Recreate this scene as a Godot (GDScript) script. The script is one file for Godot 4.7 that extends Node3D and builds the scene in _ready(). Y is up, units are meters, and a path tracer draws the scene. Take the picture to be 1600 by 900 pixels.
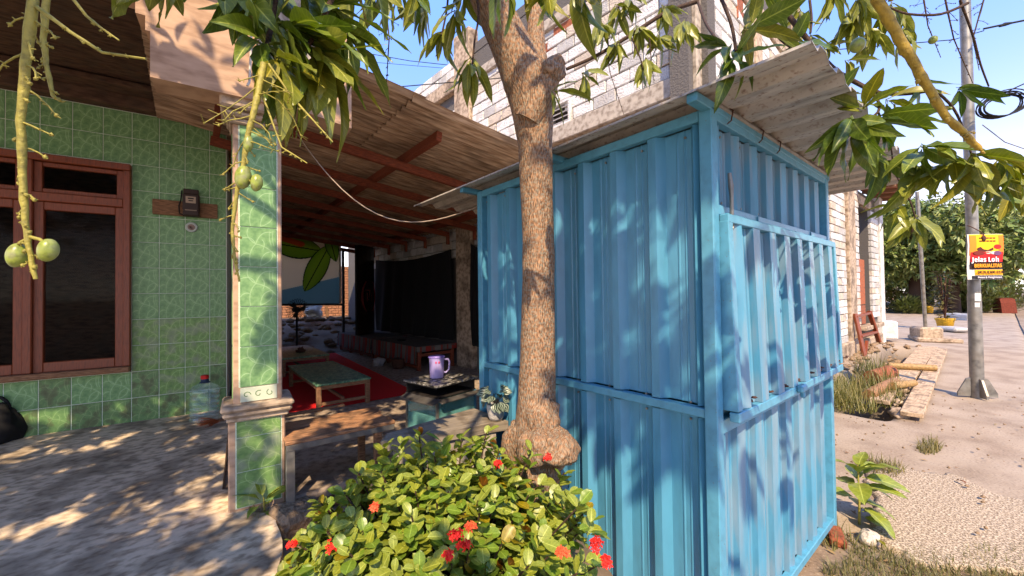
extends Node3D
# A mango tree and a blue sheet-metal kiosk before a green tiled house, an open tin-roofed shed and a white limestone-brick building.
# World axes: x = u (along the street), y up, z = -v (v runs away from the street). P(u, y, v) makes a point.

const EYE := Vector3(0, 1.5, 0)
const FOCAL := 621.0
const HOUSE_TURN := -4.97
const BRICK_TURN := 3.0

var cam_basis := Basis()
var rng := RandomNumberGenerator.new()
var mats := {}
var tex := {}
var taken := {}
var noise := FastNoiseLite.new()

func P(u: float, y: float, v: float) -> Vector3:
	return Vector3(u, y, -v)

func ray(px: float, py: float) -> Vector3:
	return -cam_basis.z + cam_basis.x * ((px - 800.0) / FOCAL) - cam_basis.y * ((py - 450.0) / FOCAL)

func at(px: float, py: float, depth: float) -> Vector3:
	return EYE + ray(px, py) * depth

func on_y(px: float, py: float, h: float) -> Vector3:
	var d := ray(px, py)
	return EYE + d * ((h - EYE.y) / d.y)

func on_v(px: float, py: float, v: float) -> Vector3:
	var d := ray(px, py)
	return EYE + d * (-v / d.z)

func on_u(px: float, py: float, u: float) -> Vector3:
	var d := ray(px, py)
	return EYE + d * (u / d.x)

# ---------------------------------------------------------------- mesh builder
class MB:
	var v := PackedVector3Array()
	var n := PackedVector3Array()
	var t := PackedVector2Array()
	var c := PackedColorArray()
	var ix := PackedInt32Array()
	var col := Color.WHITE
	var off := Vector3.ZERO

	func put(p: Vector3, nn: Vector3, uv: Vector2) -> int:
		v.append(p - off)
		n.append(nn)
		t.append(uv)
		c.append(col)
		return v.size() - 1

	func face(pts: Array, inside: Vector3, uvs := []) -> void:
		var nn: Vector3 = (pts[1] - pts[0]).cross(pts[2] - pts[0]).normalized()
		var mid := Vector3.ZERO
		for p in pts:
			mid += p
		mid /= pts.size()
		var turn := nn.dot(mid - inside) < 0.0
		if turn:
			nn = -nn
		var base := v.size()
		for k in pts.size():
			put(pts[k], nn, uvs[k] if uvs.size() else Vector2.ZERO)
		for k in range(1, pts.size() - 1):
			if turn:
				ix.append_array([base, base + k, base + k + 1])
			else:
				ix.append_array([base, base + k + 1, base + k])

	func quad(a: Vector3, b: Vector3, cc: Vector3, d: Vector3, uv0 := Vector2(0, 0), uv1 := Vector2(1, 1)) -> void:
		var nn := (b - a).cross(d - a).normalized()
		var base := v.size()
		put(a, nn, Vector2(uv0.x, uv1.y))
		put(b, nn, uv1)
		put(cc, nn, Vector2(uv1.x, uv0.y))
		put(d, nn, uv0)
		ix.append_array([base, base + 2, base + 1, base, base + 3, base + 2])

	func box(mid: Vector3, size: Vector3, b := Basis(), bev := 0.0) -> MB:
		var h := size * 0.5
		if bev <= 0.0:
			for ax in 3:
				for s in [-1.0, 1.0]:
					var pts := []
					var uvs := []
					for q in [[-1, -1], [1, -1], [1, 1], [-1, 1]]:
						var p := Vector3.ZERO
						p[ax] = s * h[ax]
						p[(ax + 1) % 3] = q[0] * h[(ax + 1) % 3]
						p[(ax + 2) % 3] = q[1] * h[(ax + 2) % 3]
						pts.append(mid + b * p)
						# the picture stands upright on faces across z and x
						uvs.append(Vector2(0.5 + p.x / size.x, 0.5 - p.y / size.y) if ax == 2 else (Vector2(0.5 - p.z / size.z, 0.5 - p.y / size.y) if ax == 0 else Vector2(0.5 + p.x / size.x, 0.5 + p.z / size.z)))
					face(pts, mid, uvs)
			return self
		var k := minf(bev, minf(h.x, minf(h.y, h.z)) * 0.9)
		for ax in 3:
			var a1 := (ax + 1) % 3
			var a2 := (ax + 2) % 3
			for s in [-1.0, 1.0]:
				var pts := []
				var uvs := []
				for q in [[-1, -1], [1, -1], [1, 1], [-1, 1]]:
					var p := Vector3.ZERO
					p[ax] = s * h[ax]
					p[a1] = q[0] * (h[a1] - k)
					p[a2] = q[1] * (h[a2] - k)
					pts.append(mid + b * p)
					uvs.append(Vector2(0.5 + p.x / size.x, 0.5 - p.y / size.y) if ax == 2 else (Vector2(0.5 - p.z / size.z, 0.5 - p.y / size.y) if ax == 0 else Vector2(0.5 + p.x / size.x, 0.5 + p.z / size.z)))
				face(pts, mid, uvs)
			for s1 in [-1.0, 1.0]:
				for s2 in [-1.0, 1.0]:
					var pts := []
					for q in [[0, -1], [0, 1], [1, 1], [1, -1]]:
						var p := Vector3.ZERO
						p[ax] = q[1] * (h[ax] - k)
						p[a1] = s1 * (h[a1] if q[0] == 0 else h[a1] - k)
						p[a2] = s2 * (h[a2] - k if q[0] == 0 else h[a2])
						pts.append(mid + b * p)
					face(pts, mid)
		for sx in [-1.0, 1.0]:
			for sy in [-1.0, 1.0]:
				for sz in [-1.0, 1.0]:
					face([mid + b * Vector3(sx * h.x, sy * (h.y - k), sz * (h.z - k)), mid + b * Vector3(sx * (h.x - k), sy * h.y, sz * (h.z - k)), mid + b * Vector3(sx * (h.x - k), sy * (h.y - k), sz * h.z)], mid)
		return self

	# a straight bar of a rectangular section from a to b; w across (horizontal), d the other way
	func bar(a: Vector3, b: Vector3, w: float, d: float, bev := 0.0, up := Vector3.UP) -> MB:
		var x := (b - a).normalized()
		var z := x.cross(up)
		if z.length() < 1e-4:
			z = x.cross(Vector3.FORWARD)
		z = z.normalized()
		var y := z.cross(x).normalized()
		return box((a + b) * 0.5, Vector3((b - a).length(), d, w), Basis(x, y, z), bev)

	# rows of points with smooth normals; normal = along a row x from row to row
	func grid(rows: Array, closed := false, uvk := Vector2(1, 1)) -> MB:
		var nr := rows.size()
		var nc: int = rows[0].size()
		var base := v.size()
		for r in nr:
			for k in nc:
				var k0 := k - 1
				var k1 := k + 1
				if closed:
					if k == 0: k0 = nc - 2
					if k == nc - 1: k1 = 1
				else:
					k0 = maxi(k0, 0)
					k1 = mini(k1, nc - 1)
				var dc: Vector3 = rows[r][k1] - rows[r][k0]
				var dr: Vector3 = rows[mini(r + 1, nr - 1)][k] - rows[maxi(r - 1, 0)][k]
				var nn := dc.cross(dr)
				if nn.length_squared() < 1e-16:
					nn = (rows[mini(r + 1, nr - 1)][(k + nc / 2) % nc] - rows[maxi(r - 1, 0)][(k + nc / 2) % nc]) * (1.0 if r > 0 else -1.0)
				put(rows[r][k], nn.normalized(), Vector2(float(k) / (nc - 1), float(r) / (nr - 1)) * uvk)
		for r in nr - 1:
			for k in nc - 1:
				var a := base + r * nc + k
				ix.append_array([a, a + nc + 1, a + 1, a, a + nc, a + nc + 1])
		return self

	func tube(pts: Array, radii, sides := 8, caps := true) -> MB:
		var rows := []
		var up := Vector3(0.31, 0.2, 0.93).normalized()
		var m := pts.size()
		var dirs := []
		for k in m:
			dirs.append((pts[mini(k + 1, m - 1)] - pts[maxi(k - 1, 0)]).normalized())
		if absf(up.dot(dirs[0])) > 0.9:
			up = Vector3(0.93, 0.3, 0.2).normalized()
		for k in m:
			var d: Vector3 = dirs[k]
			var x := (up - d * up.dot(d)).normalized()
			up = x
			var y := d.cross(x)
			var r: float = radii[k] if radii is Array else radii
			var row := PackedVector3Array()
			for s in sides + 1:
				var a := TAU * (s % sides) / sides
				row.append(pts[k] + (x * cos(a) + y * sin(a)) * r)
			rows.append(row)
		grid(rows, true)
		if caps:
			for e in [0, m - 1]:
				var ring := []
				for s in sides:
					ring.append(rows[e][s])
				face(ring, pts[1 if e == 0 else m - 2])
		return self

	func lathe(profile: Array, mid: Vector3, sides := 20, b := Basis()) -> MB:
		var rows := []
		for q in profile:
			var row := PackedVector3Array()
			for s in sides + 1:
				var a := -TAU * (s % sides) / sides
				row.append(mid + b * Vector3(cos(a) * q.x, q.y, sin(a) * q.x))
			rows.append(row)
		return grid(rows, true)

	# polygon in x, y pushed from z0 to z1, placed by tr
	func prism(poly: PackedVector2Array, z0: float, z1: float, tr := Transform3D()) -> MB:
		var tris := Geometry2D.triangulate_polygon(poly)
		var lo := poly[0]
		var hi := poly[0]
		for q in poly:
			lo = lo.min(q)
			hi = hi.max(q)
		var span := (hi - lo).max(Vector2(1e-5, 1e-5))
		for side in 2:
			var z := z0 if side == 0 else z1
			var inside := tr * Vector3(lo.x + span.x / 2, lo.y + span.y / 2, (z0 + z1) / 2)
			for k in range(0, tris.size(), 3):
				var pts := []
				var uvs := []
				for j in 3:
					var q := poly[tris[k + j]]
					pts.append(tr * Vector3(q.x, q.y, z))
					uvs.append(Vector2((q.x - lo.x) / span.x, 1.0 - (q.y - lo.y) / span.y))
				face(pts, tr * Vector3((poly[tris[k]].x + poly[tris[k + 1]].x + poly[tris[k + 2]].x) / 3, (poly[tris[k]].y + poly[tris[k + 1]].y + poly[tris[k + 2]].y) / 3, (z0 + z1) / 2), uvs)
		var ccw := not Geometry2D.is_polygon_clockwise(poly)
		for k in poly.size():
			var a := poly[k]
			var b := poly[(k + 1) % poly.size()]
			var out := Vector2(b.y - a.y, a.x - b.x) * (1.0 if ccw else -1.0)
			var m := (a + b) * 0.5 - out
			face([tr * Vector3(a.x, a.y, z0), tr * Vector3(b.x, b.y, z0), tr * Vector3(b.x, b.y, z1), tr * Vector3(a.x, a.y, z1)], tr * Vector3(m.x, m.y, (z0 + z1) / 2))
		return self

	func blob(mid: Vector3, size: Vector3, nz: FastNoiseLite, rough := 0.3, rings := 7, sides := 10, seed_at := 0.0) -> MB:
		var rows := []
		for r in rings + 1:
			var row := PackedVector3Array()
			var la := -PI / 2 + PI * r / rings
			for s in sides + 1:
				var lo := -TAU * (s % sides) / sides
				var d := Vector3(cos(la) * cos(lo), sin(la), cos(la) * sin(lo))
				var k := 1.0 + rough * nz.get_noise_3d(d.x * 60 + seed_at * 97.0, d.y * 60 + seed_at * 31.0, d.z * 60)
				row.append(mid + d * size * 0.5 * k)
			rows.append(row)
		return grid(rows, true)

	# a hair-thin hinge rod, so that a part with sub-parts has a body of its own
	func mesh_or_tiny() -> ArrayMesh:
		tube([Vector3(1.60, 0.006, 0), Vector3(3.08, 0.006, 0)], 0.007, 8)
		return mesh()

	# a thin plate from one face
	func face_pair(pts: Array, thick: float) -> MB:
		var nn: Vector3 = (pts[1] - pts[0]).cross(pts[2] - pts[0]).normalized() * thick * 0.5
		var mid := Vector3.ZERO
		for p in pts:
			mid += p
		mid /= pts.size()
		var top := []
		var low := []
		for p in pts:
			top.append(p + nn)
			low.append(p - nn)
		face(top, mid)
		face(low, mid)
		for k in pts.size():
			var j := (k + 1) % pts.size()
			face([top[k], top[j], low[j], low[k]], mid)
		return self

	func mesh() -> ArrayMesh:
		var a := []
		a.resize(Mesh.ARRAY_MAX)
		a[Mesh.ARRAY_VERTEX] = v
		a[Mesh.ARRAY_NORMAL] = n
		a[Mesh.ARRAY_TEX_UV] = t
		a[Mesh.ARRAY_COLOR] = c
		a[Mesh.ARRAY_INDEX] = ix
		var m := ArrayMesh.new()
		m.add_surface_from_arrays(Mesh.PRIMITIVE_TRIANGLES, a)
		return m

func mb(off := Vector3.ZERO) -> MB:
	var b := MB.new()
	b.off = off
	return b

# ---------------------------------------------------------------- naming
func numbered(called: String) -> String:
	taken[called] = taken.get(called, 0) + 1
	return called if taken[called] == 1 else "%s_%03d" % [called, taken[called] - 1]

func tag(o: Node, label: String, category := "", group := "", kind := "") -> Node:
	if label: o.set_meta("label", label)
	if category: o.set_meta("category", category)
	if group: o.set_meta("group", group)
	if kind: o.set_meta("kind", kind)
	return o

func thing(called: String, label: String, category: String, pos := Vector3.ZERO, turn := 0.0, group := "") -> Node3D:
	var o := Node3D.new()
	o.name = numbered(called)
	add_child(o)
	o.position = pos
	o.rotation_degrees.y = turn
	tag(o, label, category, group)
	return o

func hang(called: String, mesh: Mesh, m: Material, parent: Node, pos := Vector3.ZERO, b := Basis()) -> MeshInstance3D:
	var o := MeshInstance3D.new()
	o.mesh = mesh
	o.material_override = m
	o.transform = Transform3D(b, pos)
	if parent == self:
		o.name = numbered(called)
		add_child(o)
	else:
		var have: Dictionary = parent.get_meta("names_", {})
		have[called] = have.get(called, 0) + 1
		parent.set_meta("names_", have)
		o.name = called if have[called] == 1 else "%s_%03d" % [called, have[called] - 1]
		parent.add_child(o, true)
	return o

func part(called: String, b: MB, m: Material, parent: Node) -> MeshInstance3D:
	return hang(called, b.mesh(), m, parent)

func struct(called: String, b: MB, m: Material, label: String) -> MeshInstance3D:
	var o := hang(called, b.mesh(), m, self)
	tag(o, label, called.replace("_", " "), "", "structure")
	return o

func many(called: String, mesh: Mesh, m: Material, where: Array, parent: Node, colors := []) -> MultiMeshInstance3D:
	var mm := MultiMesh.new()
	mm.transform_format = MultiMesh.TRANSFORM_3D
	mm.use_colors = colors.size() > 0
	mm.mesh = mesh
	mm.instance_count = where.size()
	for k in where.size():
		mm.set_instance_transform(k, where[k])
		if colors.size():
			mm.set_instance_color(k, colors[k])
	var o := MultiMeshInstance3D.new()
	o.multimesh = mm
	o.material_override = m
	o.name = numbered(called) if parent == self else called
	parent.add_child(o, true)
	o.set_meta("kind", "stuff")
	return o

# ---------------------------------------------------------------- materials
func noise_tex(key: String, freq: float, ramp: Array, type := FastNoiseLite.TYPE_SIMPLEX_SMOOTH, oct := 5, size := 512, seed_ := 1, cell := FastNoiseLite.RETURN_DISTANCE) -> NoiseTexture2D:
	var f := FastNoiseLite.new()
	f.noise_type = type
	f.frequency = freq
	f.fractal_octaves = oct
	f.seed = seed_
	f.cellular_return_type = cell
	var t := NoiseTexture2D.new()
	t.width = size
	t.height = size
	t.seamless = true
	t.seamless_blend_skirt = 0.2
	t.noise = f
	if ramp.size():
		var g := Gradient.new()
		var off := PackedFloat32Array()
		var cols := PackedColorArray()
		for q in ramp:
			off.append(q[0])
			cols.append(q[1])
		g.offsets = off
		g.colors = cols
		t.color_ramp = g
	tex[key] = t
	return t

func grey(x: float) -> Color:
	return Color(x, x, x)

# col is the sRGB colour; opts: tex, scale (Vector3 or float), bump (cm), btex, bscale, stain, sscale, world, metal, spec
func M(key: String, col: Color, rough := 0.8, opts := {}) -> StandardMaterial3D:
	var m := StandardMaterial3D.new()
	m.resource_name = key
	m.albedo_color = col
	m.roughness = rough
	m.cull_mode = BaseMaterial3D.CULL_DISABLED
	if opts.has("tex"):
		m.albedo_texture = tex[opts.tex]
		m.uv1_triplanar = not opts.get("uv", false)
		m.uv1_world_triplanar = opts.get("world", true) and not opts.get("uv", false)
		var s = opts.get("scale", 1.0)
		m.uv1_scale = s if s is Vector3 else Vector3(s, s, s)
		m.uv1_triplanar_sharpness = 4.0
	if opts.has("bump"):
		m.heightmap_enabled = true
		m.heightmap_texture = tex[opts.get("btex", "raw")]
		m.heightmap_scale = opts.bump
		if not opts.has("tex"):
			m.uv1_triplanar = true
			m.uv1_world_triplanar = opts.get("world", true)
			var s = opts.get("scale", 1.0)
			m.uv1_scale = s if s is Vector3 else Vector3(s, s, s)
	if opts.has("stain"):
		m.detail_enabled = true
		m.detail_albedo = tex[opts.stain]
		m.detail_blend_mode = BaseMaterial3D.BLEND_MODE_MIX
		m.detail_uv_layer = BaseMaterial3D.DETAIL_UV_2
		m.uv2_triplanar = true
		m.uv2_world_triplanar = true
		var s = opts.get("sscale", 0.5)
		m.uv2_scale = s if s is Vector3 else Vector3(s, s, s)
	m.metallic = opts.get("metal", 0.0)
	m.metallic_specular = opts.get("spec", 0.5)
	mats[key] = m
	return m

func tint(key: String, from: String, col: Color) -> StandardMaterial3D:
	var m: StandardMaterial3D = mats[from].duplicate()
	m.albedo_color = col
	m.resource_name = key
	mats[key] = m
	return m

func image_tex(key: String, im: Image) -> void:
	tex[key] = ImageTexture.create_from_image(im)

# distance from q to the bent stroke a-b-c, sampled
func stroke_dist(q: Vector2, pts: PackedVector2Array) -> float:
	var best := 9.0
	for k in pts.size() - 1:
		var s := Geometry2D.get_closest_point_to_segment(q, pts[k], pts[k + 1])
		best = minf(best, q.distance_to(s))
	return best

func bent(a: Vector2, b: Vector2, c: Vector2, steps := 7) -> PackedVector2Array:
	var out := PackedVector2Array()
	for k in steps + 1:
		var t := float(k) / steps
		out.append(a.lerp(b, t).lerp(b.lerp(c, t), t))
	return out

func tile_picture(w: int, h: int, variant: int) -> Image:
	var im := Image.create(w, h, false, Image.FORMAT_RGB8)
	var s := []
	s.append(bent(Vector2(0.02, 0.30), Vector2(0.30, 0.18), Vector2(0.42, 0.42)))
	s.append(bent(Vector2(0.42, 0.42), Vector2(0.55, 0.05), Vector2(0.85, 0.10)))
	s.append(bent(Vector2(0.22, 0.02), Vector2(0.10, 0.25), Vector2(0.42, 0.42)))
	s.append(bent(Vector2(0.42, 0.42), Vector2(0.20, 0.62), Vector2(0.28, 0.98)))
	s.append(bent(Vector2(0.42, 0.42), Vector2(0.75, 0.45), Vector2(0.98, 0.72)))
	s.append(bent(Vector2(0.55, 0.98), Vector2(0.55, 0.62), Vector2(0.88, 0.60)))
	s.append(bent(Vector2(0.88, 0.60), Vector2(0.95, 0.85), Vector2(0.55, 0.98)))
	s.append(bent(Vector2(0.80, 0.08), Vector2(0.78, 0.28), Vector2(0.84, 0.42)))
	s.append(bent(Vector2(0.90, 0.06), Vector2(0.86, 0.30), Vector2(0.93, 0.45)))
	s.append(bent(Vector2(0.02, 0.75), Vector2(0.15, 0.60), Vector2(0.28, 0.70)))
	s.append(bent(Vector2(0.60, 0.30), Vector2(0.70, 0.40), Vector2(0.62, 0.55)))
	var nz := FastNoiseLite.new()
	nz.frequency = 0.035
	nz.seed = 5 + variant
	for y in h:
		for x in w:
			var q := Vector2((x + 0.5) / w, (y + 0.5) / h)
			var d := 9.0
			for st in s:
				d = minf(d, stroke_dist(q, st))
			var k := nz.get_noise_2d(x * 160.0 / w, y * 200.0 / h) * 0.5 + 0.5
			var dark := Color(0.36, 0.51, 0.34)
			var light := Color(0.53, 0.68, 0.46)
			var c := dark.lerp(light, clampf(k * 0.9 + smoothstep(0.16, 0.02, d) * 0.22, 0.0, 1.0))
			c = c.lerp(Color(0.72, 0.83, 0.66), 0.5 * smoothstep(0.016, 0.005, d))
			im.set_pixel(x, y, c)
	return im

func leaf_picture(base: Color, dark: Color, vein: Color, veins: int, sd: int) -> Image:
	var w := 192
	var h := 64
	var im := Image.create(w, h, false, Image.FORMAT_RGB8)
	var nz := FastNoiseLite.new()
	nz.seed = sd
	nz.frequency = 0.03
	for y in h:
		for x in w:
			var t := (x + 0.5) / w
			var q := ((y + 0.5) / h - 0.5) * 2.0
			var k := nz.get_noise_2d(x, y * 1.5) * 0.5 + 0.5
			var c := dark.lerp(base, k)
			var side := absf(fposmod(t * veins - absf(q) * 1.6, 1.0) - 0.5)
			c = c.lerp(vein, 0.38 * smoothstep(0.09, 0.02, side))
			c = c.lerp(vein, 0.95 * smoothstep(0.10, 0.03, absf(q)))
			var spot := nz.get_noise_2d(x * 5.0 + 900.0, y * 5.0)
			c = c.lerp(Color(0.30, 0.27, 0.15), 0.6 * smoothstep(0.45, 0.6, spot))
			im.set_pixel(x, y, c)
	return im

func striped_leaf_picture() -> Image:
	var im := Image.create(96, 64, false, Image.FORMAT_RGB8)
	for y in 64:
		for x in 96:
			var t := (x + 0.5) / 96.0
			var q := ((y + 0.5) / 64.0 - 0.5) * 2.0
			var s := absf(fposmod(absf(q) * 1.9 - sin(t * PI) * 0.5, 1.0) - 0.5)
			var c := Color(0.06, 0.13, 0.07).lerp(Color(0.72, 0.78, 0.70), smoothstep(0.30, 0.38, s))
			im.set_pixel(x, y, c)
	return im

func cloth_picture() -> Image:
	var im := Image.create(128, 8, false, Image.FORMAT_RGB8)
	var bands := [[0.0, Color(0.42, 0.40, 0.36)], [0.10, Color(0.55, 0.20, 0.14)], [0.16, Color(0.40, 0.40, 0.38)], [0.30, Color(0.60, 0.17, 0.12)], [0.52, Color(0.33, 0.33, 0.33)], [0.58, Color(0.55, 0.24, 0.18)], [0.64, Color(0.45, 0.43, 0.40)], [0.86, Color(0.58, 0.18, 0.13)], [0.93, Color(0.36, 0.36, 0.36)]]
	for x in 128:
		var c: Color = bands[0][1]
		for b in bands:
			if x / 128.0 >= b[0]:
				c = b[1]
		if x % 6 == 0:
			c = c.darkened(0.25)
		for y in 8:
			im.set_pixel(x, y, c)
	return im

func mural_picture() -> Image:
	# broad painted leaves on a cream and slate-blue ground
	var w := 256
	var h := 160
	var im := Image.create(w, h, false, Image.FORMAT_RGB8)
	var leaves := [
		[Vector2(0.62, 0.26), 0.36, 0.15, 0.10, Color(0.50, 0.62, 0.20)], [Vector2(0.80, 0.52), 0.36, 0.14, -1.05, Color(0.54, 0.66, 0.20)],
		[Vector2(0.18, 0.20), 0.28, 0.14, -0.5, Color(0.38, 0.56, 0.24)], [Vector2(0.93, 0.20), 0.24, 0.10, 1.3, Color(0.46, 0.62, 0.22)], [Vector2(0.02, 0.42), 0.22, 0.10, 0.4, Color(0.42, 0.58, 0.25)]]
	for y in h:
		for x in w:
			var q := Vector2((x + 0.5) / w, (y + 0.5) / h)
			var c := Color(0.95, 0.90, 0.82)
			if q.y > 0.80 - 0.18 * (q.x - 0.55) * 2.0:
				c = Color(0.55, 0.70, 0.74)
			if q.y < 0.06 + 0.10 * q.x and q.x > 0.4:
				c = Color(0.38, 0.52, 0.52)
			for e in leaves:
				var d: Vector2 = ((q - e[0]) * Vector2(1.6, 1.0)).rotated(-e[3])
				var t: float = d.x / e[1]
				if absf(t) < 1.0:
					var half: float = e[2] * pow(1.0 - t * t, 0.8)
					var edge: float = absf(d.y) / maxf(half, 1e-4)
					if edge < 1.0:
						c = (e[4] as Color).lerp(Color(0.72, 0.78, 0.30), 0.55 * (1.0 - edge))
						if edge > 0.90 or absf(d.y) < 0.006:
							c = Color(0.12, 0.16, 0.07)
			# an orange stalk at the top
			var s := Geometry2D.get_closest_point_to_segment(q, Vector2(0.18, 0.03), Vector2(0.66, 0.22)).distance_to(q)
			if s < 0.035:
				c = Color(0.80, 0.42, 0.20)
			# a round grey-blue patch cut by the left edge
			var e2 := ((q - Vector2(0.10, 0.74)) * Vector2(1.5, 1.0)).length()
			if e2 < 0.24:
				c = Color(0.66, 0.70, 0.76) if e2 < 0.232 else Color(0.12, 0.13, 0.18)
			im.set_pixel(x, y, c)
	return im

func make_materials() -> void:
	noise_tex("mottle", 0.012, [[0.0, grey(0.62)], [0.45, grey(0.86)], [1.0, grey(1.0)]], FastNoiseLite.TYPE_SIMPLEX_SMOOTH, 6)
	noise_tex("fine", 0.07, [[0.0, grey(0.72)], [0.5, grey(0.9)], [1.0, grey(1.0)]], FastNoiseLite.TYPE_SIMPLEX_SMOOTH, 4, 512, 3)
	noise_tex("raw", 0.03, [], FastNoiseLite.TYPE_SIMPLEX_SMOOTH, 6, 512, 7)
	noise_tex("rawfine", 0.11, [], FastNoiseLite.TYPE_SIMPLEX_SMOOTH, 4, 512, 8)
	noise_tex("cells", 0.035, [], FastNoiseLite.TYPE_CELLULAR, 3, 512, 9)
	noise_tex("concrete", 0.014, [[0.0, Color(0.60, 0.56, 0.52)], [0.35, Color(0.80, 0.77, 0.73)], [0.55, Color(0.92, 0.90, 0.87)], [1.0, Color(1.0, 0.97, 0.92)]], FastNoiseLite.TYPE_SIMPLEX_SMOOTH, 7, 1024, 11)
	noise_tex("grain", 0.02, [[0.0, Color(0.50, 0.42, 0.36)], [0.4, Color(0.78, 0.72, 0.66)], [0.6, Color(0.92, 0.88, 0.84)], [1.0, Color(1, 1, 1)]], FastNoiseLite.TYPE_SIMPLEX_SMOOTH, 6, 512, 13)
	noise_tex("bark", 0.030, [[0.0, Color(0.36, 0.31, 0.27)], [0.40, Color(0.68, 0.61, 0.54)], [0.6, Color(0.86, 0.78, 0.70)], [1.0, Color(1.0, 0.95, 0.88)]], FastNoiseLite.TYPE_SIMPLEX_SMOOTH, 7, 1024, 17)
	var clear := Color(0.5, 0.4, 0.3, 0.0)
	noise_tex("dirt_stain", 0.008, [[0.0, Color(0.24, 0.19, 0.14, 0.75)], [0.32, Color(0.30, 0.24, 0.18, 0.45)], [0.48, Color(0.34, 0.28, 0.2, 0.0)], [1.0, clear]], FastNoiseLite.TYPE_SIMPLEX_SMOOTH, 6, 512, 19)
	noise_tex("dust_stain", 0.010, [[0.0, Color(0.62, 0.58, 0.52, 0.5)], [0.38, Color(0.60, 0.56, 0.50, 0.28)], [0.52, Color(0.60, 0.56, 0.5, 0.0)], [1.0, Color(0.6, 0.56, 0.5, 0.0)]], FastNoiseLite.TYPE_SIMPLEX_SMOOTH, 6, 512, 23)
	noise_tex("dust_soft", 0.010, [[0.0, Color(0.62, 0.60, 0.60, 0.55)], [0.36, Color(0.60, 0.58, 0.57, 0.32)], [0.58, Color(0.6, 0.56, 0.5, 0.0)], [1.0, Color(0.6, 0.56, 0.5, 0.0)]], FastNoiseLite.TYPE_SIMPLEX_SMOOTH, 6, 512, 24)
	noise_tex("soft", 0.010, [[0.0, Color(0.78, 0.74, 0.70)], [0.5, Color(0.94, 0.92, 0.89)], [1.0, Color(1.0, 0.99, 0.97)]], FastNoiseLite.TYPE_SIMPLEX_SMOOTH, 7, 1024, 12)
	noise_tex("subtle", 0.02, [[0.0, grey(0.88)], [0.5, grey(0.96)], [1.0, grey(1.0)]], FastNoiseLite.TYPE_SIMPLEX_SMOOTH, 6, 512, 51)
	noise_tex("streak", 0.02, [[0.0, grey(0.66)], [0.4, grey(0.88)], [1.0, grey(1.0)]], FastNoiseLite.TYPE_SIMPLEX_SMOOTH, 6, 512, 52)
	noise_tex("rust_spots", 0.05, [[0.0, Color(0.36, 0.24, 0.18, 0.8)], [0.13, Color(0.42, 0.30, 0.22, 0.6)], [0.17, Color(0.45, 0.35, 0.28, 0.0)], [1.0, Color(0.45, 0.35, 0.28, 0.0)]], FastNoiseLite.TYPE_SIMPLEX_SMOOTH, 5, 512, 53)
	noise_tex("grit", 0.045, [[0.0, Color(0.22, 0.18, 0.14, 0.55)], [0.26, Color(0.28, 0.23, 0.18, 0.35)], [0.36, Color(0.35, 0.3, 0.24, 0.0)], [0.66, Color(0.7, 0.63, 0.54, 0.0)], [0.78, Color(0.78, 0.72, 0.63, 0.3)], [1.0, Color(0.8, 0.74, 0.65, 0.4)]], FastNoiseLite.TYPE_SIMPLEX_SMOOTH, 7, 1024, 71)
	noise_tex("lichen", 0.045, [[0.0, Color(0.60, 0.62, 0.56, 0.75)], [0.36, Color(0.60, 0.60, 0.54, 0.5)], [0.46, Color(0.5, 0.5, 0.45, 0.0)], [1.0, Color(0.5, 0.5, 0.45, 0.0)]], FastNoiseLite.TYPE_CELLULAR, 2, 512, 29)
	noise_tex("rust_stain", 0.03, [[0.0, Color(0.36, 0.20, 0.12, 0.8)], [0.22, Color(0.42, 0.26, 0.16, 0.6)], [0.30, Color(0.45, 0.3, 0.2, 0.0)], [1.0, Color(0.45, 0.3, 0.2, 0.0)]], FastNoiseLite.TYPE_SIMPLEX_SMOOTH, 5, 512, 31)
	noise_tex("pebble", 0.05, [[0.0, Color(0.50, 0.45, 0.40)], [0.38, Color(0.66, 0.61, 0.55)], [0.47, Color(0.92, 0.89, 0.84)], [1.0, Color(1, 0.98, 0.94)]], FastNoiseLite.TYPE_CELLULAR, 2, 512, 37)
	noise_tex("marble", 0.012, [[0.0, Color(0.16, 0.34, 0.26)], [0.42, Color(0.26, 0.46, 0.36)], [0.54, Color(0.58, 0.66, 0.50)], [0.62, Color(0.30, 0.48, 0.37)], [1.0, Color(0.50, 0.52, 0.38)]], FastNoiseLite.TYPE_SIMPLEX_SMOOTH, 5, 512, 41)
	image_tex("tile", tile_picture(128, 160, 0))
	image_tex("leaf_green", leaf_picture(Color(0.47, 0.53, 0.19), Color(0.34, 0.41, 0.14), Color(0.72, 0.74, 0.36), 11, 3))
	image_tex("leaf_olive", leaf_picture(Color(0.55, 0.56, 0.20), Color(0.42, 0.45, 0.16), Color(0.76, 0.75, 0.38), 12, 4))
	image_tex("leaf_bush", leaf_picture(Color(0.60, 0.63, 0.25), Color(0.45, 0.51, 0.18), Color(0.72, 0.76, 0.38), 7, 5))
	image_tex("leaf_striped", striped_leaf_picture())
	image_tex("cloth", cloth_picture())
	image_tex("mural", mural_picture())

	M("terrace", Color(0.90, 0.83, 0.73), 0.85, {"tex": "concrete", "scale": Vector3(0.7, 0.9, 1.2), "bump": 0.15, "stain": "dirt_stain", "sscale": 0.45})
	M("floor", Color(0.68, 0.62, 0.56), 0.85, {"tex": "concrete", "scale": 0.8, "bump": 0.5})
	M("ground", Color(0.92, 0.90, 0.88), 0.95, {"tex": "soft", "scale": Vector3(0.13, 0.2, 0.17), "stain": "grit", "sscale": 0.9})
	mats.ground.vertex_color_use_as_albedo = true
	M("road", Color(0.62, 0.55, 0.47), 0.9, {"tex": "soft", "scale": Vector3(0.07, 0.2, 0.16), "stain": "grit", "sscale": 0.7})
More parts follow.
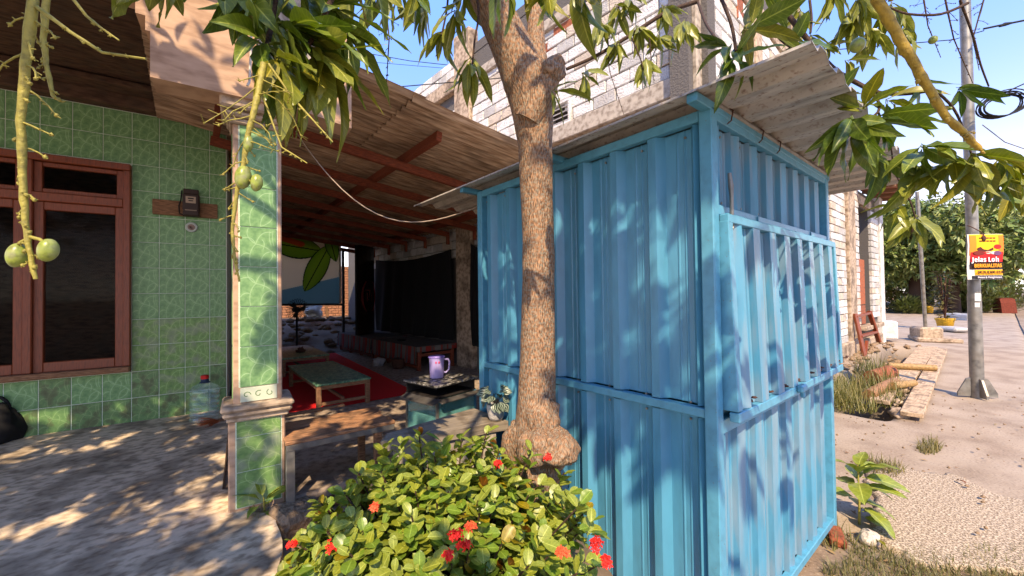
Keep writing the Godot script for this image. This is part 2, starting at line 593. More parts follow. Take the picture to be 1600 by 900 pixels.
	M("pebbles", Color(0.80, 0.75, 0.68), 0.9, {"tex": "pebble", "scale": 3.1, "bump": 0.5, "btex": "cells"})
	M("concrete", Color(0.74, 0.71, 0.67), 0.9, {"tex": "concrete", "scale": 0.7, "bump": 0.05})
	M("pale_concrete", Color(0.78, 0.71, 0.63), 0.9, {"tex": "concrete", "scale": 0.8, "bump": 0.06, "stain": "dirt_stain", "sscale": 0.5})
	M("house_concrete", Color(0.78, 0.66, 0.56), 0.9, {"tex": "soft", "scale": Vector3(0.5, 1.6, 0.5), "bump": 0.05})
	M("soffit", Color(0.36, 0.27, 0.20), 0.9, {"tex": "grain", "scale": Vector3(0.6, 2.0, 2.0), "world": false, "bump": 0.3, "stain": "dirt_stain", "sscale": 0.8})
	M("grout", Color(0.86, 0.92, 0.82), 0.9, {"tex": "fine", "scale": 3.0})
	M("tile", Color(1, 1, 1), 0.24, {"tex": "tile", "uv": true, "spec": 0.3})
	M("tile_dirty", Color(0.80, 0.84, 0.74), 0.4, {"tex": "tile", "uv": true, "stain": "dirt_stain", "sscale": 1.6})
	M("tile_faded", Color(1.0, 0.98, 0.86), 0.3, {"tex": "tile", "uv": true, "spec": 0.3, "stain": "dust_soft", "sscale": 1.2})
	M("frame_wood", Color(0.55, 0.27, 0.14), 0.45, {"tex": "streak", "scale": Vector3(7, 0.7, 7), "world": false})
	M("pale_wood", Color(0.62, 0.48, 0.36), 0.8, {"tex": "grain", "scale": Vector3(1.2, 12, 12), "world": false, "bump": 0.3})
	M("bench_wood", Color(0.76, 0.59, 0.44), 0.8, {"tex": "grain", "scale": Vector3(0.8, 12, 12), "world": false, "bump": 0.15, "stain": "dirt_stain", "sscale": 1.3})
	M("grey_wood", Color(0.60, 0.55, 0.48), 0.85, {"tex": "streak", "scale": Vector3(0.25, 4, 4), "world": false, "stain": "dirt_stain", "sscale": 1.3})
	M("red_wood", Color(0.58, 0.29, 0.16), 0.7, {"tex": "grain", "scale": Vector3(1.0, 12, 12), "world": false, "bump": 0.3})
	M("asbestos", Color(0.80, 0.71, 0.61), 0.9, {"tex": "grain", "scale": Vector3(0.22, 4.0, 5.0), "stain": "dirt_stain", "sscale": Vector3(0.3, 0.8, 0.8)})
	M("limestone", Color(0.95, 0.94, 0.92), 0.9, {"tex": "fine", "scale": 2.0, "bump": 0.8, "stain": "dust_stain", "sscale": 0.9})
	tint("limestone_grey", "limestone", Color(0.80, 0.79, 0.77))
	tint("limestone_cream", "limestone", Color(0.88, 0.82, 0.74))
	tint("limestone_white", "limestone", Color(0.95, 0.94, 0.92))
	M("mortar", Color(0.42, 0.40, 0.38), 0.95, {"tex": "fine", "scale": 2.0, "bump": 0.6})
	M("orange_brick", Color(0.66, 0.38, 0.25), 0.9, {"tex": "mottle", "scale": 2.0, "bump": 0.5})
	M("blue", Color(0.315, 0.585, 0.71), 0.34, {"tex": "subtle", "scale": Vector3(1.2, 0.35, 1.2), "spec": 0.55})
	M("blue_dusty", Color(0.32, 0.59, 0.715), 0.42, {"tex": "subtle", "scale": Vector3(1.2, 0.35, 1.2), "stain": "dust_soft", "sscale": Vector3(2.6, 0.32, 2.6)})
	M("blue_frame", Color(0.35, 0.62, 0.73), 0.4, {"tex": "subtle", "scale": 1.6, "stain": "rust_spots", "sscale": 2.2})
	M("zinc", Color(0.82, 0.79, 0.74), 0.55, {"tex": "mottle", "scale": Vector3(2.0, 2.0, 0.6), "metal": 0.15, "stain": "rust_stain", "sscale": Vector3(3.0, 3.0, 1.6)})
	M("galv", Color(0.62, 0.61, 0.58), 0.45, {"tex": "mottle", "scale": 1.2, "metal": 0.55, "stain": "dust_stain", "sscale": 0.8})
	M("rusty", Color(0.36, 0.22, 0.15), 0.85, {"tex": "mottle", "scale": 4.0, "bump": 0.2})
	M("black", Color(0.05, 0.05, 0.05), 0.8)
	M("black_cloth", Color(0.045, 0.042, 0.045), 0.95, {"tex": "fine", "scale": 2.0})
	M("dark_steel", Color(0.14, 0.12, 0.11), 0.6)
	M("bark", Color(0.78, 0.66, 0.55), 0.92, {"tex": "bark", "scale": Vector3(4.6, 0.8, 4.6), "bump": 1.2, "btex": "bark", "stain": "lichen", "sscale": 3.0})
	M("twig", Color(0.34, 0.27, 0.21), 0.85, {"tex": "bark", "scale": 5.0, "bump": 0.3})
	M("panicle", Color(0.66, 0.62, 0.26), 0.6, {"tex": "mottle", "scale": 8.0, "bump": 0.1})
	M("mango", Color(0.60, 0.66, 0.26), 0.35, {"tex": "mottle", "scale": 14.0, "stain": "dust_stain", "sscale": 9.0})
	for q in [["leaf_green", "leaf_a", Color(1, 1, 1), 0.36], ["leaf_olive", "leaf_b", Color(1, 1, 1), 0.34], ["leaf_green", "leaf_c", Color(0.78, 0.84, 0.76), 0.32], ["leaf_olive", "leaf_d", Color(1.0, 0.93, 0.70), 0.40], ["leaf_green", "leaf_young", Color(0.9, 0.52, 0.36), 0.4],
			["leaf_bush", "bush_a", Color(1, 1, 1), 0.36], ["leaf_bush", "bush_b", Color(0.82, 0.92, 0.80), 0.34], ["leaf_bush", "bush_c", Color(1.0, 0.97, 0.82), 0.4], ["leaf_bush", "bush_d", Color(1.0, 0.82, 0.42), 0.4], ["leaf_striped", "leaf_striped", Color(1, 1, 1), 0.4]]:
		var m := M(q[1], q[2], q[3], {"tex": q[0], "uv": true})
		m.backlight_enabled = true
		m.backlight = Color(0.62, 0.68, 0.25)
	M("foliage", Color(1, 1, 1), 0.45)
	mats.foliage.vertex_color_use_as_albedo = true
	mats.foliage.backlight_enabled = true
	mats.foliage.backlight = Color(0.6, 0.66, 0.25)
	M("plain", Color(1, 1, 1), 0.75)
	mats.plain.vertex_color_use_as_albedo = true
	M("paint", Color(1, 1, 1), 0.6, {"tex": "mottle", "scale": 2.0})
	mats.paint.vertex_color_use_as_albedo = true
	M("carpet", Color(1.0, 0.06, 0.07), 1.0, {"tex": "fine", "scale": 6.0, "bump": 0.3, "btex": "rawfine"})
	M("cloth", Color(0.9, 0.9, 0.9), 0.95, {"tex": "cloth", "uv": true})
	M("mural", Color(1.0, 1.0, 1.0), 0.7, {"tex": "mural", "uv": true})
	mats.mural.backlight_enabled = true
	mats.mural.backlight = Color(1, 1, 0.97)
	M("marble", Color(1, 1, 1), 0.5, {"tex": "marble", "scale": 1.6})
	noise_tex("patchy", 0.03, [[0.0, grey(0.08)], [0.38, grey(0.22)], [0.48, grey(0.7)], [0.6, grey(0.35)], [0.7, grey(0.85)], [1.0, grey(0.9)]], FastNoiseLite.TYPE_SIMPLEX_SMOOTH, 4, 256, 61)
	M("speckled_top", Color(0.86, 0.84, 0.80), 0.4, {"tex": "patchy", "scale": 2.4})
	M("window_glass", Color(0.05, 0.06, 0.06, 0.10), 0.04)
	mats.window_glass.metallic_specular = 0.12
	mats.window_glass.transparency = BaseMaterial3D.TRANSPARENCY_ALPHA
	M("glass", Color(0.85, 0.95, 0.93, 0.14), 0.05)
	mats.glass.transparency = BaseMaterial3D.TRANSPARENCY_ALPHA
	M("bottle", Color(0.55, 0.70, 0.72, 0.22), 0.08)
	mats.bottle.transparency = BaseMaterial3D.TRANSPARENCY_ALPHA
	M("jug", Color(0.80, 0.74, 0.97, 0.55), 0.28)
	mats.jug.transparency = BaseMaterial3D.TRANSPARENCY_ALPHA
	M("pot", Color(0.82, 0.80, 0.77), 0.9, {"tex": "fine", "scale": 4.0, "bump": 0.3})
	M("stone", Color(0.64, 0.55, 0.45), 0.95, {"tex": "concrete", "scale": 2.0, "bump": 1.0})
	M("straw", Color(0.78, 0.42, 0.22), 0.8, {"tex": "fine", "scale": 6.0})
	M("bamboo", Color(0.72, 0.58, 0.36), 0.6, {"tex": "mottle", "scale": 4.0})

# ---------------------------------------------------------------- the setting
func lookup_list(lo: float, hi: float, fine_lo: float, fine_hi: float, step: float) -> Array:
	var out := []
	var x := fine_lo
	var g := step
	while x > lo:
		x -= g
		g *= 1.45
		out.push_front(x)
	x = fine_lo
	while x < fine_hi:
		out.append(x)
		x += step
	g = step
	while x < hi:
		out.append(x)
		x += g
		g *= 1.45
	out.append(hi)
	return out

func bump2(u: float, v: float, cu: float, cv: float, r: float) -> float:
	var d := Vector2(u - cu, v - cv).length_squared() / (r * r)
	return exp(-d)

func trench(u: float, v: float) -> float:
	var mid := 1.30 + 0.02 * (u - 6.0)
	var a := smoothstep(6.2, 6.6, u + 0.2 * noise.get_noise_2d(u * 40, v * 40)) * (1.0 - smoothstep(13.5, 14.5, u))
	var half := 0.47 - 0.012 * (u - 6.0)
	return a * (1.0 - smoothstep(half - 0.10, half + 0.02, absf(v - mid)))

func ground_height(u: float, v: float) -> float:
	var y := 0.008 * noise.get_noise_2d(u * 30, v * 30) + 0.006 * noise.get_noise_2d(u * 160, v * 160 + 70)
	# the tree stands on a low bed of soil
	y -= 0.06 * smoothstep(-0.25, -0.5, v)
	y += 0.50 * bump2(u, v, 1.20, 1.50, 0.42) + 0.16 * bump2(u, v, 0.85, 1.7, 0.6)
	y += 0.10 * smoothstep(2.2, 2.9, v) * (1.0 - smoothstep(4.0, 6.0, u)) * smoothstep(0.2, 0.4, u)
	y -= 0.34 * trench(u, v)
	# rubble bank against the brick building
	y += 0.20 * bump2(u, v * 2.2, 12.8, 1.72 * 2.2, 1.3) * smoothstep(1.5, 1.8, v + 0.1 * noise.get_noise_2d(u * 50, v * 50))
	# the yard behind the shed rises
	y += 0.75 * smoothstep(9.6, 12.0, v) * (1.0 - smoothstep(6.0, 8.0, u)) * smoothstep(-3.0, -1.0, u)
	return y

func ground_color(u: float, v: float) -> Color:
	var k := noise.get_noise_2d(u * 22 + 300, v * 22) * 0.5 + 0.5
	var dirt := Color(0.26, 0.185, 0.125)
	var sand := Color(0.44, 0.355, 0.27)
	var pale := Color(0.53, 0.47, 0.40)
	var c := dirt.lerp(sand, 0.35 + 0.4 * k)
	var right := smoothstep(2.7, 3.3, u + 0.3 * k)
	c = c.lerp(pale.lerp(sand, k * 0.7), maxf(right, 0.75 * smoothstep(0.9, 0.3, v)))
	# bare earth and grass roots beside the kiosk and at the street edge
	var edge := smoothstep(0.32, 0.12, absf(v - (0.38 - 0.42 * (u - 2.6)) + 0.25 * (k - 0.5))) * smoothstep(4.3, 3.2, u) * smoothstep(1.4, 1.8, u)
	c = c.lerp(Color(0.24, 0.165, 0.10), edge * 0.85)
	c = c.lerp(Color(0.10, 0.085, 0.06), trench(u, v) * 0.8)
	c = c.lerp(Color(0.18, 0.13, 0.095), smoothstep(9.5, 11.0, v))
	c = c.lerp(Color(0.17, 0.12, 0.085), 0.8 * bump2(u, v, 1.3, 1.5, 0.5))
	return c

func build_ground() -> void:
	var us := lookup_list(-300.0, 500.0, -1.5, 15.0, 0.085)
	var vs := lookup_list(-400.0, 500.0, -1.2, 5.0, 0.085)
	var b := mb()
	var rows := []
	var cols := PackedColorArray()
	for v in vs:
		var row := PackedVector3Array()
		for u in us:
			row.append(P(u, ground_height(u, v), v))
			cols.append(ground_color(u, v))
		rows.append(row)
	b.grid(rows)
	b.c = cols
	struct("ground", b, mats.ground, "sandy bare ground with dirt, worn concrete and an open drain trench")

	# the concrete street runs off along u
	b = mb()
	rows = []
	for k in 80:
		var u := (3.2 + pow((k - 20) / 59.0, 2.6) * 260.0) if k >= 20 else 3.2 - pow((20 - k) / 20.0, 2.0) * 90.0
		var edge := -0.42 + 0.03 * noise.get_noise_2d(u * 30, 5)
		var row := PackedVector3Array()
		for q in 9:
			var v := lerpf(edge, -6.5, q / 8.0)
			row.append(P(u, -0.06 if q == 0 else 0.012, v if q != 1 else edge - 0.01))
		rows.append(row)
	b.grid(rows)
	struct("road", b, mats.road, "worn beige concrete street running into the distance")

	# pale pebbled pavement slab beside the kiosk, ragged outline
	b = mb()
	var poly := PackedVector2Array()
	for q in [[3.35, 0.02], [3.05, 0.30], [3.25, 0.52], [3.7, 0.62], [4.15, 0.70], [4.6, 0.58], [4.75, 0.30], [4.5, 0.02], [4.4, -0.45], [4.2, -1.0], [3.4, -0.9], [3.3, -0.5]]:
		poly.append(Vector2(q[0], q[1]))
	var heart := Vector2(3.8, -0.1)
	rows = []
	for ring in [[1.02, -0.03], [1.0, 0.018], [0.96, 0.026], [0.7, 0.027], [0.35, 0.027], [0.02, 0.027]]:
		var row := PackedVector3Array()
		for k in poly.size():
			for j in 12:
				var q := poly[k].lerp(poly[(k + 1) % poly.size()], j / 12.0)
				q += (q - heart) * (0.10 * noise.get_noise_2d(q.x * 120, q.y * 120) + 0.05 * noise.get_noise_2d(q.x * 500, q.y * 500))
				q = heart + (q - heart) * ring[0]
				row.append(P(q.x, ring[1], q.y))
		row.append(row[0])
		rows.append(row)
	b.grid(rows, true)
	struct("pavement", b, mats.pebbles, "pale pebbled concrete patch beside the blue kiosk")

	# terrace before the house: a thick slab, higher towards the wall
	b = mb()
	var e := Basis(Vector3.UP, deg_to_rad(HOUSE_TURN))
	var top := []
	for k in 46:
		var nv := lerpf(0.9, 5.2, k / 45.0)
		var row := PackedVector3Array()
		for q in 50:
			var x := lerpf(-6.0, 0.16 + 0.035 * noise.get_noise_2d(nv * 120, 3.0), q / 49.0) if nv < 2.86 else lerpf(-6.0, 0.03 if nv < 3.2 else -0.12, q / 49.0)
			row.append(e * Vector3(x, terrace_y(nv) + 0.006 * noise.get_noise_2d(x * 60, nv * 60), -nv))
		top.append(row)
	b.grid(top)
	var side := [PackedVector3Array(), PackedVector3Array()]
	for row in top:
		side[0].append(row[49])
		side[1].append(row[49] + Vector3(0.02, -0.4, 0))
	b.grid(side)
	struct("terrace", b, mats.terrace, "grey weathered concrete terrace before the green tiled house")

	# shed floor, a step above the soil
	b = mb()
	b.box(P(1.95, 0.10, 6.35), Vector3(4.2, 0.2, 6.9), Basis(Vector3.UP, deg_to_rad(-1.0)), 0.02)
	struct("shed_floor", b, mats.floor, "grey concrete floor under the open shed roof")

func terrace_y(nv: float) -> float:
	return 0.21 + 0.072 * (nv - 3.0)

# ---------------------------------------------------------------- the house
func build_house() -> void:
	var base := Vector3(-1.6, 0.34, -5.07)
	var e := Basis(Vector3.UP, deg_to_rad(HOUSE_TURN))
	var h := thing("tiled_house", "house with green marbled wall tiles, brown window and tiled porch pillar", "house", e * base, HOUSE_TURN)
	var nv := 5.07
	# wall with an opening for the window: four boxes
	var b := mb(base)
	var wx0 := -2.75
	var wx1 := -0.868
	for q in [[-6.0, wx0, 0.0, 3.6], [wx1, -0.145, 0.0, 3.6], [wx0, wx1, 0.0, 0.826], [wx0, wx1, 2.752, 3.6]]:
		b.box(Vector3((q[0] + q[1]) / 2, (q[2] + q[3]) / 2, -(nv + 0.09)), Vector3(q[1] - q[0], q[3] - q[2], 0.18))
	b.box(Vector3(-0.235, 1.75, -(nv + 3.4)), Vector3(0.18, 3.5, 6.43))
	var wall := part("wall", b, mats.grout, h)
	# tiles, each its own piece
	var cell := Vector2(0.1935, 0.2435)
	var shared := {}
	for r in 12:
		for k in 22:
			var x1 := -0.0935 - k * cell.x
			var x0 := x1 - cell.x
			var y0 := 0.58 - cell.y + r * cell.y
			var y1 := y0 + cell.y
			x1 = minf(x1, -0.15)
			y1 = minf(y1, 3.262)
			if y1 > 0.83 and y0 < 2.74 and x1 > wx0 and x0 < wx1 - 0.01:
				continue
			var size := Vector2(x1 - x0 - 0.005, y1 - y0 - 0.005)
			if size.x < 0.02 or size.y < 0.02:
				continue
			var key := "%.3f %.3f" % [size.x, size.y]
			if not shared.has(key):
				var tb := mb().box(Vector3.ZERO, Vector3(size.x, size.y, 0.010), Basis(), 0.0025)
				shared[key] = tb.mesh()
			var m: Material = mats.tile
			if r == 0 or (r == 1 and k % 3 == 0):
				m = mats.tile_dirty
			elif r < 4 and k < 4:
				m = mats.tile_faded
			var tilt := Basis(Vector3.RIGHT, rng.randf_range(-0.006, 0.006)) * Basis(Vector3.UP, rng.randf_range(-0.006, 0.006))
			hang("tile", shared[key], m, wall, Vector3((x0 + x1) / 2, (y0 + y1) / 2, -(nv + 0.0022)) - base, tilt)
	# window: outer frame, mullions, panes
	b = mb(base)
	var z := -(nv - 0.015)
	b.box(Vector3((wx0 + wx1) / 2, 2.722, z), Vector3(wx1 - wx0, 0.06, 0.10), Basis(), 0.006)
	b.box(Vector3(wx1 - 0.025, 1.79, z), Vector3(0.05, 1.80, 0.10), Basis(), 0.006)
	b.box(Vector3(wx0 + 0.025, 1.79, z), Vector3(0.05, 1.80, 0.10), Basis(), 0.006)
	b.box(Vector3((wx0 + wx1) / 2, 2.385, z - 0.002), Vector3(wx1 - wx0 - 0.10, 0.075, 0.096), Basis(), 0.006)
	for x in [-1.50, -2.13]:
		b.box(Vector3(x, 1.79, z - 0.001), Vector3(0.055, 1.80, 0.098), Basis(), 0.006)
	var win := part("window", b, mats.frame_wood, h)
	b = mb(base)
	b.box(Vector3((wx0 + wx1) / 2, 0.862, z + 0.012), Vector3(wx1 - wx0, 0.05, 0.13), Basis(), 0.008)
	part("sill", b, mats.pale_wood, win)
	for q in [[-0.915, -1.475], [-1.527, -2.10], [-2.16, -2.70]]:
		var cx: float = (q[0] + q[1]) / 2
		var wd: float = q[0] - q[1]
		b = mb(base)
		for s in [-1.0, 1.0]:
			b.box(Vector3(cx + s * (wd / 2 - 0.03), 1.617, z - 0.012), Vector3(0.06, 1.46, 0.05), Basis(), 0.005)
		b.box(Vector3(cx, 0.93, z - 0.012), Vector3(wd - 0.12, 0.085, 0.049), Basis(), 0.005)
		b.box(Vector3(cx, 2.312, z - 0.012), Vector3(wd - 0.12, 0.07, 0.049), Basis(), 0.005)
		part("sash", b, mats.frame_wood, win)
		part("pane", mb(base).box(Vector3(cx, 1.62, z - 0.014), Vector3(wd - 0.12, 1.32, 0.005)), mats.window_glass, win)
		# transom light with its own small frame
		b = mb(base)
		for s in [-1.0, 1.0]:
			b.box(Vector3(cx + s * (wd / 2 - 0.025), 2.557, z - 0.012), Vector3(0.05, 0.26, 0.05), Basis(), 0.004)
			b.box(Vector3(cx, 2.557 + s * 0.112, z - 0.013), Vector3(wd - 0.10, 0.036, 0.046), Basis(), 0.004)
		part("transom_frame", b, mats.frame_wood, win)
		part("pane", mb(base).box(Vector3(cx, 2.557, z - 0.014), Vector3(wd - 0.10, 0.19, 0.005)), mats.window_glass, win)
	# the dim room behind the panes
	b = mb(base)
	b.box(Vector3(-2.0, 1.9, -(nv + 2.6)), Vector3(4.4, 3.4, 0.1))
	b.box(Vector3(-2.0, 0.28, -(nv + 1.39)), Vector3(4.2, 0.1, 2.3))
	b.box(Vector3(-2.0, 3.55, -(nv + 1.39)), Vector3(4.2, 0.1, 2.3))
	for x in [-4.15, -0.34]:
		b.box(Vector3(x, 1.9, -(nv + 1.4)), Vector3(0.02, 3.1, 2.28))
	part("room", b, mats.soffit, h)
	# overhead: tie beam, porch ceiling, roof edge
	b = mb(base)
	b.box(Vector3(-3.05, 3.345, -(nv - 0.05)), Vector3(5.8, 0.165, 0.14), Basis(), 0.015)
	b.box(Vector3(-3.05, 3.40, -(nv - 0.22)), Vector3(5.79, 0.06, 0.20), Basis(), 0.015)
	part("tie_beam", b, mats.soffit, h)
	b = mb(base)
	for k in 11:
		b.box(Vector3(-2.9, 3.455, -(2.80 + 0.098 + k * 0.196)), Vector3(6.2, 0.03, 0.192), Basis(), 0.004)
	part("ceiling_board", b, mats.soffit, h)
	b = mb(base)
	b.box(Vector3(-2.9, 3.56, -3.95), Vector3(6.3, 0.16, 2.6), Basis(), 0.02)
	part("roof", b, mats.house_concrete, h)
	# pillar
	var pc := Vector3(0.075, 0, -3.095)
	b = mb(base)
	b.box(pc + Vector3(0, 1.70, 0), Vector3(0.262, 1.80, 0.22), Basis(), 0.006)
	b.box(pc + Vector3(-0.005, 0.45, 0.006), Vector3(0.30, 0.62, 0.27), Basis(), 0.008)
	var pil := part("porch_pillar", b, mats.house_concrete, h)
	b = mb(base)
	b.box(pc + Vector3(0.004, 1.765, 0.1085), Vector3(0.212, 1.64, 0.006), Basis(), 0.001)
	b.box(pc + Vector3(0.004, 0.485, 0.1395), Vector3(0.246, 0.53, 0.006), Basis(), 0.001)
	part("grout", b, mats.grout, pil)
	# ledge and capital: stepped mouldings
	b = mb(base)
	b.box(pc + Vector3(0, 0.832, 0.02), Vector3(0.385, 0.035, 0.36), Basis(), 0.012)
	b.box(pc + Vector3(0, 0.796, 0.02), Vector3(0.365, 0.037, 0.335), Basis(), 0.014)
	b.box(pc + Vector3(0, 0.764, 0.015), Vector3(0.325, 0.028, 0.30), Basis(), 0.006)
	part("ledge", b, mats.pale_concrete, pil)
	b = mb(base)
	b.box(pc + Vector3(0, 2.595, 0.01), Vector3(0.30, 0.035, 0.26), Basis(), 0.008)
	b.box(pc + Vector3(0, 2.632, 0.015), Vector3(0.335, 0.037, 0.30), Basis(), 0.012)
	b.box(pc + Vector3(0, 2.690, 0.02), Vector3(0.385, 0.078, 0.36), Basis(), 0.012)
	b.box(pc + Vector3(0, 2.748, 0.01), Vector3(0.25, 0.036, 0.30), Basis(), 0.008)
	part("capital", b, mats.pale_concrete, pil)
	for q in [[2.447, 2.58], [2.197, 2.442], [1.947, 2.192], [1.697, 1.942], [1.447, 1.692], [1.197, 1.442], [0.948, 1.192]]:
		part("tile", mb(base).box(pc + Vector3(0.004, (q[0] + q[1]) / 2, 0.1125), Vector3(0.196, q[1] - q[0], 0.009), Basis(), 0.002), mats.tile, pil)
	for q in [[0.648, 0.744], [0.440, 0.643], [0.226, 0.435]]:
		part("tile", mb(base).box(pc + Vector3(0.004, (q[0] + q[1]) / 2, 0.143), Vector3(0.232, q[1] - q[0], 0.009), Basis(), 0.002), mats.tile_faded, pil)
	part("border_tile", mb(base).box(pc + Vector3(0.004, 0.898, 0.1125), Vector3(0.196, 0.088, 0.009), Basis(), 0.002), tint("border_white", "plain", Color(0.74, 0.77, 0.68)), pil)
	var curl := mb(base)
	for k in 3:
		var cx := pc.x - 0.06 + k * 0.062
		var pts := []
		for j in 8:
			var a := j * 0.75 + k
			pts.append(Vector3(cx + cos(a) * (0.022 - j * 0.002), 0.898 + sin(a) * (0.022 - j * 0.002), pc.z + 0.1172))
		curl.tube(pts, 0.0022, 4)
	part("border_print", curl, tint("border_green", "plain", Color(0.30, 0.45, 0.26)), pil)
	for q in [[1.9, 2.55], [1.2, 1.89], [0.86, 1.19]]:
		part("tile", mb(base).box(pc + Vector3(-0.1335, (q[0] + q[1]) / 2, -0.045), Vector3(0.008, q[1] - q[0], 0.10), Basis(), 0.002), mats.tile, pil)
	# stepped bracket and wall panel over the pillar
	var prof := PackedVector2Array([Vector2(-0.42, 2.71), Vector2(0.30, 2.71), Vector2(0.62, 2.66), Vector2(0.62, 3.42), Vector2(-0.62, 3.42), Vector2(-0.62, 3.30), Vector2(-0.54, 3.30), Vector2(-0.54, 3.16), Vector2(-0.48, 3.16), Vector2(-0.48, 3.04), Vector2(-0.44, 3.04), Vector2(-0.44, 2.96), Vector2(-0.42, 2.96)])
	b = mb(base)
	b.prism(prof, -3.06, -2.87)
	part("bracket", b, mats.house_concrete, h)
	b = mb(base)
	b.box(Vector3(0.22, 3.08, -2.845), Vector3(0.30, 0.66, 0.05), Basis(), 0.01)
	part("pier", b, mats.concrete, h)
	b = mb(base)
	b.tube([Vector3(0.035, 3.42, -2.81), Vector3(0.04, 3.0, -2.81), Vector3(0.03, 2.78, -2.80), Vector3(0.02, 2.75, -2.79)], 0.007, 6)
	part("cable", b, tint("white_cable", "plain", Color(0.8, 0.76, 0.7)), h)

	# electricity meter on its board
	var mo := Vector3(-0.44, 2.30, -(nv - 0.02))
	var me := thing("electricity_meter", "dark electricity meter on a short brown board on the green tiled wall", "electricity meter", e * mo, HOUSE_TURN)
	b = mb(mo)
	b.box(Vector3(-0.47, 2.385, -5.043), Vector3(0.50, 0.145, 0.022), Basis(), 0.004)
	part("board", b, mats.pale_wood, me)
	b = mb(mo)
	b.box(Vector3(-0.425, 2.44, -4.985), Vector3(0.13, 0.17, 0.09), Basis(), 0.012)
	b.box(Vector3(-0.425, 2.335, -4.99), Vector3(0.125, 0.055, 0.085), Basis(), 0.01)
	b.box(Vector3(-0.43, 2.555, -5.02), Vector3(0.12, 0.05, 0.04), Basis(), 0.006)
	part("body", b, tint("meter_case", "dark_steel", Color(0.20, 0.13, 0.10)), me)
	part("dial_plate", mb(mo).box(Vector3(-0.425, 2.462, -4.938), Vector3(0.078, 0.065, 0.006), Basis(), 0.002), tint("meter_plate", "plain", Color(0.68, 0.60, 0.52)), me)
	b = mb(mo)
	b.box(Vector3(-0.425, 2.474, -4.9335), Vector3(0.045, 0.011, 0.003))
	b.box(Vector3(-0.425, 2.452, -4.9335), Vector3(0.035, 0.009, 0.003))
	part("counter", b, mats.black, me)
	b = mb(mo)
	b.box(Vector3(-0.425, 2.362, -4.943), Vector3(0.09, 0.012, 0.004))
	part("seal_strip", b, tint("meter_strip", "plain", Color(0.55, 0.48, 0.42)), me)
	b = mb(mo)
	b.tube([Vector3(-0.50, 2.56, -5.02), Vector3(-0.505, 2.46, -4.99), Vector3(-0.52, 2.40, -4.99), Vector3(-0.515, 2.33, -4.99), Vector3(-0.48, 2.31, -4.99)], 0.006, 6)
	part("wire", b, mats.black, me)
	var dm := Vector3(-0.43, 2.21, -(nv - 0.008))
	var dial := thing("wall_disc", "small round white disc on the green wall under the meter", "wall disc", e * dm, HOUSE_TURN)
	var turn := Basis(Vector3.RIGHT, PI / 2)
	b = mb(dm)
	b.lathe([Vector2(0, 0), Vector2(0.046, 0), Vector2(0.05, 0.008), Vector2(0.044, 0.02), Vector2(0.036, 0.016), Vector2(0, 0.014)], dm, 20, turn)
	part("rim", b, tint("disc_rim", "plain", Color(0.72, 0.76, 0.72)), dial)
	b = mb(dm)
	b.lathe([Vector2(0, 0.018), Vector2(0.03, 0.0185), Vector2(0.03, 0.012)], dm, 16, turn)
	b.col = Color(0.25, 0.10, 0.06)
	part("face", b, tint("disc_face", "plain", Color(0.55, 0.47, 0.43)), dial)

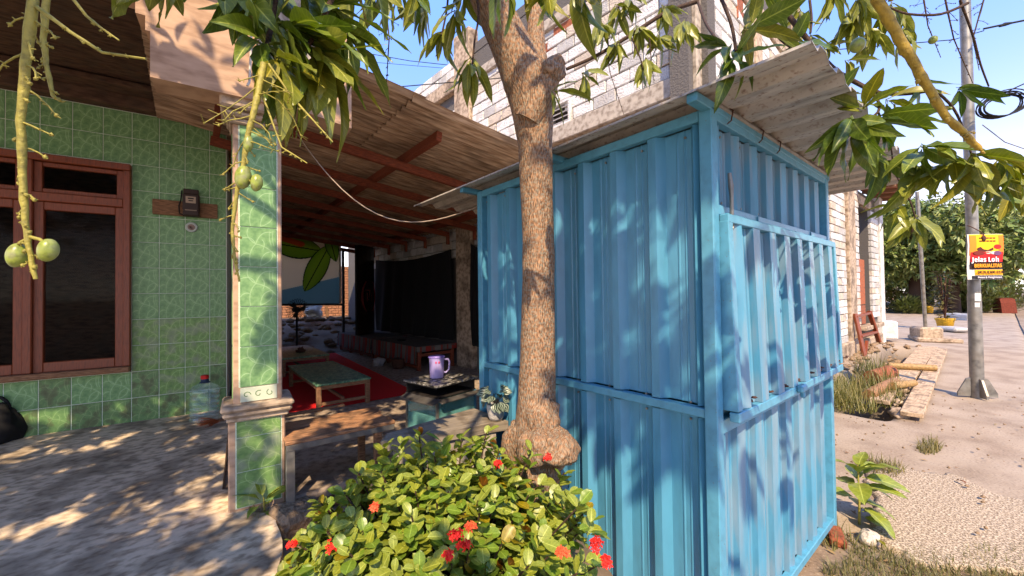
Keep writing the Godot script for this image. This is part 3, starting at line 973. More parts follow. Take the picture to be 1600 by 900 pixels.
func build_terrace_things() -> void:
	var e := Basis(Vector3.UP, deg_to_rad(HOUSE_TURN))
	# big water bottle
	var p := on_y(320, 657, 0.335)
	var t := thing("water_bottle", "large clear blue water bottle with a red cap by the green wall", "water bottle", p)
	t.scale = Vector3.ONE * 0.88
	var b := mb()
	var prof := [Vector2(0.0, 0.0), Vector2(0.115, 0.0), Vector2(0.135, 0.02)]
	for k in 5:
		prof.append_array([Vector2(0.135, 0.04 + k * 0.055), Vector2(0.124, 0.05 + k * 0.055), Vector2(0.124, 0.062 + k * 0.055), Vector2(0.135, 0.075 + k * 0.055)])
	prof.append_array([Vector2(0.136, 0.34), Vector2(0.11, 0.375), Vector2(0.05, 0.41), Vector2(0.032, 0.425), Vector2(0.03, 0.455)])
	b.lathe(prof, Vector3.ZERO, 28)
	part("body", b, mats.bottle, t)
	b = mb()
	b.lathe([Vector2(0.034, 0.452), Vector2(0.036, 0.454), Vector2(0.036, 0.485), Vector2(0.03, 0.49), Vector2(0, 0.49)], Vector3.ZERO, 20)
	part("cap", b, tint("red_cap", "plain", Color(0.75, 0.10, 0.06)), t)
	b = mb()
	b.lathe([Vector2(0.052, 0.411), Vector2(0.036, 0.425), Vector2(0.0335, 0.45), Vector2(0.03, 0.45)], Vector3.ZERO, 20)
	part("neck", b, tint("bottle_neck", "plain", Color(0.10, 0.17, 0.27)), t)
	# broom head of orange straws
	p = on_y(334, 664, 0.31)
	t = thing("straw_broom", "orange straw broom lying on the terrace beside the water bottle", "broom", p, 20.0)
	b = mb()
	for k in 70:
		var a := rng.randf_range(-0.7, 0.7)
		var up := rng.randf_range(0.0, 0.45)
		var d := Vector3(-cos(a) * cos(up), sin(up), sin(a) * cos(up))
		var o := Vector3(0.05, 0.012, 0) + Vector3(0, rng.randf_range(0, 0.02), rng.randf_range(-0.02, 0.02))
		b.tube([o, o + d * 0.09, o + d * rng.randf_range(0.15, 0.19) - Vector3(0, 0.012, 0)], [0.0022, 0.002, 0.001], 4, false)
	part("bristles", b, mats.straw, t)
	b = mb()
	b.tube([Vector3(0.03, 0.02, 0), Vector3(0.10, 0.02, 0.0), Vector3(0.42, 0.02, 0.02)], [0.028, 0.02, 0.012], 10)
	part("handle", b, mats.pale_wood, t)
	# dark bag at the left edge
	p = on_y(-6, 700, 0.31)
	t = thing("black_bag", "black slumped bag with a loop handle at the foot of the tiled wall", "bag", p)
	b = mb()
	b.blob(Vector3(0, 0.15, 0), Vector3(0.30, 0.36, 0.24), noise, 0.5, 9, 14, 2.0)
	part("body", b, mats.black_cloth, t)
	b = mb()
	var pts := []
	for k in 9:
		var a := PI * k / 8.0
		pts.append(Vector3(cos(a) * 0.07, 0.28 + sin(a) * 0.13, 0))
	b.tube(pts, 0.012, 8)
	part("handle", b, mats.black, t)

# ---------------------------------------------------------------- the shed
func roof_y(u: float) -> float:
	return 3.07 - 0.1146 * (u - 1.34)

func build_shed() -> void:
	var base := P(2.0, 0.2, 6.0)
	var slope := Basis(Vector3.BACK, -atan(0.1146))
	var s := thing("open_shed", "open shed with a corrugated sheet roof on reddish wooden rafters", "shed", base)
	# corrugated sheets, each its own piece, lapped like shingles
	for k in 9:
		var v0 := 2.88 + k * 0.88
		for q in [[-0.25, 1.47, 0.016], [1.37, 3.02, 0.0], [2.93, 4.16, -0.014]]:
			var rows := []
			for side in 2:
				var row := PackedVector3Array()
				var u: float = q[side]
				for j in 61:
					var v := v0 + 0.97 * j / 60.0
					row.append(P(u, roof_y(u) + q[2] + 0.004 * (k % 2) + 0.02 * cos(j * TAU * 9.0 / 60.0) + rng.randf_range(-0.001, 0.001), v))
				rows.append(row)
			# underside a few millimetres below, closed at the rim
			var b := mb(base)
			b.grid(rows)
			var low := []
			for row in rows:
				var r2 := PackedVector3Array()
				for x in row:
					r2.append(x - Vector3(0, 0.006, 0))
				low.append(r2)
			b.grid([low[1], low[0]])
			b.grid([rows[0], low[0]])
			b.grid([low[1], rows[1]])
			part("roof_sheet", b, mats.asbestos, s)
	for v in [3.92, 4.80, 5.62, 6.45, 7.28, 8.10, 8.95, 9.80, 10.60]:
		var u0 := 0.15
		var u1: float = 3.75 - 0.05 * (v - 6.0)
		var b := mb(base)
		b.box(P((u0 + u1) / 2, roof_y((u0 + u1) / 2) - 0.175, v), Vector3((u1 - u0) * 1.006, 0.085, 0.055), slope, 0.004)
		var r := part("rafter", b, mats.red_wood, s)
		b = mb(base)
		b.box(P(u1 - 0.02, roof_y(u1) - 0.27, v), Vector3(0.05, 0.17, 0.05), Basis(), 0.004)
		part("rafter_foot", b, mats.red_wood, r)
	for u in [1.75, 3.45, 0.2]:
		var b := mb(base)
		b.box(P(u, roof_y(u) - 0.085, 6.9), Vector3(0.055, 0.09, 7.45), slope, 0.004)
		part("purlin", b, mats.red_wood, s)
	for q in [[3.02, 10.55], [0.35, 10.55]]:
		var b := mb(base)
		b.box(P(q[0], (roof_y(q[0]) - 0.2 + 0.2) / 2, q[1]), Vector3(0.06, roof_y(q[0]) - 0.4, 0.06), Basis(), 0.004)
		part("post", b, mats.dark_steel, s)
	# the cable that sags under the roof
	var a := at(462, 205, 2.9)
	var z := P(1.62, 2.14, 2.32)
	var pts := []
	for k in 17:
		var t := k / 16.0
		pts.append(a.lerp(z, t) - Vector3(0, 0.37 * sin(PI * pow(t, 0.9)), 0))
	var c := thing("cable", "thin white cable sagging under the shed roof from pillar to kiosk", "cable", a)
	part("cable_run", mb(a).tube(pts, 0.0042, 6), tint("pale_cable", "plain", Color(0.62, 0.55, 0.48)), c)

func low_table(label: String, u0: float, u1: float, v0: float, v1: float, h: float, grp: String) -> Node3D:
	var base := P((u0 + u1) / 2, 0.2, (v0 + v1) / 2)
	var t := thing("low_table", label, "low table", base, 0.0, grp)
	var sx := u1 - u0
	var sz := v1 - v0
	part("tabletop", mb().box(Vector3(0, h - 0.012, 0), Vector3(sx, 0.024, sz), Basis(), 0.005), mats.marble, t)
	var b := mb()
	for s in [-1.0, 1.0]:
		b.box(Vector3(s * (sx / 2 - 0.03), h - 0.048, 0), Vector3(0.022, 0.045, sz - 0.05), Basis(), 0.003)
		b.box(Vector3(0, h - 0.048, s * (sz / 2 - 0.03)), Vector3(sx - 0.08, 0.044, 0.022), Basis(), 0.003)
	part("apron", b, mats.pale_wood, t)
	for s in [-1.0, 1.0]:
		for q in [-1.0, 1.0]:
			part("leg", mb().box(Vector3(s * (sx / 2 - 0.035), (h - 0.026) / 2, q * (sz / 2 - 0.035)), Vector3(0.05, h - 0.026, 0.05), Basis(), 0.004), mats.pale_wood, t)
		part("stretcher", mb().box(Vector3(0, 0.075, s * (sz / 2 - 0.035)), Vector3(sx - 0.12, 0.035, 0.025), Basis(), 0.003), mats.pale_wood, t)
	part("stretcher", mb().box(Vector3(0, 0.095, 0), Vector3(0.03, 0.035, sz - 0.12), Basis(), 0.003), mats.pale_wood, t)
	return t

func build_shed_things() -> void:
	# carpet
	var b := mb()
	var rows := []
	for k in 40:
		var v := lerpf(4.93, 9.7, k / 39.0)
		var row := PackedVector3Array()
		for q in 16:
			var u := lerpf(0.25, 2.36 + 0.05 * (v - 5.0), q / 15.0)
			row.append(P(u, 0.209 + 0.004 * noise.get_noise_2d(u * 60, v * 60), v))
		rows.append(row)
	b.grid(rows)
	tag(hang("carpet", b.mesh(), mats.carpet, self), "bright red carpet on the shed floor under the low tables", "carpet")
	low_table("near low wooden table with green marbled top on the red carpet", 1.10, 1.72, 4.88, 6.55, 0.31, "low tables on the carpet")
	low_table("far low wooden table with green marbled top and a small clutter on it", 1.15, 1.88, 7.35, 9.1, 0.31, "low tables on the carpet")
	b = mb()
	var ash := P(1.55, 0.51, 8.0)
	var t := thing("ashtray", "small dark reddish ashtray heap on the far low table", "ashtray", ash)
	b.lathe([Vector2(0, 0), Vector2(0.07, 0), Vector2(0.09, 0.035), Vector2(0.08, 0.035), Vector2(0.06, 0.012), Vector2(0, 0.012)], Vector3.ZERO, 14)
	part("bowl", b, mats.rusty, t)
	b = mb()
	b.blob(Vector3(0.0, 0.045, 0), Vector3(0.11, 0.09, 0.08), noise, 0.9, 6, 8, 3.0)
	part("scraps", b, mats.rusty, t)
	tag(hang("long_stool", mb().box(P(1.0, 0.40, 9.75), Vector3(0.9, 0.06, 0.3), Basis(), 0.01).box(P(0.62, 0.285, 9.75), Vector3(0.06, 0.17, 0.26)).box(P(1.38, 0.285, 9.75), Vector3(0.06, 0.17, 0.26)).mesh(), mats.dark_steel, self), "dark low stool behind the far low table", "stool")

	# platform benches under striped cloth, along the brick wall
	var e := Basis(Vector3.UP, deg_to_rad(BRICK_TURN))
	for q in [[6.15, 8.05, "near platform bench under red and grey striped cloth, open at its end"], [8.07, 10.1, "far platform bench under red and grey striped cloth beside the hanging banner"]]:
		var mid := Vector3(3.74, 0.2, -(q[0] + q[1]) / 2)
		var p := thing("platform_bench", q[2], "platform bench", e * mid, BRICK_TURN, "platform benches along the brick wall")
		var len_: float = q[1] - q[0]
		part("platform", mb().box(Vector3(0, 0.40, 0), Vector3(0.80, 0.03, len_), Basis(), 0.008), tint("grey_cloth", "black_cloth", Color(0.34, 0.31, 0.28)), p)
		# hanging cloth on the front and at the open end
		var cr := []
		for r in 4:
			var row := PackedVector3Array()
			for k in 61:
				var zz: float = len_ / 2 - len_ * k / 60.0
				row.append(Vector3(-0.405 - 0.010 * r * (0.5 + 0.5 * sin(k * 0.9 + r)), 0.417 - 0.10 * r, zz))
			cr.append(row)
		part("cloth", mb().grid(cr, false, Vector2(3.0, 1)), mats.cloth, p)
		cr = []
		for r in 2:
			var row := PackedVector3Array()
			for k in 13:
				row.append(Vector3(-0.405 + 0.81 * k / 12.0, 0.418 - 0.09 * r, len_ / 2 + 0.004 + 0.006 * sin(k)))
			cr.append(row)
		part("cloth", mb().grid(cr, false, Vector2(1.5, 1)), mats.cloth, p)
		for k in 4:
			var zz := lerpf(-len_ / 2 + 0.06, len_ / 2 - 0.06, k / 3.0)
			for x in [-0.34, 0.34]:
				part("leg", mb().box(Vector3(x, 0.19, zz), Vector3(0.06, 0.38, 0.06), Basis(), 0.004), mats.red_wood, p)
		part("rail", mb().box(Vector3(-0.345, 0.06, 0), Vector3(0.03, 0.05, len_ - 0.2), Basis(), 0.004), mats.red_wood, p)
		part("end_board", mb().box(Vector3(0.0, 0.27, len_ / 2 - 0.03), Vector3(0.62, 0.05, 0.02), Basis(), 0.003), mats.red_wood, p)
	tag(hang("saucer", mb().lathe([Vector2(0, 0), Vector2(0.07, 0.0), Vector2(0.10, 0.02), Vector2(0.09, 0.022), Vector2(0, 0.008)], e * Vector3(3.62, 0.616, -7.3), 16).mesh(), mats.black, self), "small dark saucer on the near platform bench", "saucer")

	# black cloths on the brick wall
	for q in [[6.22, 9.62, "wide black cloth hung on the brick wall over the platform benches", 0.66], [4.9, 5.62, "narrow black cloth right of the concrete column", 0.62]]:
		var rows2 := []
		for r in 12:
			var row := PackedVector3Array()
			for k in 50:
				var t2 := k / 49.0
				var nb: float = lerpf(q[1], q[0], t2)
				var top := 2.40 - 0.10 * sin(PI * t2) - 0.05 * t2
				var y: float = lerpf(top, q[3], r / 11.0)
				row.append(e * Vector3(4.12 - 0.03 * sin(t2 * 40.0 + r * 0.3) * (0.3 + r / 11.0) - 0.02, y, -nb))
			rows2.append(row)
		tag(hang("black_cloth", mb().grid(rows2).mesh(), mats.black_cloth, self), q[2], "cloth", "black cloths on the brick wall")

	# mural banner on its rails
	var p0 := P(1.9, 1.3, 10.45)
	var mu := thing("painted_board", "painted board of broad green leaves on cream, hung across the shed's back", "mural board", p0)
	var poly := PackedVector2Array([Vector2(-1.55, 0.07), Vector2(1.0, 0.03), Vector2(1.0, 1.56), Vector2(-1.55, 1.86)])
	part("panel", mb().prism(poly, -0.012, 0.012), mats.mural, mu)
	part("rail", mb().bar(Vector3(-1.6, 1.90, 0.0), Vector3(1.08, 1.585, 0.0), 0.04, 0.05, 0.004), mats.dark_steel, mu)
	part("rail", mb().bar(Vector3(-1.6, 0.055, 0.0), Vector3(1.08, 0.005, 0.0), 0.04, 0.05, 0.004), mats.dark_steel, mu)
	part("edge_strip", mb().box(Vector3(1.025, 0.80, 0), Vector3(0.04, 1.52, 0.03)), tint("pale_strip", "plain", Color(0.75, 0.70, 0.62)), mu)

	# tall wrapped banner with a red round emblem
	var bp := P(3.2, 0.22, 9.45)
	var ban := thing("hanging_banner", "tall dark plastic-wrapped banner with a red ring emblem, beside the platform benches", "banner", bp, 40.0)
	var rows3 := []
	for r in 16:
		var row := PackedVector3Array()
		for k in 17:
			var a := lerpf(-1.2, 1.2, k / 16.0)
			row.append(Vector3(sin(a) * 0.37, 2.45 - 2.4 * r / 15.0, cos(a) * 0.10 + 0.012 * noise.get_noise_2d(k * 50, r * 22)))
		rows3.append(row)
	part("sheet", mb().grid(rows3), M("banner", Color(0.17, 0.12, 0.09), 0.25, {"tex": "bark", "scale": Vector3(3, 0.5, 3), "world": false}), ban)
	part("backing", mb().box(Vector3(0, 1.23, -0.03), Vector3(0.66, 2.44, 0.05), Basis(), 0.005), mats.black, ban)
	for q in [[-1.0, Color(0.42, 0.10, 0.07)], [1.0, Color(0.55, 0.04, 0.04)]]:
		b = mb()
		var rr := []
		for j in 2:
			var row := PackedVector3Array()
			for k in 15:
				var a := lerpf(-1.1, 1.1, k / 14.0)
				var rad := 0.34 - (0.075 if j == 1 else 0.0) * cos(a)
				var x: float = q[0] * cos(a) * rad * 0.88
				var y := 1.28 + sin(a) * (0.40 - 0.02 * j)
				row.append(Vector3(x, y, 0.118 - 0.42 * x * x + 0.004))
			rr.append(row)
		b.grid(rr)
		part("emblem_arc", b, tint("emblem%d" % int(q[0]), "plain", q[1]), ban)
	b = mb()
	for q in [[-0.09, 1.42, 0.18, 0.025], [0.0, 1.33, 0.025, 0.2], [-0.07, 1.2, 0.12, 0.02], [0.09, 1.26, 0.02, 0.2], [-0.1, 1.26, 0.02, 0.2]]:
		b.box(Vector3(q[0], q[1], 0.118), Vector3(q[2], q[3], 0.004))
	part("emblem_mark", b, tint("emblem_mark", "plain", Color(0.42, 0.16, 0.12)), ban)

	# standing fan
	var fp := P(1.86, 0.2, 10.0)
	var fan := thing("standing_fan", "dark standing fan with a round wire cage below the painted board", "fan", fp, 12.0)
	part("base", mb().lathe([Vector2(0.0, 0.0), Vector2(0.2, 0.0), Vector2(0.19, 0.03), Vector2(0.04, 0.05), Vector2(0, 0.05)], Vector3.ZERO, 18), mats.black, fan)
	part("pole", mb().tube([Vector3(0, 0.04, 0), Vector3(0, 1.0, 0)], 0.022, 10), mats.black, fan)
	part("motor", mb().tube([Vector3(0, 1.02, -0.12), Vector3(0, 1.02, 0.03)], [0.06, 0.07], 14), mats.black, fan)
	b = mb()
	for k in 28:
		var a := TAU * k / 28
		var d := Vector3(cos(a), sin(a), 0)
		b.tube([Vector3(0, 1.02, 0.12) + d * 0.03, Vector3(0, 1.02, 0.10) + d * 0.20, Vector3(0, 1.02, 0.05) + d * 0.25, Vector3(0, 1.02, -0.02) + d * 0.21, Vector3(0, 1.02, -0.05) + d * 0.05], 0.005, 4, false)
	part("cage", b, mats.dark_steel, fan)
	for k in 3:
		var a := TAU * k / 3
		var d := Vector3(cos(a), sin(a), 0)
		var s := Vector3(-sin(a), cos(a), 0)
		part("blade", mb().face_pair([Vector3(0, 1.02, 0.05) + d * 0.03 - s * 0.02, Vector3(0, 1.02, 0.03) + d * 0.18 - s * 0.02, Vector3(0, 1.02, 0.06) + d * 0.17 + s * 0.10, Vector3(0, 1.02, 0.07) + d * 0.03 + s * 0.03], 0.004), tint("fan_blade", "plain", Color(0.16, 0.14, 0.09)), fan)

	# glass show cabinet
	var cp := at(690, 640, 3.62)
	cp.y = 0.2
	var cab := thing("show_cabinet", "low glass show cabinet with a speckled top and an open dark shelf", "cabinet", cp, 12.0)
	var hh := 0.53
	part("top", mb().box(Vector3(0, hh + 0.008, 0), Vector3(0.50, 0.016, 0.46), Basis(), 0.003), mats.speckled_top, cab)
	b = mb()
	b.box(Vector3(0, hh - 0.095, -0.005), Vector3(0.46, 0.012, 0.43), Basis(), 0.002)
	b.box(Vector3(0, hh - 0.01, -0.005), Vector3(0.46, 0.012, 0.42), Basis(), 0.002)
	b.box(Vector3(0.0, hh - 0.05, -0.20), Vector3(0.46, 0.09, 0.012))
	b.box(Vector3(0.222, hh - 0.05, 0.0), Vector3(0.012, 0.09, 0.40))
	part("shelf", b, mats.dark_steel, cab)
	part("drop_flap", mb().box(Vector3(-0.26, hh - 0.115, 0.02), Vector3(0.10, 0.012, 0.46), Basis(Vector3.BACK, 0.35), 0.003).box(Vector3(0.0, hh - 0.118, 0.245), Vector3(0.46, 0.012, 0.06), Basis(Vector3.RIGHT, 0.3), 0.003), tint("flap_grey", "galv", Color(0.45, 0.44, 0.44)), cab)
	for x in [-1.0, 1.0]:
		for z in [-1.0, 1.0]:
			part("corner_post", mb().box(Vector3(x * 0.225, (hh - 0.1) / 2, z * 0.205), Vector3(0.022, hh - 0.1, 0.022), Basis(), 0.002), mats.galv if x < 0 else tint("cab_blue", "blue_frame", Color(0.25, 0.5, 0.62)), cab)
	for q in [[Vector3(0, 0.22, 0.205), Vector3(0.43, 0.40, 0.005)], [Vector3(-0.225, 0.22, 0), Vector3(0.005, 0.40, 0.39)]]:
		part("pane", mb().box(q[0], q[1]), tint("cab_glass", "glass", Color(0.55, 0.85, 0.83, 0.3)), cab)
	part("back_panel", mb().box(Vector3(0, 0.22, -0.205), Vector3(0.43, 0.42, 0.01)).box(Vector3(0.225, 0.22, 0), Vector3(0.008, 0.42, 0.38)), tint("cab_back", "plain", Color(0.36, 0.52, 0.50)), cab)
	part("bottom_shelf", mb().box(Vector3(0, 0.05, 0), Vector3(0.43, 0.012, 0.39)).box(Vector3(-0.10, 0.26, 0), Vector3(0.2, 0.01, 0.37)), mats.pale_wood, cab)
	part("tins", mb().tube([Vector3(-0.12, 0.265, 0.05), Vector3(-0.12, 0.33, 0.05)], 0.05, 12).tube([Vector3(-0.1, 0.058, 0.05), Vector3(-0.1, 0.13, 0.05)], 0.06, 12), tint("tin", "plain", Color(0.6, 0.5, 0.4)), cab)
	# purple jug
	var jp := cp + Vector3(-0.03, hh + 0.017, -0.03)
	var jug := thing("plastic_jug", "translucent purple plastic jug on the show cabinet", "jug", jp, -20.0)
	b = mb()
	b.lathe([Vector2(0.0, 0.004), Vector2(0.058, 0.0), Vector2(0.062, 0.01), Vector2(0.068, 0.17), Vector2(0.074, 0.19), Vector2(0.071, 0.19), Vector2(0.064, 0.17), Vector2(0.058, 0.012), Vector2(0, 0.01)], Vector3.ZERO, 24)
	part("body", b, mats.jug, jug)
	part("handle", mb().tube([Vector3(0.066, 0.165, 0), Vector3(0.105, 0.165, 0), Vector3(0.118, 0.14, 0), Vector3(0.112, 0.07, 0), Vector3(0.085, 0.045, 0), Vector3(0.062, 0.05, 0)], 0.009, 8), mats.jug, jug)
	part("lid", mb().lathe([Vector2(0.073, 0.186), Vector2(0.076, 0.188), Vector2(0.076, 0.197), Vector2(0.07, 0.2), Vector2(0, 0.2)], Vector3.ZERO, 24), tint("jug_lid", "jug", Color(0.60, 0.52, 0.84, 0.8)), jug)
	part("print_mark", mb().box(Vector3(-0.015, 0.15, 0.068), Vector3(0.010, 0.018, 0.003)).box(Vector3(0.012, 0.15, 0.068), Vector3(0.010, 0.018, 0.003)), tint("jug_print", "plain", Color(0.8, 0.05, 0.2)), jug)

	# white cat-sized crumpled bag by the benches
	tag(hang("plastic_bag", mb().blob(P(2.72, 0.27, 7.35), Vector3(0.22, 0.16, 0.2), noise, 0.9, 8, 12, 5.0).mesh(), tint("bag_white", "plain", Color(0.62, 0.60, 0.58)), self), "small crumpled pale plastic bag on the floor by the platform benches", "bag")
	tag(hang("clay_pot", mb().lathe([Vector2(0.0, 0.0), Vector2(0.09, 0.0), Vector2(0.13, 0.16), Vector2(0.12, 0.18), Vector2(0, 0.15)], P(2.9, 0.2, 6.85), 16).mesh(), mats.rusty, self), "dull reddish clay pot on the floor before the platform bench", "pot")

func build_yard() -> void:
	# behind the shed: a sunlit brick wall, heaps, posts and a bundle
	var wb := P(3.4, 0.6, 14.2)
	var w := thing("yard_wall", "sunlit rough orange brick wall beyond the shed's back", "wall", wb, -6.0)
	part("core", mb().box(Vector3(0, 0.85, -0.06), Vector3(7.0, 2.15, 0.10)), mats.mortar, w)
	var b := mb()
	for r in 26:
		for k in 34:
			var x := -3.4 + k * 0.205 + (r % 2) * 0.1
			b.box(Vector3(x, -0.2 + r * 0.083, 0.0), Vector3(0.19, 0.068, 0.05 + rng.randf_range(0, 0.02)))
	var br := part("bricks", b, tint("yard_brick", "orange_brick", Color(0.74, 0.52, 0.38)), w)
	br.set_meta("kind", "stuff")
	b = mb()
	for k in 150:
		var u := rng.randf_range(0.2, 3.6)
		var v := rng.randf_range(9.9, 12.2)
		var s := rng.randf_range(0.08, 0.22)
		b.blob(P(u, ground_height(u, v) + s * 0.2, v), Vector3(s * 1.4, s * 0.6, s), noise, 0.8, 5, 7, k)
	tag(hang("rubble_heap", b.mesh(), tint("yard_stone", "stone", Color(0.50, 0.40, 0.31)), self), "heap of broken stone and brick rubble in the yard behind the shed", "rubble", "", "stuff")
	for q in [[478, 470, 0.10, "pale wooden post standing in the rubble of the back yard"], [512, 478, 0.07, "thin leaning pale post next to the yard's brick wall"]]:
		var p := on_v(q[0], q[1], 12.6)
		p.y = ground_height(p.x, 12.6)
		var t := mb().bar(p, p + Vector3(-0.10, 0.95, 0), q[2], q[2], 0.008)
		tag(hang("wooden_post", t.mesh(), mats.pale_wood, self), q[3], "post")
	var sp := on_v(490, 490, 12.3)
	sp.y = ground_height(sp.x, 12.3)
	var sack := thing("white_sack", "lumpy white sack on the rubble behind the shed", "sack", sp)
	part("body", mb().blob(Vector3(0, 0.25, 0), Vector3(0.45, 0.45, 0.4), noise, 0.8, 9, 12, 9.0), mats.pot, sack)
	part("top", mb().blob(Vector3(-0.05, 0.47, 0), Vector3(0.28, 0.2, 0.25), noise, 0.9, 7, 10, 11.0), mats.pot, sack)
	for q in [[-1.5, 23.0, 5.0, "leafy tree showing over the painted board"], [4.2, 25.0, 5.5, "leafy tree beyond the yard's brick wall"]]:
		far_tree(P(q[0], 0.6, q[1]), q[2], 2.0, 700, Color(0.10, 0.13, 0.03), q[3], "trees behind the yard", q[0])

# ---------------------------------------------------------------- white limestone-brick building
# one block of a brick shape with worn, uneven corners
func brick_mesh(size: Vector3, k: int) -> ArrayMesh:
	var r := RandomNumberGenerator.new()
	r.seed = 50 + k
	var b := mb()
	b.box(Vector3.ZERO, size, Basis(), 0.008)
	for j in b.v.size():
		var p := b.v[j]
		b.v[j] = p + Vector3(noise.get_noise_3d(p.x * 900 + k * 50, p.y * 900, p.z * 900), noise.get_noise_3d(p.x * 900, p.y * 900 + k * 50, p.z * 900), noise.get_noise_3d(p.x * 900, p.y * 900, p.z * 900 + k * 50)) * 0.006
	return b.mesh()

var brick_kinds := []

# bricks between x0..x1, y0..y1 on a wall in the frame of parent; axis x along, face at z
func lay_bricks(parent: Node3D, x0: float, x1: float, y0: float, y1: float, z: float, length: float, height: float, base: Vector3, side := false, hole := Rect2()) -> void:
	var names := ["limestone", "limestone", "limestone_white", "limestone_grey", "limestone_cream"]
	var rows := int(round((y1 - y0) / height))
	for r in rows:
		var x := x0 - (length * 0.5 if r % 2 else 0.0) - rng.randf_range(0, length * 0.15)
		while x < x1:
			var w := length * rng.randf_range(0.92, 1.08)
			var a := maxf(x, x0)
			var e := minf(x + w, x1)
			x += w
			if e - a < 0.05:
				continue
			var y := y0 + (r + 0.5) * (y1 - y0) / rows
			if hole.has_point(Vector2((a + e) / 2, y)):
				continue
			var m: Material = mats[names[rng.randi() % names.size()]]
			var sx := (e - a - 0.014) / 0.30
			var sy := ((y1 - y0) / rows - 0.014) / 0.14
			var bs := Basis.from_euler(Vector3(rng.randf_range(-0.012, 0.012), rng.randf_range(-0.012, 0.012), rng.randf_range(-0.008, 0.008))) * Basis.from_scale(Vector3(sx, sy, 1))
			var p := Vector3((a + e) / 2, y, z + rng.randf_range(-0.006, 0.006))
			if side:
				bs = Basis(Vector3.UP, -PI / 2) * bs
				p = Vector3(z + rng.randf_range(-0.006, 0.006), y, -(a + e) / 2)
			hang("brick", brick_kinds[rng.randi() % brick_kinds.size()], m, parent, p - base, bs)

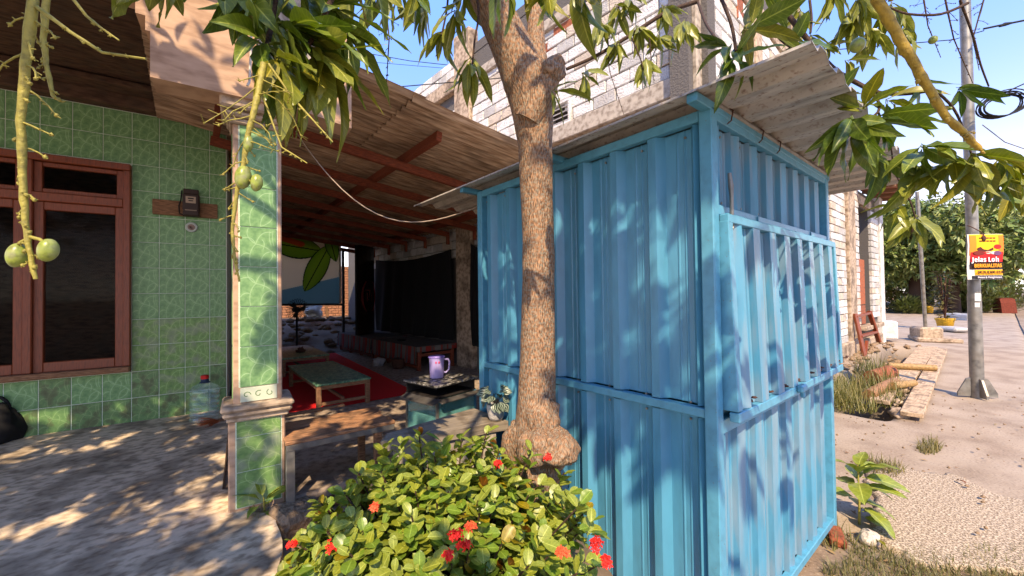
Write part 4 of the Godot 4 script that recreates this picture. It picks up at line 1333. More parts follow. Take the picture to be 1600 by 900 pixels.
func build_brick_building() -> void:
	for k in 4:
		brick_kinds.append(brick_mesh(Vector3(0.30, 0.14, 0.07), k))
	var e := Basis(Vector3.UP, deg_to_rad(BRICK_TURN))
	var base := Vector3(4.4, 0.0, -4.0)
	var h := thing("brick_building", "unfinished tall building of white limestone bricks with grey concrete beams behind the kiosk", "building", e * base, BRICK_TURN)
	var d := 4.2
	var b := mb(base)
	b.box(Vector3(d + 0.16, 3.0, -6.8), Vector3(0.20, 6.0, 10.3))
	b.box(Vector3(d + 2.0, 3.3, -1.86), Vector3(4.3, 6.6, 0.20))
	b.box(Vector3(d + 4.1, 3.0, -6.8), Vector3(0.20, 6.0, 10.0))
	b.box(Vector3(d + 2.1, 5.9, -6.8), Vector3(4.1, 0.15, 10.0))
	var wall := part("wall", b, mats.mortar, h)
	# side wall bricks over the concrete beam, and inside the shed
	lay_bricks(wall, 2.03, 5.66, 3.845, 5.32, d + 0.03, 0.33, 0.164, base, true, Rect2(3.4, 3.7, 0.46, 0.43))
	lay_bricks(wall, 6.15, 8.1, 3.6, 5.0, d + 0.03, 0.33, 0.164, base, true)
	lay_bricks(wall, 6.15, 9.9, 5.62, 5.96, d + 0.03, 0.33, 0.164, base, true)
	lay_bricks(wall, 6.2, 10.4, 2.2, 3.02, d + 0.03, 0.33, 0.164, base, true)
	lay_bricks(wall, 4.9, 5.64, 2.2, 3.02, d + 0.03, 0.33, 0.164, base, true)
	lay_bricks(wall, 2.03, 3.3, 5.42, 6.1, d + 0.03, 0.33, 0.164, base, true)
	# front wall bricks
	lay_bricks(wall, d + 0.36, d + 3.9, 3.4, 5.2, -1.76, 0.33, 0.164, base, false)
	for q in [["concrete_beam", 3.72, 0.22, 1.98, 5.70, "concrete"], ["concrete_beam", 5.46, 0.26, 6.1, 11.0, "pale_concrete"], ["concrete_beam", 5.34, 0.16, 3.4, 5.7, "concrete"]]:
		b = mb(base)
		b.box(Vector3(d + 0.03, q[1], -(q[3] + q[4]) / 2), Vector3(0.16, q[2], q[4] - q[3]), Basis(), 0.012)
		part(q[0], b, mats[q[5]], h)
	for q in [[1.86, 0.29, 0.0, 6.6], [5.92, 0.48, 0.0, 6.3]]:
		b = mb(base)
		b.box(Vector3(d + 0.06, (q[2] + q[3]) / 2, -q[0]), Vector3(0.22, q[3] - q[2], q[1]), Basis(), 0.012)
		part("concrete_column", b, mats.concrete if q[0] < 3 else mats.pale_concrete, h)
	b = mb(base)
	b.box(Vector3(d + 4.0, 3.3, -1.78), Vector3(0.28, 6.6, 0.20), Basis(), 0.012)
	b.box(Vector3(d + 1.9, 3.3, -1.78), Vector3(0.26, 6.6, 0.18), Basis(), 0.012)
	part("concrete_column", b, mats.pale_concrete, h)
	b = mb(base)
	b.box(Vector3(d + 2.0, 5.36, -1.79), Vector3(3.7, 0.24, 0.16), Basis(), 0.012)
	part("concrete_beam", b, mats.pale_concrete, h)
	for q in [[d + 0.02, 5.18, 3.55, 0.34], [d + 0.02, 5.05, 3.86, 0.24]]:
		b = mb(base)
		b.box(Vector3(q[0] + 0.02, q[1], -q[2]), Vector3(0.09, 0.14, q[3]), Basis(), 0.01)
		part("orange_brick", b, mats.orange_brick, h)
	b = mb(base)
	b.box(Vector3(d + 1.35, 5.05, -1.75), Vector3(0.34, 0.30, 0.06), Basis(), 0.01)
	part("orange_brick", b, mats.orange_brick, h)
	# louvred vent in the side wall
	b = mb(base)
	var vz := -3.63
	for s in [-1.0, 1.0]:
		b.box(Vector3(d, 3.98, vz + s * 0.21), Vector3(0.10, 0.33, 0.04), Basis(), 0.004)
		b.box(Vector3(d, 3.98 + s * 0.15, vz), Vector3(0.10, 0.035, 0.40), Basis(), 0.004)
	var vent := part("vent", b, mats.limestone_white, h)
	for k in 4:
		part("louvre", mb(base).box(Vector3(d, 3.885 + k * 0.065, vz), Vector3(0.09, 0.014, 0.38), Basis(Vector3.BACK, 0.5)), mats.limestone_white, vent)

	# the low building further along the street
	var b2 := Vector3(12.5, 0.0, -2.2)
	var g := thing("low_brick_building", "low unfinished white brick building with a boarded opening, further along the street", "building", b2)
	b = mb(b2)
	b.box(Vector3(11.35, 2.0, -2.36), Vector3(2.5, 4.0, 0.26))
	b.box(Vector3(14.75, 2.0, -2.36), Vector3(1.5, 4.0, 0.26))
	b.box(Vector3(13.3, 3.78, -2.36), Vector3(1.4, 0.4, 0.26))
	b.box(Vector3(13.3, 0.3, -2.36), Vector3(1.4, 0.6, 0.26))
	b.box(Vector3(10.2, 2.0, -4.5), Vector3(0.20, 4.0, 4.0))
	b.box(Vector3(15.4, 2.0, -4.5), Vector3(0.20, 4.0, 4.0))
	var w2 := part("wall", b, mats.mortar, g)
	lay_bricks(w2, 10.12, 11.28, 0.35, 3.95, -2.20, 0.42, 0.155, b2)
	lay_bricks(w2, 12.02, 12.6, 0.35, 3.95, -2.20, 0.42, 0.155, b2)
	lay_bricks(w2, 14.02, 14.95, 0.75, 3.6, -2.20, 0.46, 0.155, b2)
	lay_bricks(w2, 2.3, 3.2, 0.35, 3.95, 10.07, 0.42, 0.155, b2, true)
	for q in [[11.62, 0.62, "pale_concrete", 0.26], [15.2, 0.42, "limestone_white", 0.24]]:
		b = mb(b2)
		b.box(Vector3(q[0], 2.05, -2.24), Vector3(q[1], 4.1, q[3]), Basis(), 0.012)
		part("concrete_column", b, mats[q[2]], g)
	b = mb(b2)
	b.box(Vector3(11.2, 0.16, -2.17), Vector3(2.3, 0.42, 0.16), Basis(), 0.02)
	b.box(Vector3(13.7, 0.12, -2.19), Vector3(2.6, 0.34, 0.14), Basis(), 0.02)
	part("plinth", b, mats.pale_concrete, g)
	b = mb(b2)
	b.box(Vector3(13.3, 3.72, -2.21), Vector3(1.5, 0.22, 0.12), Basis(), 0.01)
	part("lintel", b, mats.pale_concrete, g)
	part("board", mb(b2).box(Vector3(13.15, 1.70, -2.27), Vector3(0.9, 1.15, 0.04), Basis(), 0.006), tint("orange_board", "orange_brick", Color(0.72, 0.40, 0.24)), g)
	part("board", mb(b2).box(Vector3(13.15, 0.86, -2.27), Vector3(0.9, 0.48, 0.04), Basis(), 0.006), mats.orange_brick, g)
	part("sill", mb(b2).box(Vector3(13.4, 0.58, -2.12), Vector3(2.2, 0.10, 0.2), Basis(), 0.01), mats.pale_concrete, g)
	part("room", mb(b2).box(Vector3(13.3, 2.0, -3.4), Vector3(1.9, 3.6, 0.05)), mats.black, g)
	b = mb(b2)
	b.box(Vector3(14.0, 4.16, -1.95), Vector3(3.4, 0.10, 0.8), Basis(Vector3.RIGHT, 0.10), 0.01)
	part("eave", b, tint("eave_orange", "orange_brick", Color(0.70, 0.46, 0.34)), g)
	b = mb(b2)
	for k in 5:
		b.box(Vector3(12.5 + k * 0.75, 4.07, -1.95), Vector3(0.06, 0.09, 0.75), Basis(Vector3.RIGHT, 0.10))
	part("rafters", b, mats.pale_wood, g)

	# brown timber frame leaning on the wall
	var lp := P(12.2, 0.1, 1.9)
	var lad := thing("timber_frame", "brown timber frame leaning on the low white building's wall", "timber frame", lp)
	var a0 := on_v(1352, 562, 1.92)
	var a1 := on_v(1336, 490, 2.08)
	var c0 := on_v(1377, 545, 1.92)
	var c1 := on_v(1358, 486, 2.08)
	for q in [["rail", a0, a1, 0.10], ["rail", c0, c1, 0.10], ["rung", a0.lerp(a1, 0.5), c0.lerp(c1, 0.45), 0.09], ["rung", a0.lerp(a1, 0.93), c0.lerp(c1, 0.95), 0.07], ["brace", a0.lerp(a1, 0.04), a0.lerp(c1, 0.35), 0.06], ["foot_board", a0 + Vector3(0, 0.02, 0), c0 + Vector3(0, 0.02, 0), 0.10]]:
		part(q[0], mb(lp).bar(q[1], q[2], q[3], 0.05, 0.006), mats.frame_wood if q[0] != "foot_board" else mats.bamboo, lad)
	tag(hang("white_block", mb().box(on_y(1387, 530, 0.06) + Vector3(0, 0.28, 0), Vector3(0.6, 0.5, 0.35), Basis(Vector3.UP, 0.3), 0.03).mesh(), mats.limestone_white, self), "white block standing past the low white building's corner", "block")

# ---------------------------------------------------------------- the blue kiosk
# trapezoid sheet: profile along x from x0 to x1 (ribs at the given places), from y0 to y1, ribs stand out towards +z
func rib_sheet(x0: float, x1: float, y0: float, y1: float, ribs: Array, top: float, flank: float, deep: float) -> MB:
	var prof := [Vector2(x0, 0)]
	for r in ribs:
		var groove := 0.004
		for q in [Vector2(r - top / 2 - flank, 0), Vector2(r - top / 2, deep), Vector2(r + top / 2, deep), Vector2(r + top / 2 + flank, 0)]:
			if q.x > x0 + 0.001 and q.x < x1 - 0.001:
				prof.append(q)
		# two shallow swages in the flat between ribs
		for s in [0.066, 0.104]:
			var c: float = r + top / 2 + flank + s * 0.8
			for q in [Vector2(c - 0.006, 0), Vector2(c - 0.002, groove), Vector2(c + 0.002, groove), Vector2(c + 0.006, 0)]:
				if q.x > x0 + 0.001 and q.x < x1 - 0.001:
					prof.append(q)
	prof.append(Vector2(x1, 0))
	prof.sort_custom(func(a, b): return a.x < b.x)
	var b := mb()
	for k in prof.size() - 1:
		var p: Vector2 = prof[k]
		var q: Vector2 = prof[k + 1]
		b.quad(Vector3(p.x, y0, p.y), Vector3(q.x, y0, q.y), Vector3(q.x, y1, q.y), Vector3(p.x, y1, p.y))
	return b

func build_kiosk() -> void:
	var base := P(2.3, 0, 1.46)
	var k := thing("blue_kiosk", "blue kiosk of ribbed sheet metal on a welded steel frame with a hinged hatch", "kiosk", base)
	var u0 := 1.52
	var u1 := 3.11
	var v0 := 0.675
	var v1 := 2.245
	var s := 0.05
	var fm: Material = mats.blue_frame
	for q in [[u0 + s / 2, v0 + s / 2], [u1 - s / 2, v0 + s / 2], [u0 + s / 2, v1 - s / 2], [u1 - s / 2, v1 - s / 2]]:
		part("post", mb(base).box(P(q[0], 1.10, q[1]), Vector3(s, 2.2, s), Basis(), 0.004), fm, k)
	# rails between the posts
	var um := (u0 + u1) / 2
	var vm := (v0 + v1) / 2
	for y in [0.085, 1.035, 2.18]:
		for u in [u0 + 0.022, u1 - 0.022]:
			part("rail", mb(base).box(P(u, y, vm), Vector3(0.036, 0.036 if y < 2 else 0.042, v1 - v0 - 2 * s), Basis(), 0.003), fm, k)
	for y in [0.085, 0.985, 1.815, 2.18]:
		part("rail", mb(base).box(P(um, y, v0 + 0.022), Vector3(u1 - u0 - 2 * s, 0.055 if y > 0.9 and y < 1.1 else 0.04, 0.036), Basis(), 0.003), fm, k)
	for y in [0.085, 2.18]:
		part("rail", mb(base).box(P(um, y, v1 - 0.022), Vector3(u1 - u0 - 2 * s, 0.04, 0.036), Basis(), 0.003), fm, k)
	# left face panels (towards -u): sheet runs along v
	var face_u := Basis(Vector3(0, 0, 1), Vector3(0, 1, 0), Vector3(-1, 0, 0))    # x -> +z (= -v), z -> -u
	for q in [[1.057, 2.158], [0.105, 1.012]]:
		var ribs := []
		for j in 9:
			ribs.append(-(0.735 + 0.1985 * j) - 0.0)
		var b := rib_sheet(-(v1 - s), -(v0 + s), q[0], q[1], ribs, 0.036, 0.026, 0.038)
		hang("wall_sheet", b.mesh(), mats.blue, k, Vector3(u0 + 0.050, 0, 0) - base, face_u)
	# right face panels (towards -v)
	for q in [[1.837, 2.158], [0.105, 0.965]]:
		var ribs := []
		for j in 9:
			ribs.append(1.58 + 0.192 * j)
		var b := rib_sheet(u0 + s, u1 - s, q[0], q[1], ribs, 0.085, 0.022, 0.026)
		hang("wall_sheet", b.mesh(), mats.blue_dusty, k, P(0, 0, v0 + 0.044) - base)
	# plain backs
	var bb := rib_sheet(-(v1 - s), -(v0 + s), 0.105, 2.158, [-0.9, -1.3, -1.7, -2.1], 0.034, 0.03, 0.03)
	hang("wall_sheet", bb.mesh(), mats.blue, k, Vector3(u1 - 0.04, 0, 0) - base, face_u)
	bb = rib_sheet(u0 + s, u1 - s, 0.105, 2.158, [1.8, 2.2, 2.6, 3.0], 0.034, 0.03, 0.03)
	hang("wall_sheet", bb.mesh(), mats.blue, k, P(0, 0, v1 - 0.05) - base)
	part("floor", mb(base).box(P(um, 0.07, vm), Vector3(u1 - u0 - 0.1, 0.03, v1 - v0 - 0.1)), mats.grey_wood, k)
	# hatch, hinged under the eave rail and hanging a little open at the bottom
	var hx0 := 1.578
	var hx1 := 3.10
	var hinge := P(0, 1.79, v0 - 0.012)
	var tilt := Basis(Vector3.RIGHT, deg_to_rad(-1.7))
	var fl := hang("hatch", mb().mesh_or_tiny(), fm, k, hinge - base, tilt)
	for q in [[Vector3((hx0 + hx1) / 2, -0.012, 0.0), Vector3(hx1 - hx0, 0.034, 0.036)], [Vector3((hx0 + hx1) / 2, -0.762, 0.0), Vector3(hx1 - hx0, 0.036, 0.036)], [Vector3(hx0 + 0.018, -0.38, -0.014), Vector3(0.040, 0.72, 0.062)], [Vector3(hx1 - 0.02, -0.38, 0.001), Vector3(0.038, 0.71, 0.034)]]:
		part("hatch_frame", mb().box(q[0], q[1], Basis(), 0.003), fm, fl)
	var hr := []
	for j in 9:
		hr.append(1.655 + 0.187 * j)
	var hs := rib_sheet(hx0 + 0.04, hx1 - 0.04, -0.742, -0.03, hr, 0.075, 0.022, 0.030)
	hang("hatch_sheet", hs.mesh(), mats.blue_dusty, fl, Vector3(0, 0, -0.012))
	var flakes := mb()
	for u in hr:
		for j in 3:
			flakes.blob(Vector3(u + 0.075 + rng.randf_range(-0.03, 0.03), -0.722 + rng.randf_range(-0.004, 0.012), rng.randf_range(-0.006, 0.012)), Vector3(rng.randf_range(0.015, 0.04), 0.008, 0.02), noise, 0.9, 5, 7, u + j)
	part("rust_flakes", flakes, mats.rusty, fl).set_meta("kind", "stuff")
	var screws := mb(base)
	for v in range(8):
		for y in [1.055, 2.13, 0.99, 0.13]:
			screws.tube([P(u0 + 0.046, y + rng.randf_range(-0.004, 0.004), 0.80 + v * 0.1985), P(u0 + 0.040, y, 0.80 + v * 0.1985)], [0.006, 0.0045], 6)
	for v in range(7):
		for y in [1.86, 2.13, 0.94, 0.13]:
			screws.tube([P(1.68 + v * 0.192, y, v0 + 0.042), P(1.68 + v * 0.192, y, v0 + 0.036)], [0.006, 0.0045], 6)
	part("screws", screws, mats.galv, k).set_meta("kind", "stuff")
	part("latch", mb().box(Vector3(2.26, -0.755, 0.03), Vector3(0.075, 0.035, 0.03), Basis(), 0.008).box(Vector3(2.285, -0.785, 0.025), Vector3(0.02, 0.04, 0.02), Basis(), 0.006), fm, fl)
	part("jamb", mb(base).box(P(1.585, 1.39, v0 + 0.03), Vector3(0.035, 0.79, 0.012)).box(P(um, 1.05, v0 + 0.034), Vector3(1.46, 0.09, 0.008)), fm, k)
	for u in [1.98, 2.75]:
		part("hinge", mb(base).tube([P(u - 0.035, 1.795, v0 - 0.004), P(u + 0.035, 1.795, v0 - 0.004)], 0.009, 8).box(P(u, 1.81, v0 + 0.001), Vector3(0.06, 0.04, 0.006)), fm, k)
	# hook hanging by the near corner post
	var hp := P(1.63, 1.96, 0.66)
	var hk := mb(base)
	hk.tube([hp, hp + Vector3(0.002, -0.05, 0.004), hp + Vector3(0.0, -0.10, 0.006), hp + Vector3(0.002, -0.19, 0.004)], [0.007, 0.010, 0.007, 0.008], 8)
	var ring := []
	for j in 11:
		var a := TAU * j / 10.0
		ring.append(hp + Vector3(cos(a) * 0.013, -0.206 + sin(a) * 0.016, 0.004))
	hk.tube(ring, 0.005, 6)
	part("hook", hk, mats.galv, k)
	# wires that tie the roof to the beam
	for u in [1.66, 1.98, 2.2]:
		var o := P(u, 2.155, v0 - 0.002)
		part("tie_wire", mb(base).tube([o + Vector3(-0.03, 0, 0.01), o + Vector3(0, 0.02, 0.012), o + Vector3(0.02, 0.065, 0.012), o + Vector3(-0.01, 0.075, 0.0)], 0.003, 5), mats.rusty, k)
	part("tie_pipe", mb(base).tube([P(1.58, 2.222, v0 + 0.005), P(3.05, 2.222, v0 + 0.005)], 0.013, 8), mats.galv, k)
	# outriggers that carry the roof
	for v in [v0 + 0.02, 1.46, v1 + 0.02]:
		part("outrigger", mb(base).box(P((u0 + u1) / 2 - 0.04, 2.205, v), Vector3(u1 - u0 + 0.14, 0.034, 0.04), Basis(), 0.003), fm, k)
	# roof: ribbed zinc sheets running along v, ragged at the right-hand end
	var x := 1.40
	var n := 0
	while x < 3.45:
		var w := 0.60
		var prof := []
		for j in 3:
			var c := x + j * 0.2
			for q in [[0.0, 0.0], [0.075, 0.0], [0.105, 0.03], [0.165, 0.03], [0.195, 0.0]]:
				prof.append(Vector2(c + q[0], q[1]))
		prof.append(Vector2(x + w + 0.02, 0.0))
		var b := mb(base)
		for j in prof.size() - 1:
			var p: Vector2 = prof[j]
			var q: Vector2 = prof[j + 1]
			var va := 0.335 + 0.008 * noise.get_noise_2d(p.x * 400, 1)
			var vb := 0.335 + 0.008 * noise.get_noise_2d(q.x * 400, 1)
			var yy := 2.226 + 0.002 * n
			for seg in 6:
				var t0 := seg / 6.0
				var t1 := (seg + 1) / 6.0
				var sag := 0.0
				b.quad(P(p.x, yy + p.y + sag, lerpf(va, 2.97, t0)), P(q.x, yy + q.y + sag, lerpf(vb, 2.97, t0)), P(q.x, yy + q.y, lerpf(vb, 2.97, t1)), P(p.x, yy + p.y, lerpf(va, 2.97, t1)))
			b.quad(P(p.x, yy + p.y - 0.003, va), P(q.x, yy + q.y - 0.003, vb), P(q.x, yy + q.y, vb), P(p.x, yy + p.y, va))
		# turned-down lip along the eave
		if n == 0:
			b.quad(P(1.40, 2.226, 2.97), P(1.40, 2.226, 0.335), P(1.398, 2.216, 0.335), P(1.398, 2.216, 2.97))
		part("roof_sheet", b, mats.zinc, k)
		x += w
		n += 1

# ---------------------------------------------------------------- leaves and trees
# a leaf along +x, length 1; wide = half width, peak = where it is widest, droop = fall at the tip, fold = rise of the edges
func leaf_mesh(wide: float, peak: float, droop: float, fold: float, wavy: float, segs := 9, across := 4, stalk := 0.06, blunt := false, phase := 0.0) -> ArrayMesh:
	var b := mb()
	var rows := []
	for r in segs + 1:
		var t := float(r) / segs
		var w: float
		if blunt:
			w = wide * pow(sin(PI * pow(t, log(0.5) / log(peak))), 0.55) if t > 0.0 and t < 1.0 else 0.004
		else:
			w = wide * pow(sin(PI * pow(t, log(0.5) / log(peak))), 0.9) if t > 0.0 and t < 1.0 else 0.004
		var row := PackedVector3Array()
		for c in across + 1:
			var q := 1.0 - 2.0 * c / across
			var y := -droop * t * t + fold * absf(q) * w + wavy * sin(t * 17.0 + phase + q * 1.5) * absf(q)
			row.append(Vector3(stalk + t * (1.0 - stalk), y, q * w))
		rows.append(row)
	b.grid(rows)
	# uv: u along the leaf, v across
	for k in b.t.size():
		b.t[k] = Vector2(b.t[k].y, b.t[k].x)
	if stalk > 0.0:
		b.tube([Vector3(0, 0.0, 0), Vector3(stalk * 1.3, 0.0, 0)], [0.012, 0.009], 4, false)
	return b.mesh()

var mango_leaves := []
var bush_leaves := []

func leaf_basis(dir: Vector3, up: Vector3, roll: float, size: float) -> Basis:
	var x := dir.normalized()
	var z := x.cross(up)
	if z.length() < 0.05:
		z = x.cross(Vector3(0.3, 0.1, 0.9))
	z = z.normalized()
	var y := z.cross(x)
	return Basis(x, y, z) * Basis(Vector3.RIGHT, roll) * Basis.from_scale(Vector3.ONE * size)

# whorl of leaves at a twig tip: transforms
func whorl(tip: Vector3, dir: Vector3, n: int, size: float, open: float, sag: float) -> Array:
	var out := []
	var d := dir.normalized()
	var x := d.cross(Vector3(0.2, 0.9, 0.35)).normalized()
	var y := d.cross(x)
	var a0 := rng.randf() * TAU
	for k in n:
		var a := a0 + k * 2.4 + rng.randf_range(-0.25, 0.25)
		var th := open * rng.randf_range(0.55, 1.15)
		var ld := d * cos(th) + (x * cos(a) + y * sin(a)) * sin(th)
		ld = (ld + Vector3.DOWN * sag * rng.randf_range(0.6, 1.4)).normalized()
		var up := (Vector3.UP + d * 0.6 + Vector3(rng.randf_range(-0.5, 0.5), 0, rng.randf_range(-0.5, 0.5))).normalized()
		var o := tip - d * size * 0.22 * rng.randf()
		out.append(Transform3D(leaf_basis(ld, up, rng.randf_range(-0.5, 0.5), size * rng.randf_range(0.6, 1.12)), o))
	return out

func panicle(parent: Node3D, called: String, base: Vector3, pts: Array, r0: float, r1: float, twigs: int, twig_len: float, from: float, m: Material, fork := true) -> void:
	var b := mb(base)
	var fine := []
	var rad := []
	for k in pts.size() - 1:
		for j in 5:
			var t := j / 5.0
			var p: Vector3 = pts[k].lerp(pts[k + 1], t)
			fine.append(p + Vector3(rng.randf_range(-1, 1), 0, rng.randf_range(-1, 1)) * r0 * 0.10)
			rad.append(lerpf(r0, r1, (k + t) / (pts.size() - 1)) * (rng.randf_range(0.95, 1.05) if j != 2 else 1.16))
	fine.append(pts[-1])
	rad.append(r1)
	b.tube(fine, rad, 8)
	var x := cam_basis.x
	for k in twigs:
		var t := lerpf(from, 0.98, (k + rng.randf() * 0.8) / twigs)
		var i := mini(int(t * (fine.size() - 1)), fine.size() - 2)
		var o: Vector3 = fine[i]
		var along: Vector3 = (fine[i + 1] - fine[i]).normalized()
		var s := 1.0 if rng.randf() < 0.55 else -1.0
		var d := (x * s + along * rng.randf_range(0.15, 0.7) + cam_basis.z * rng.randf_range(-0.6, 0.6) + Vector3.UP * rng.randf_range(-0.1, 0.2)).normalized()
		var l := twig_len * rng.randf_range(0.25, 1.0) * (0.12 + 1.25 * (1.0 - t) * (1.0 - t))
		var tp := [o]
		var dd := d
		for j in 3:
			dd = (dd + Vector3(rng.randf_range(-0.35, 0.35), rng.randf_range(-0.45, 0.12), rng.randf_range(-0.35, 0.35))).normalized()
			tp.append(tp[-1] + dd * l * 0.33)
		var r := r1 * 0.5 + 0.0005
		b.tube(tp, [r * 1.1, r * 0.8, r * 0.7, r * 0.55], 6)
		if fork:
			b.blob(tp[3], Vector3.ONE * r * 3.2, noise, 0.6, 5, 6, k)
			for j in 5:
				var q: Vector3 = tp[1 + j % 3].lerp(tp[mini(2 + j % 3, 3)], rng.randf())
				var fd := (d * 0.4 + Vector3(rng.randf_range(-1, 1), rng.randf_range(-1, 0.6), rng.randf_range(-1, 1))).normalized()
				b.tube([q, q + fd * maxf(l * 0.14, 0.004)], [r * 0.6, r * 0.4], 5)
	part(called, b, m, parent)

func mango_fruit(parent: Node3D, base: Vector3, at_: Vector3, size: Vector3, k: int) -> void:
	var b := mb(base)
	var rows := []
	for r in 13:
		var row := PackedVector3Array()
		var la := PI / 2 - PI * r / 12
		for s in 17:
			var lo := TAU * (s % 16) / 16
			var d := Vector3(cos(la) * cos(lo), sin(la), cos(la) * sin(lo))
			var w := 1.0 + 0.12 * d.y + 0.10 * d.x * d.y - 0.06 * maxf(0.0, -d.y) * d.x + 0.03 * noise.get_noise_3d(d.x * 30 + k * 40, d.y * 30, d.z * 30)
			row.append(at_ + d * size * 0.5 * w)
		rows.append(row)
	b.grid(rows, true)
	part("mango", b, mats.mango, parent)

func build_mango_tree() -> void:
	for k in 5:
		mango_leaves.append(leaf_mesh(0.11 + 0.01 * k, 0.42 + 0.03 * k, [0.45, -0.05, 0.36, 0.5, 0.2][k], [0.7, 0.1, 0.35, 0.6, -0.15][k], [0.02, 0.006, 0.025, 0.012, 0.03][k], 10, 4, 0.07, false, 4.0 + k))
		mango_leaves.append(leaf_mesh(0.125 + 0.012 * k, 0.46, [0.22, 0.10, 0.30, 0.16, 0.05][k], [0.40, 0.25, 0.55, 0.15, 0.5][k], [0.012, 0.018, 0.008, 0.02, 0.01][k], 10, 4, 0.07, false, k * 1.3))
	var base := P(1.33, 0.45, 1.49)
	var t := thing("mango_tree", "mango tree with thick brown trunk, hanging leaf sprays and young fruit before the kiosk", "tree", base)
	# trunk: line of centres and radii, lumpy bark
	var line := [[P(1.31, 0.28, 1.50), 0.20], [P(1.32, 0.52, 1.50), 0.165], [at(838, 690, 1.97), 0.128], [at(838, 640, 1.98), 0.103], [at(840, 560, 1.98), 0.092], [at(841, 470, 1.98), 0.086], [at(841, 380, 1.97), 0.083], [at(838, 300, 1.96), 0.083], [at(836, 230, 1.95), 0.087], [at(831, 170, 1.94), 0.108], [at(822, 125, 1.93), 0.125], [at(800, 75, 1.91), 0.104], [at(776, 25, 1.88), 0.088], [at(752, -25, 1.84), 0.080], [at(725, -90, 1.78), 0.074], [at(690, -190, 1.68), 0.070]]
	var pts := []
	var rad := []
	for k in line.size() - 1:
		for j in 6:
			var f := j / 6.0
			var p0: Vector3 = line[maxi(k - 1, 0)][0]
			var p1: Vector3 = line[k][0]
			var p2: Vector3 = line[k + 1][0]
			var p3: Vector3 = line[mini(k + 2, line.size() - 1)][0]
			pts.append(p1.cubic_interpolate(p2, p0, p3, f))
			rad.append(lerpf(line[k][1], line[k + 1][1], f) * 0.95)
	var rows := []
	for k in pts.size():
		var d: Vector3 = (pts[mini(k + 1, pts.size() - 1)] - pts[maxi(k - 1, 0)]).normalized()
		var x := (Vector3.RIGHT - d * d.x).normalized()
		var y := d.cross(x)
		var row := PackedVector3Array()
		for s in 41:
			var a := TAU * (s % 40) / 40
			var o := x * cos(a) + y * sin(a)
			var p: Vector3 = pts[k]
			var r: float = rad[k]
			# buttress ridges towards the foot, knots, vertical furrows
			var foot := smoothstep(0.95, 0.35, p.y)
			var q := p + o * r
			r *= 1.0 + foot * (0.16 * cos(a * 3.0 + 0.6) + 0.10 * cos(a * 5.0))
			r *= 1.0 + 0.05 * noise.get_noise_3d(q.x * 220, q.y * 60, q.z * 220) + 0.035 * noise.get_noise_3d(q.x * 700, q.y * 260, q.z * 700) + 0.022 * noise.get_noise_3d(q.x * 1900, q.y * 500, q.z * 1900)
			row.append(p + o * r)
		rows.append(row)
	var b := mb(base)
	b.grid(rows, true)
	part("trunk", b, mats.bark, t)
	# swollen root knob to the right of the foot, and smaller ones
	b = mb(base)
	for q in [[at(868, 700, 1.84), Vector3(0.21, 0.17, 0.21), 1], [at(842, 700, 1.86), Vector3(0.20, 0.18, 0.20), 2], [at(806, 705, 1.98), Vector3(0.13, 0.30, 0.16), 3], [at(846, 655, 1.93), Vector3(0.17, 0.26, 0.18), 4]]:
		b.blob(q[0], q[1], noise, 0.35, 18, 26, q[2])
	part("root_knob", b, mats.bark, t)
	# cut stub on the right of the fork
	b = mb(base)
	b.tube([at(826, 190, 1.90), at(846, 150, 1.88), at(858, 118, 1.87), at(868, 100, 1.86), at(878, 92, 1.855)], [0.07, 0.068, 0.056, 0.044, 0.03], 14)
	b.blob(at(862, 112, 1.86), Vector3(0.13, 0.11, 0.12), noise, 0.5, 10, 14, 7.0)
	b.tube([at(846, 130, 1.88), at(838, 80, 1.90), at(836, 20, 1.94), at(840, -60, 2.0)], [0.055, 0.045, 0.04, 0.036], 12)
	part("branch", b, mats.bark, t)
	# limbs overhead
	var limbs := [
		[[at(725, -90, 1.78), P(0.7, 3.7, 1.0), P(-0.4, 4.2, 0.9), P(-1.8, 4.5, 0.9), P(-3.4, 4.6, 0.8)], 0.06, 0.02], [[P(0.7, 3.7, 1.0), P(0.2, 4.4, 0.2), P(-0.6, 4.8, -0.8), P(-1.6, 4.9, -1.8)], 0.05, 0.018],
		[[at(840, -60, 2.0), P(1.5, 3.4, 1.1), P(1.9, 4.0, 0.3), P(2.3, 4.3, -0.7)], 0.045, 0.015], [[P(-0.4, 4.2, 0.9), P(-1.2, 4.1, 1.8), P(-2.4, 4.0, 2.2)], 0.035, 0.012],
		[[P(1.5, 3.4, 1.1), P(2.2, 3.3, 0.75), at(1205, -60, 1.9), at(1225, 15, 1.75)], 0.034, 0.014]]
	for q in limbs:
		var r := []
		for k in q[0].size():
			r.append(lerpf(q[1], q[2], float(k) / (q[0].size() - 1)))
		part("branch", mb(base).tube(q[0], r, 9), mats.bark, t)
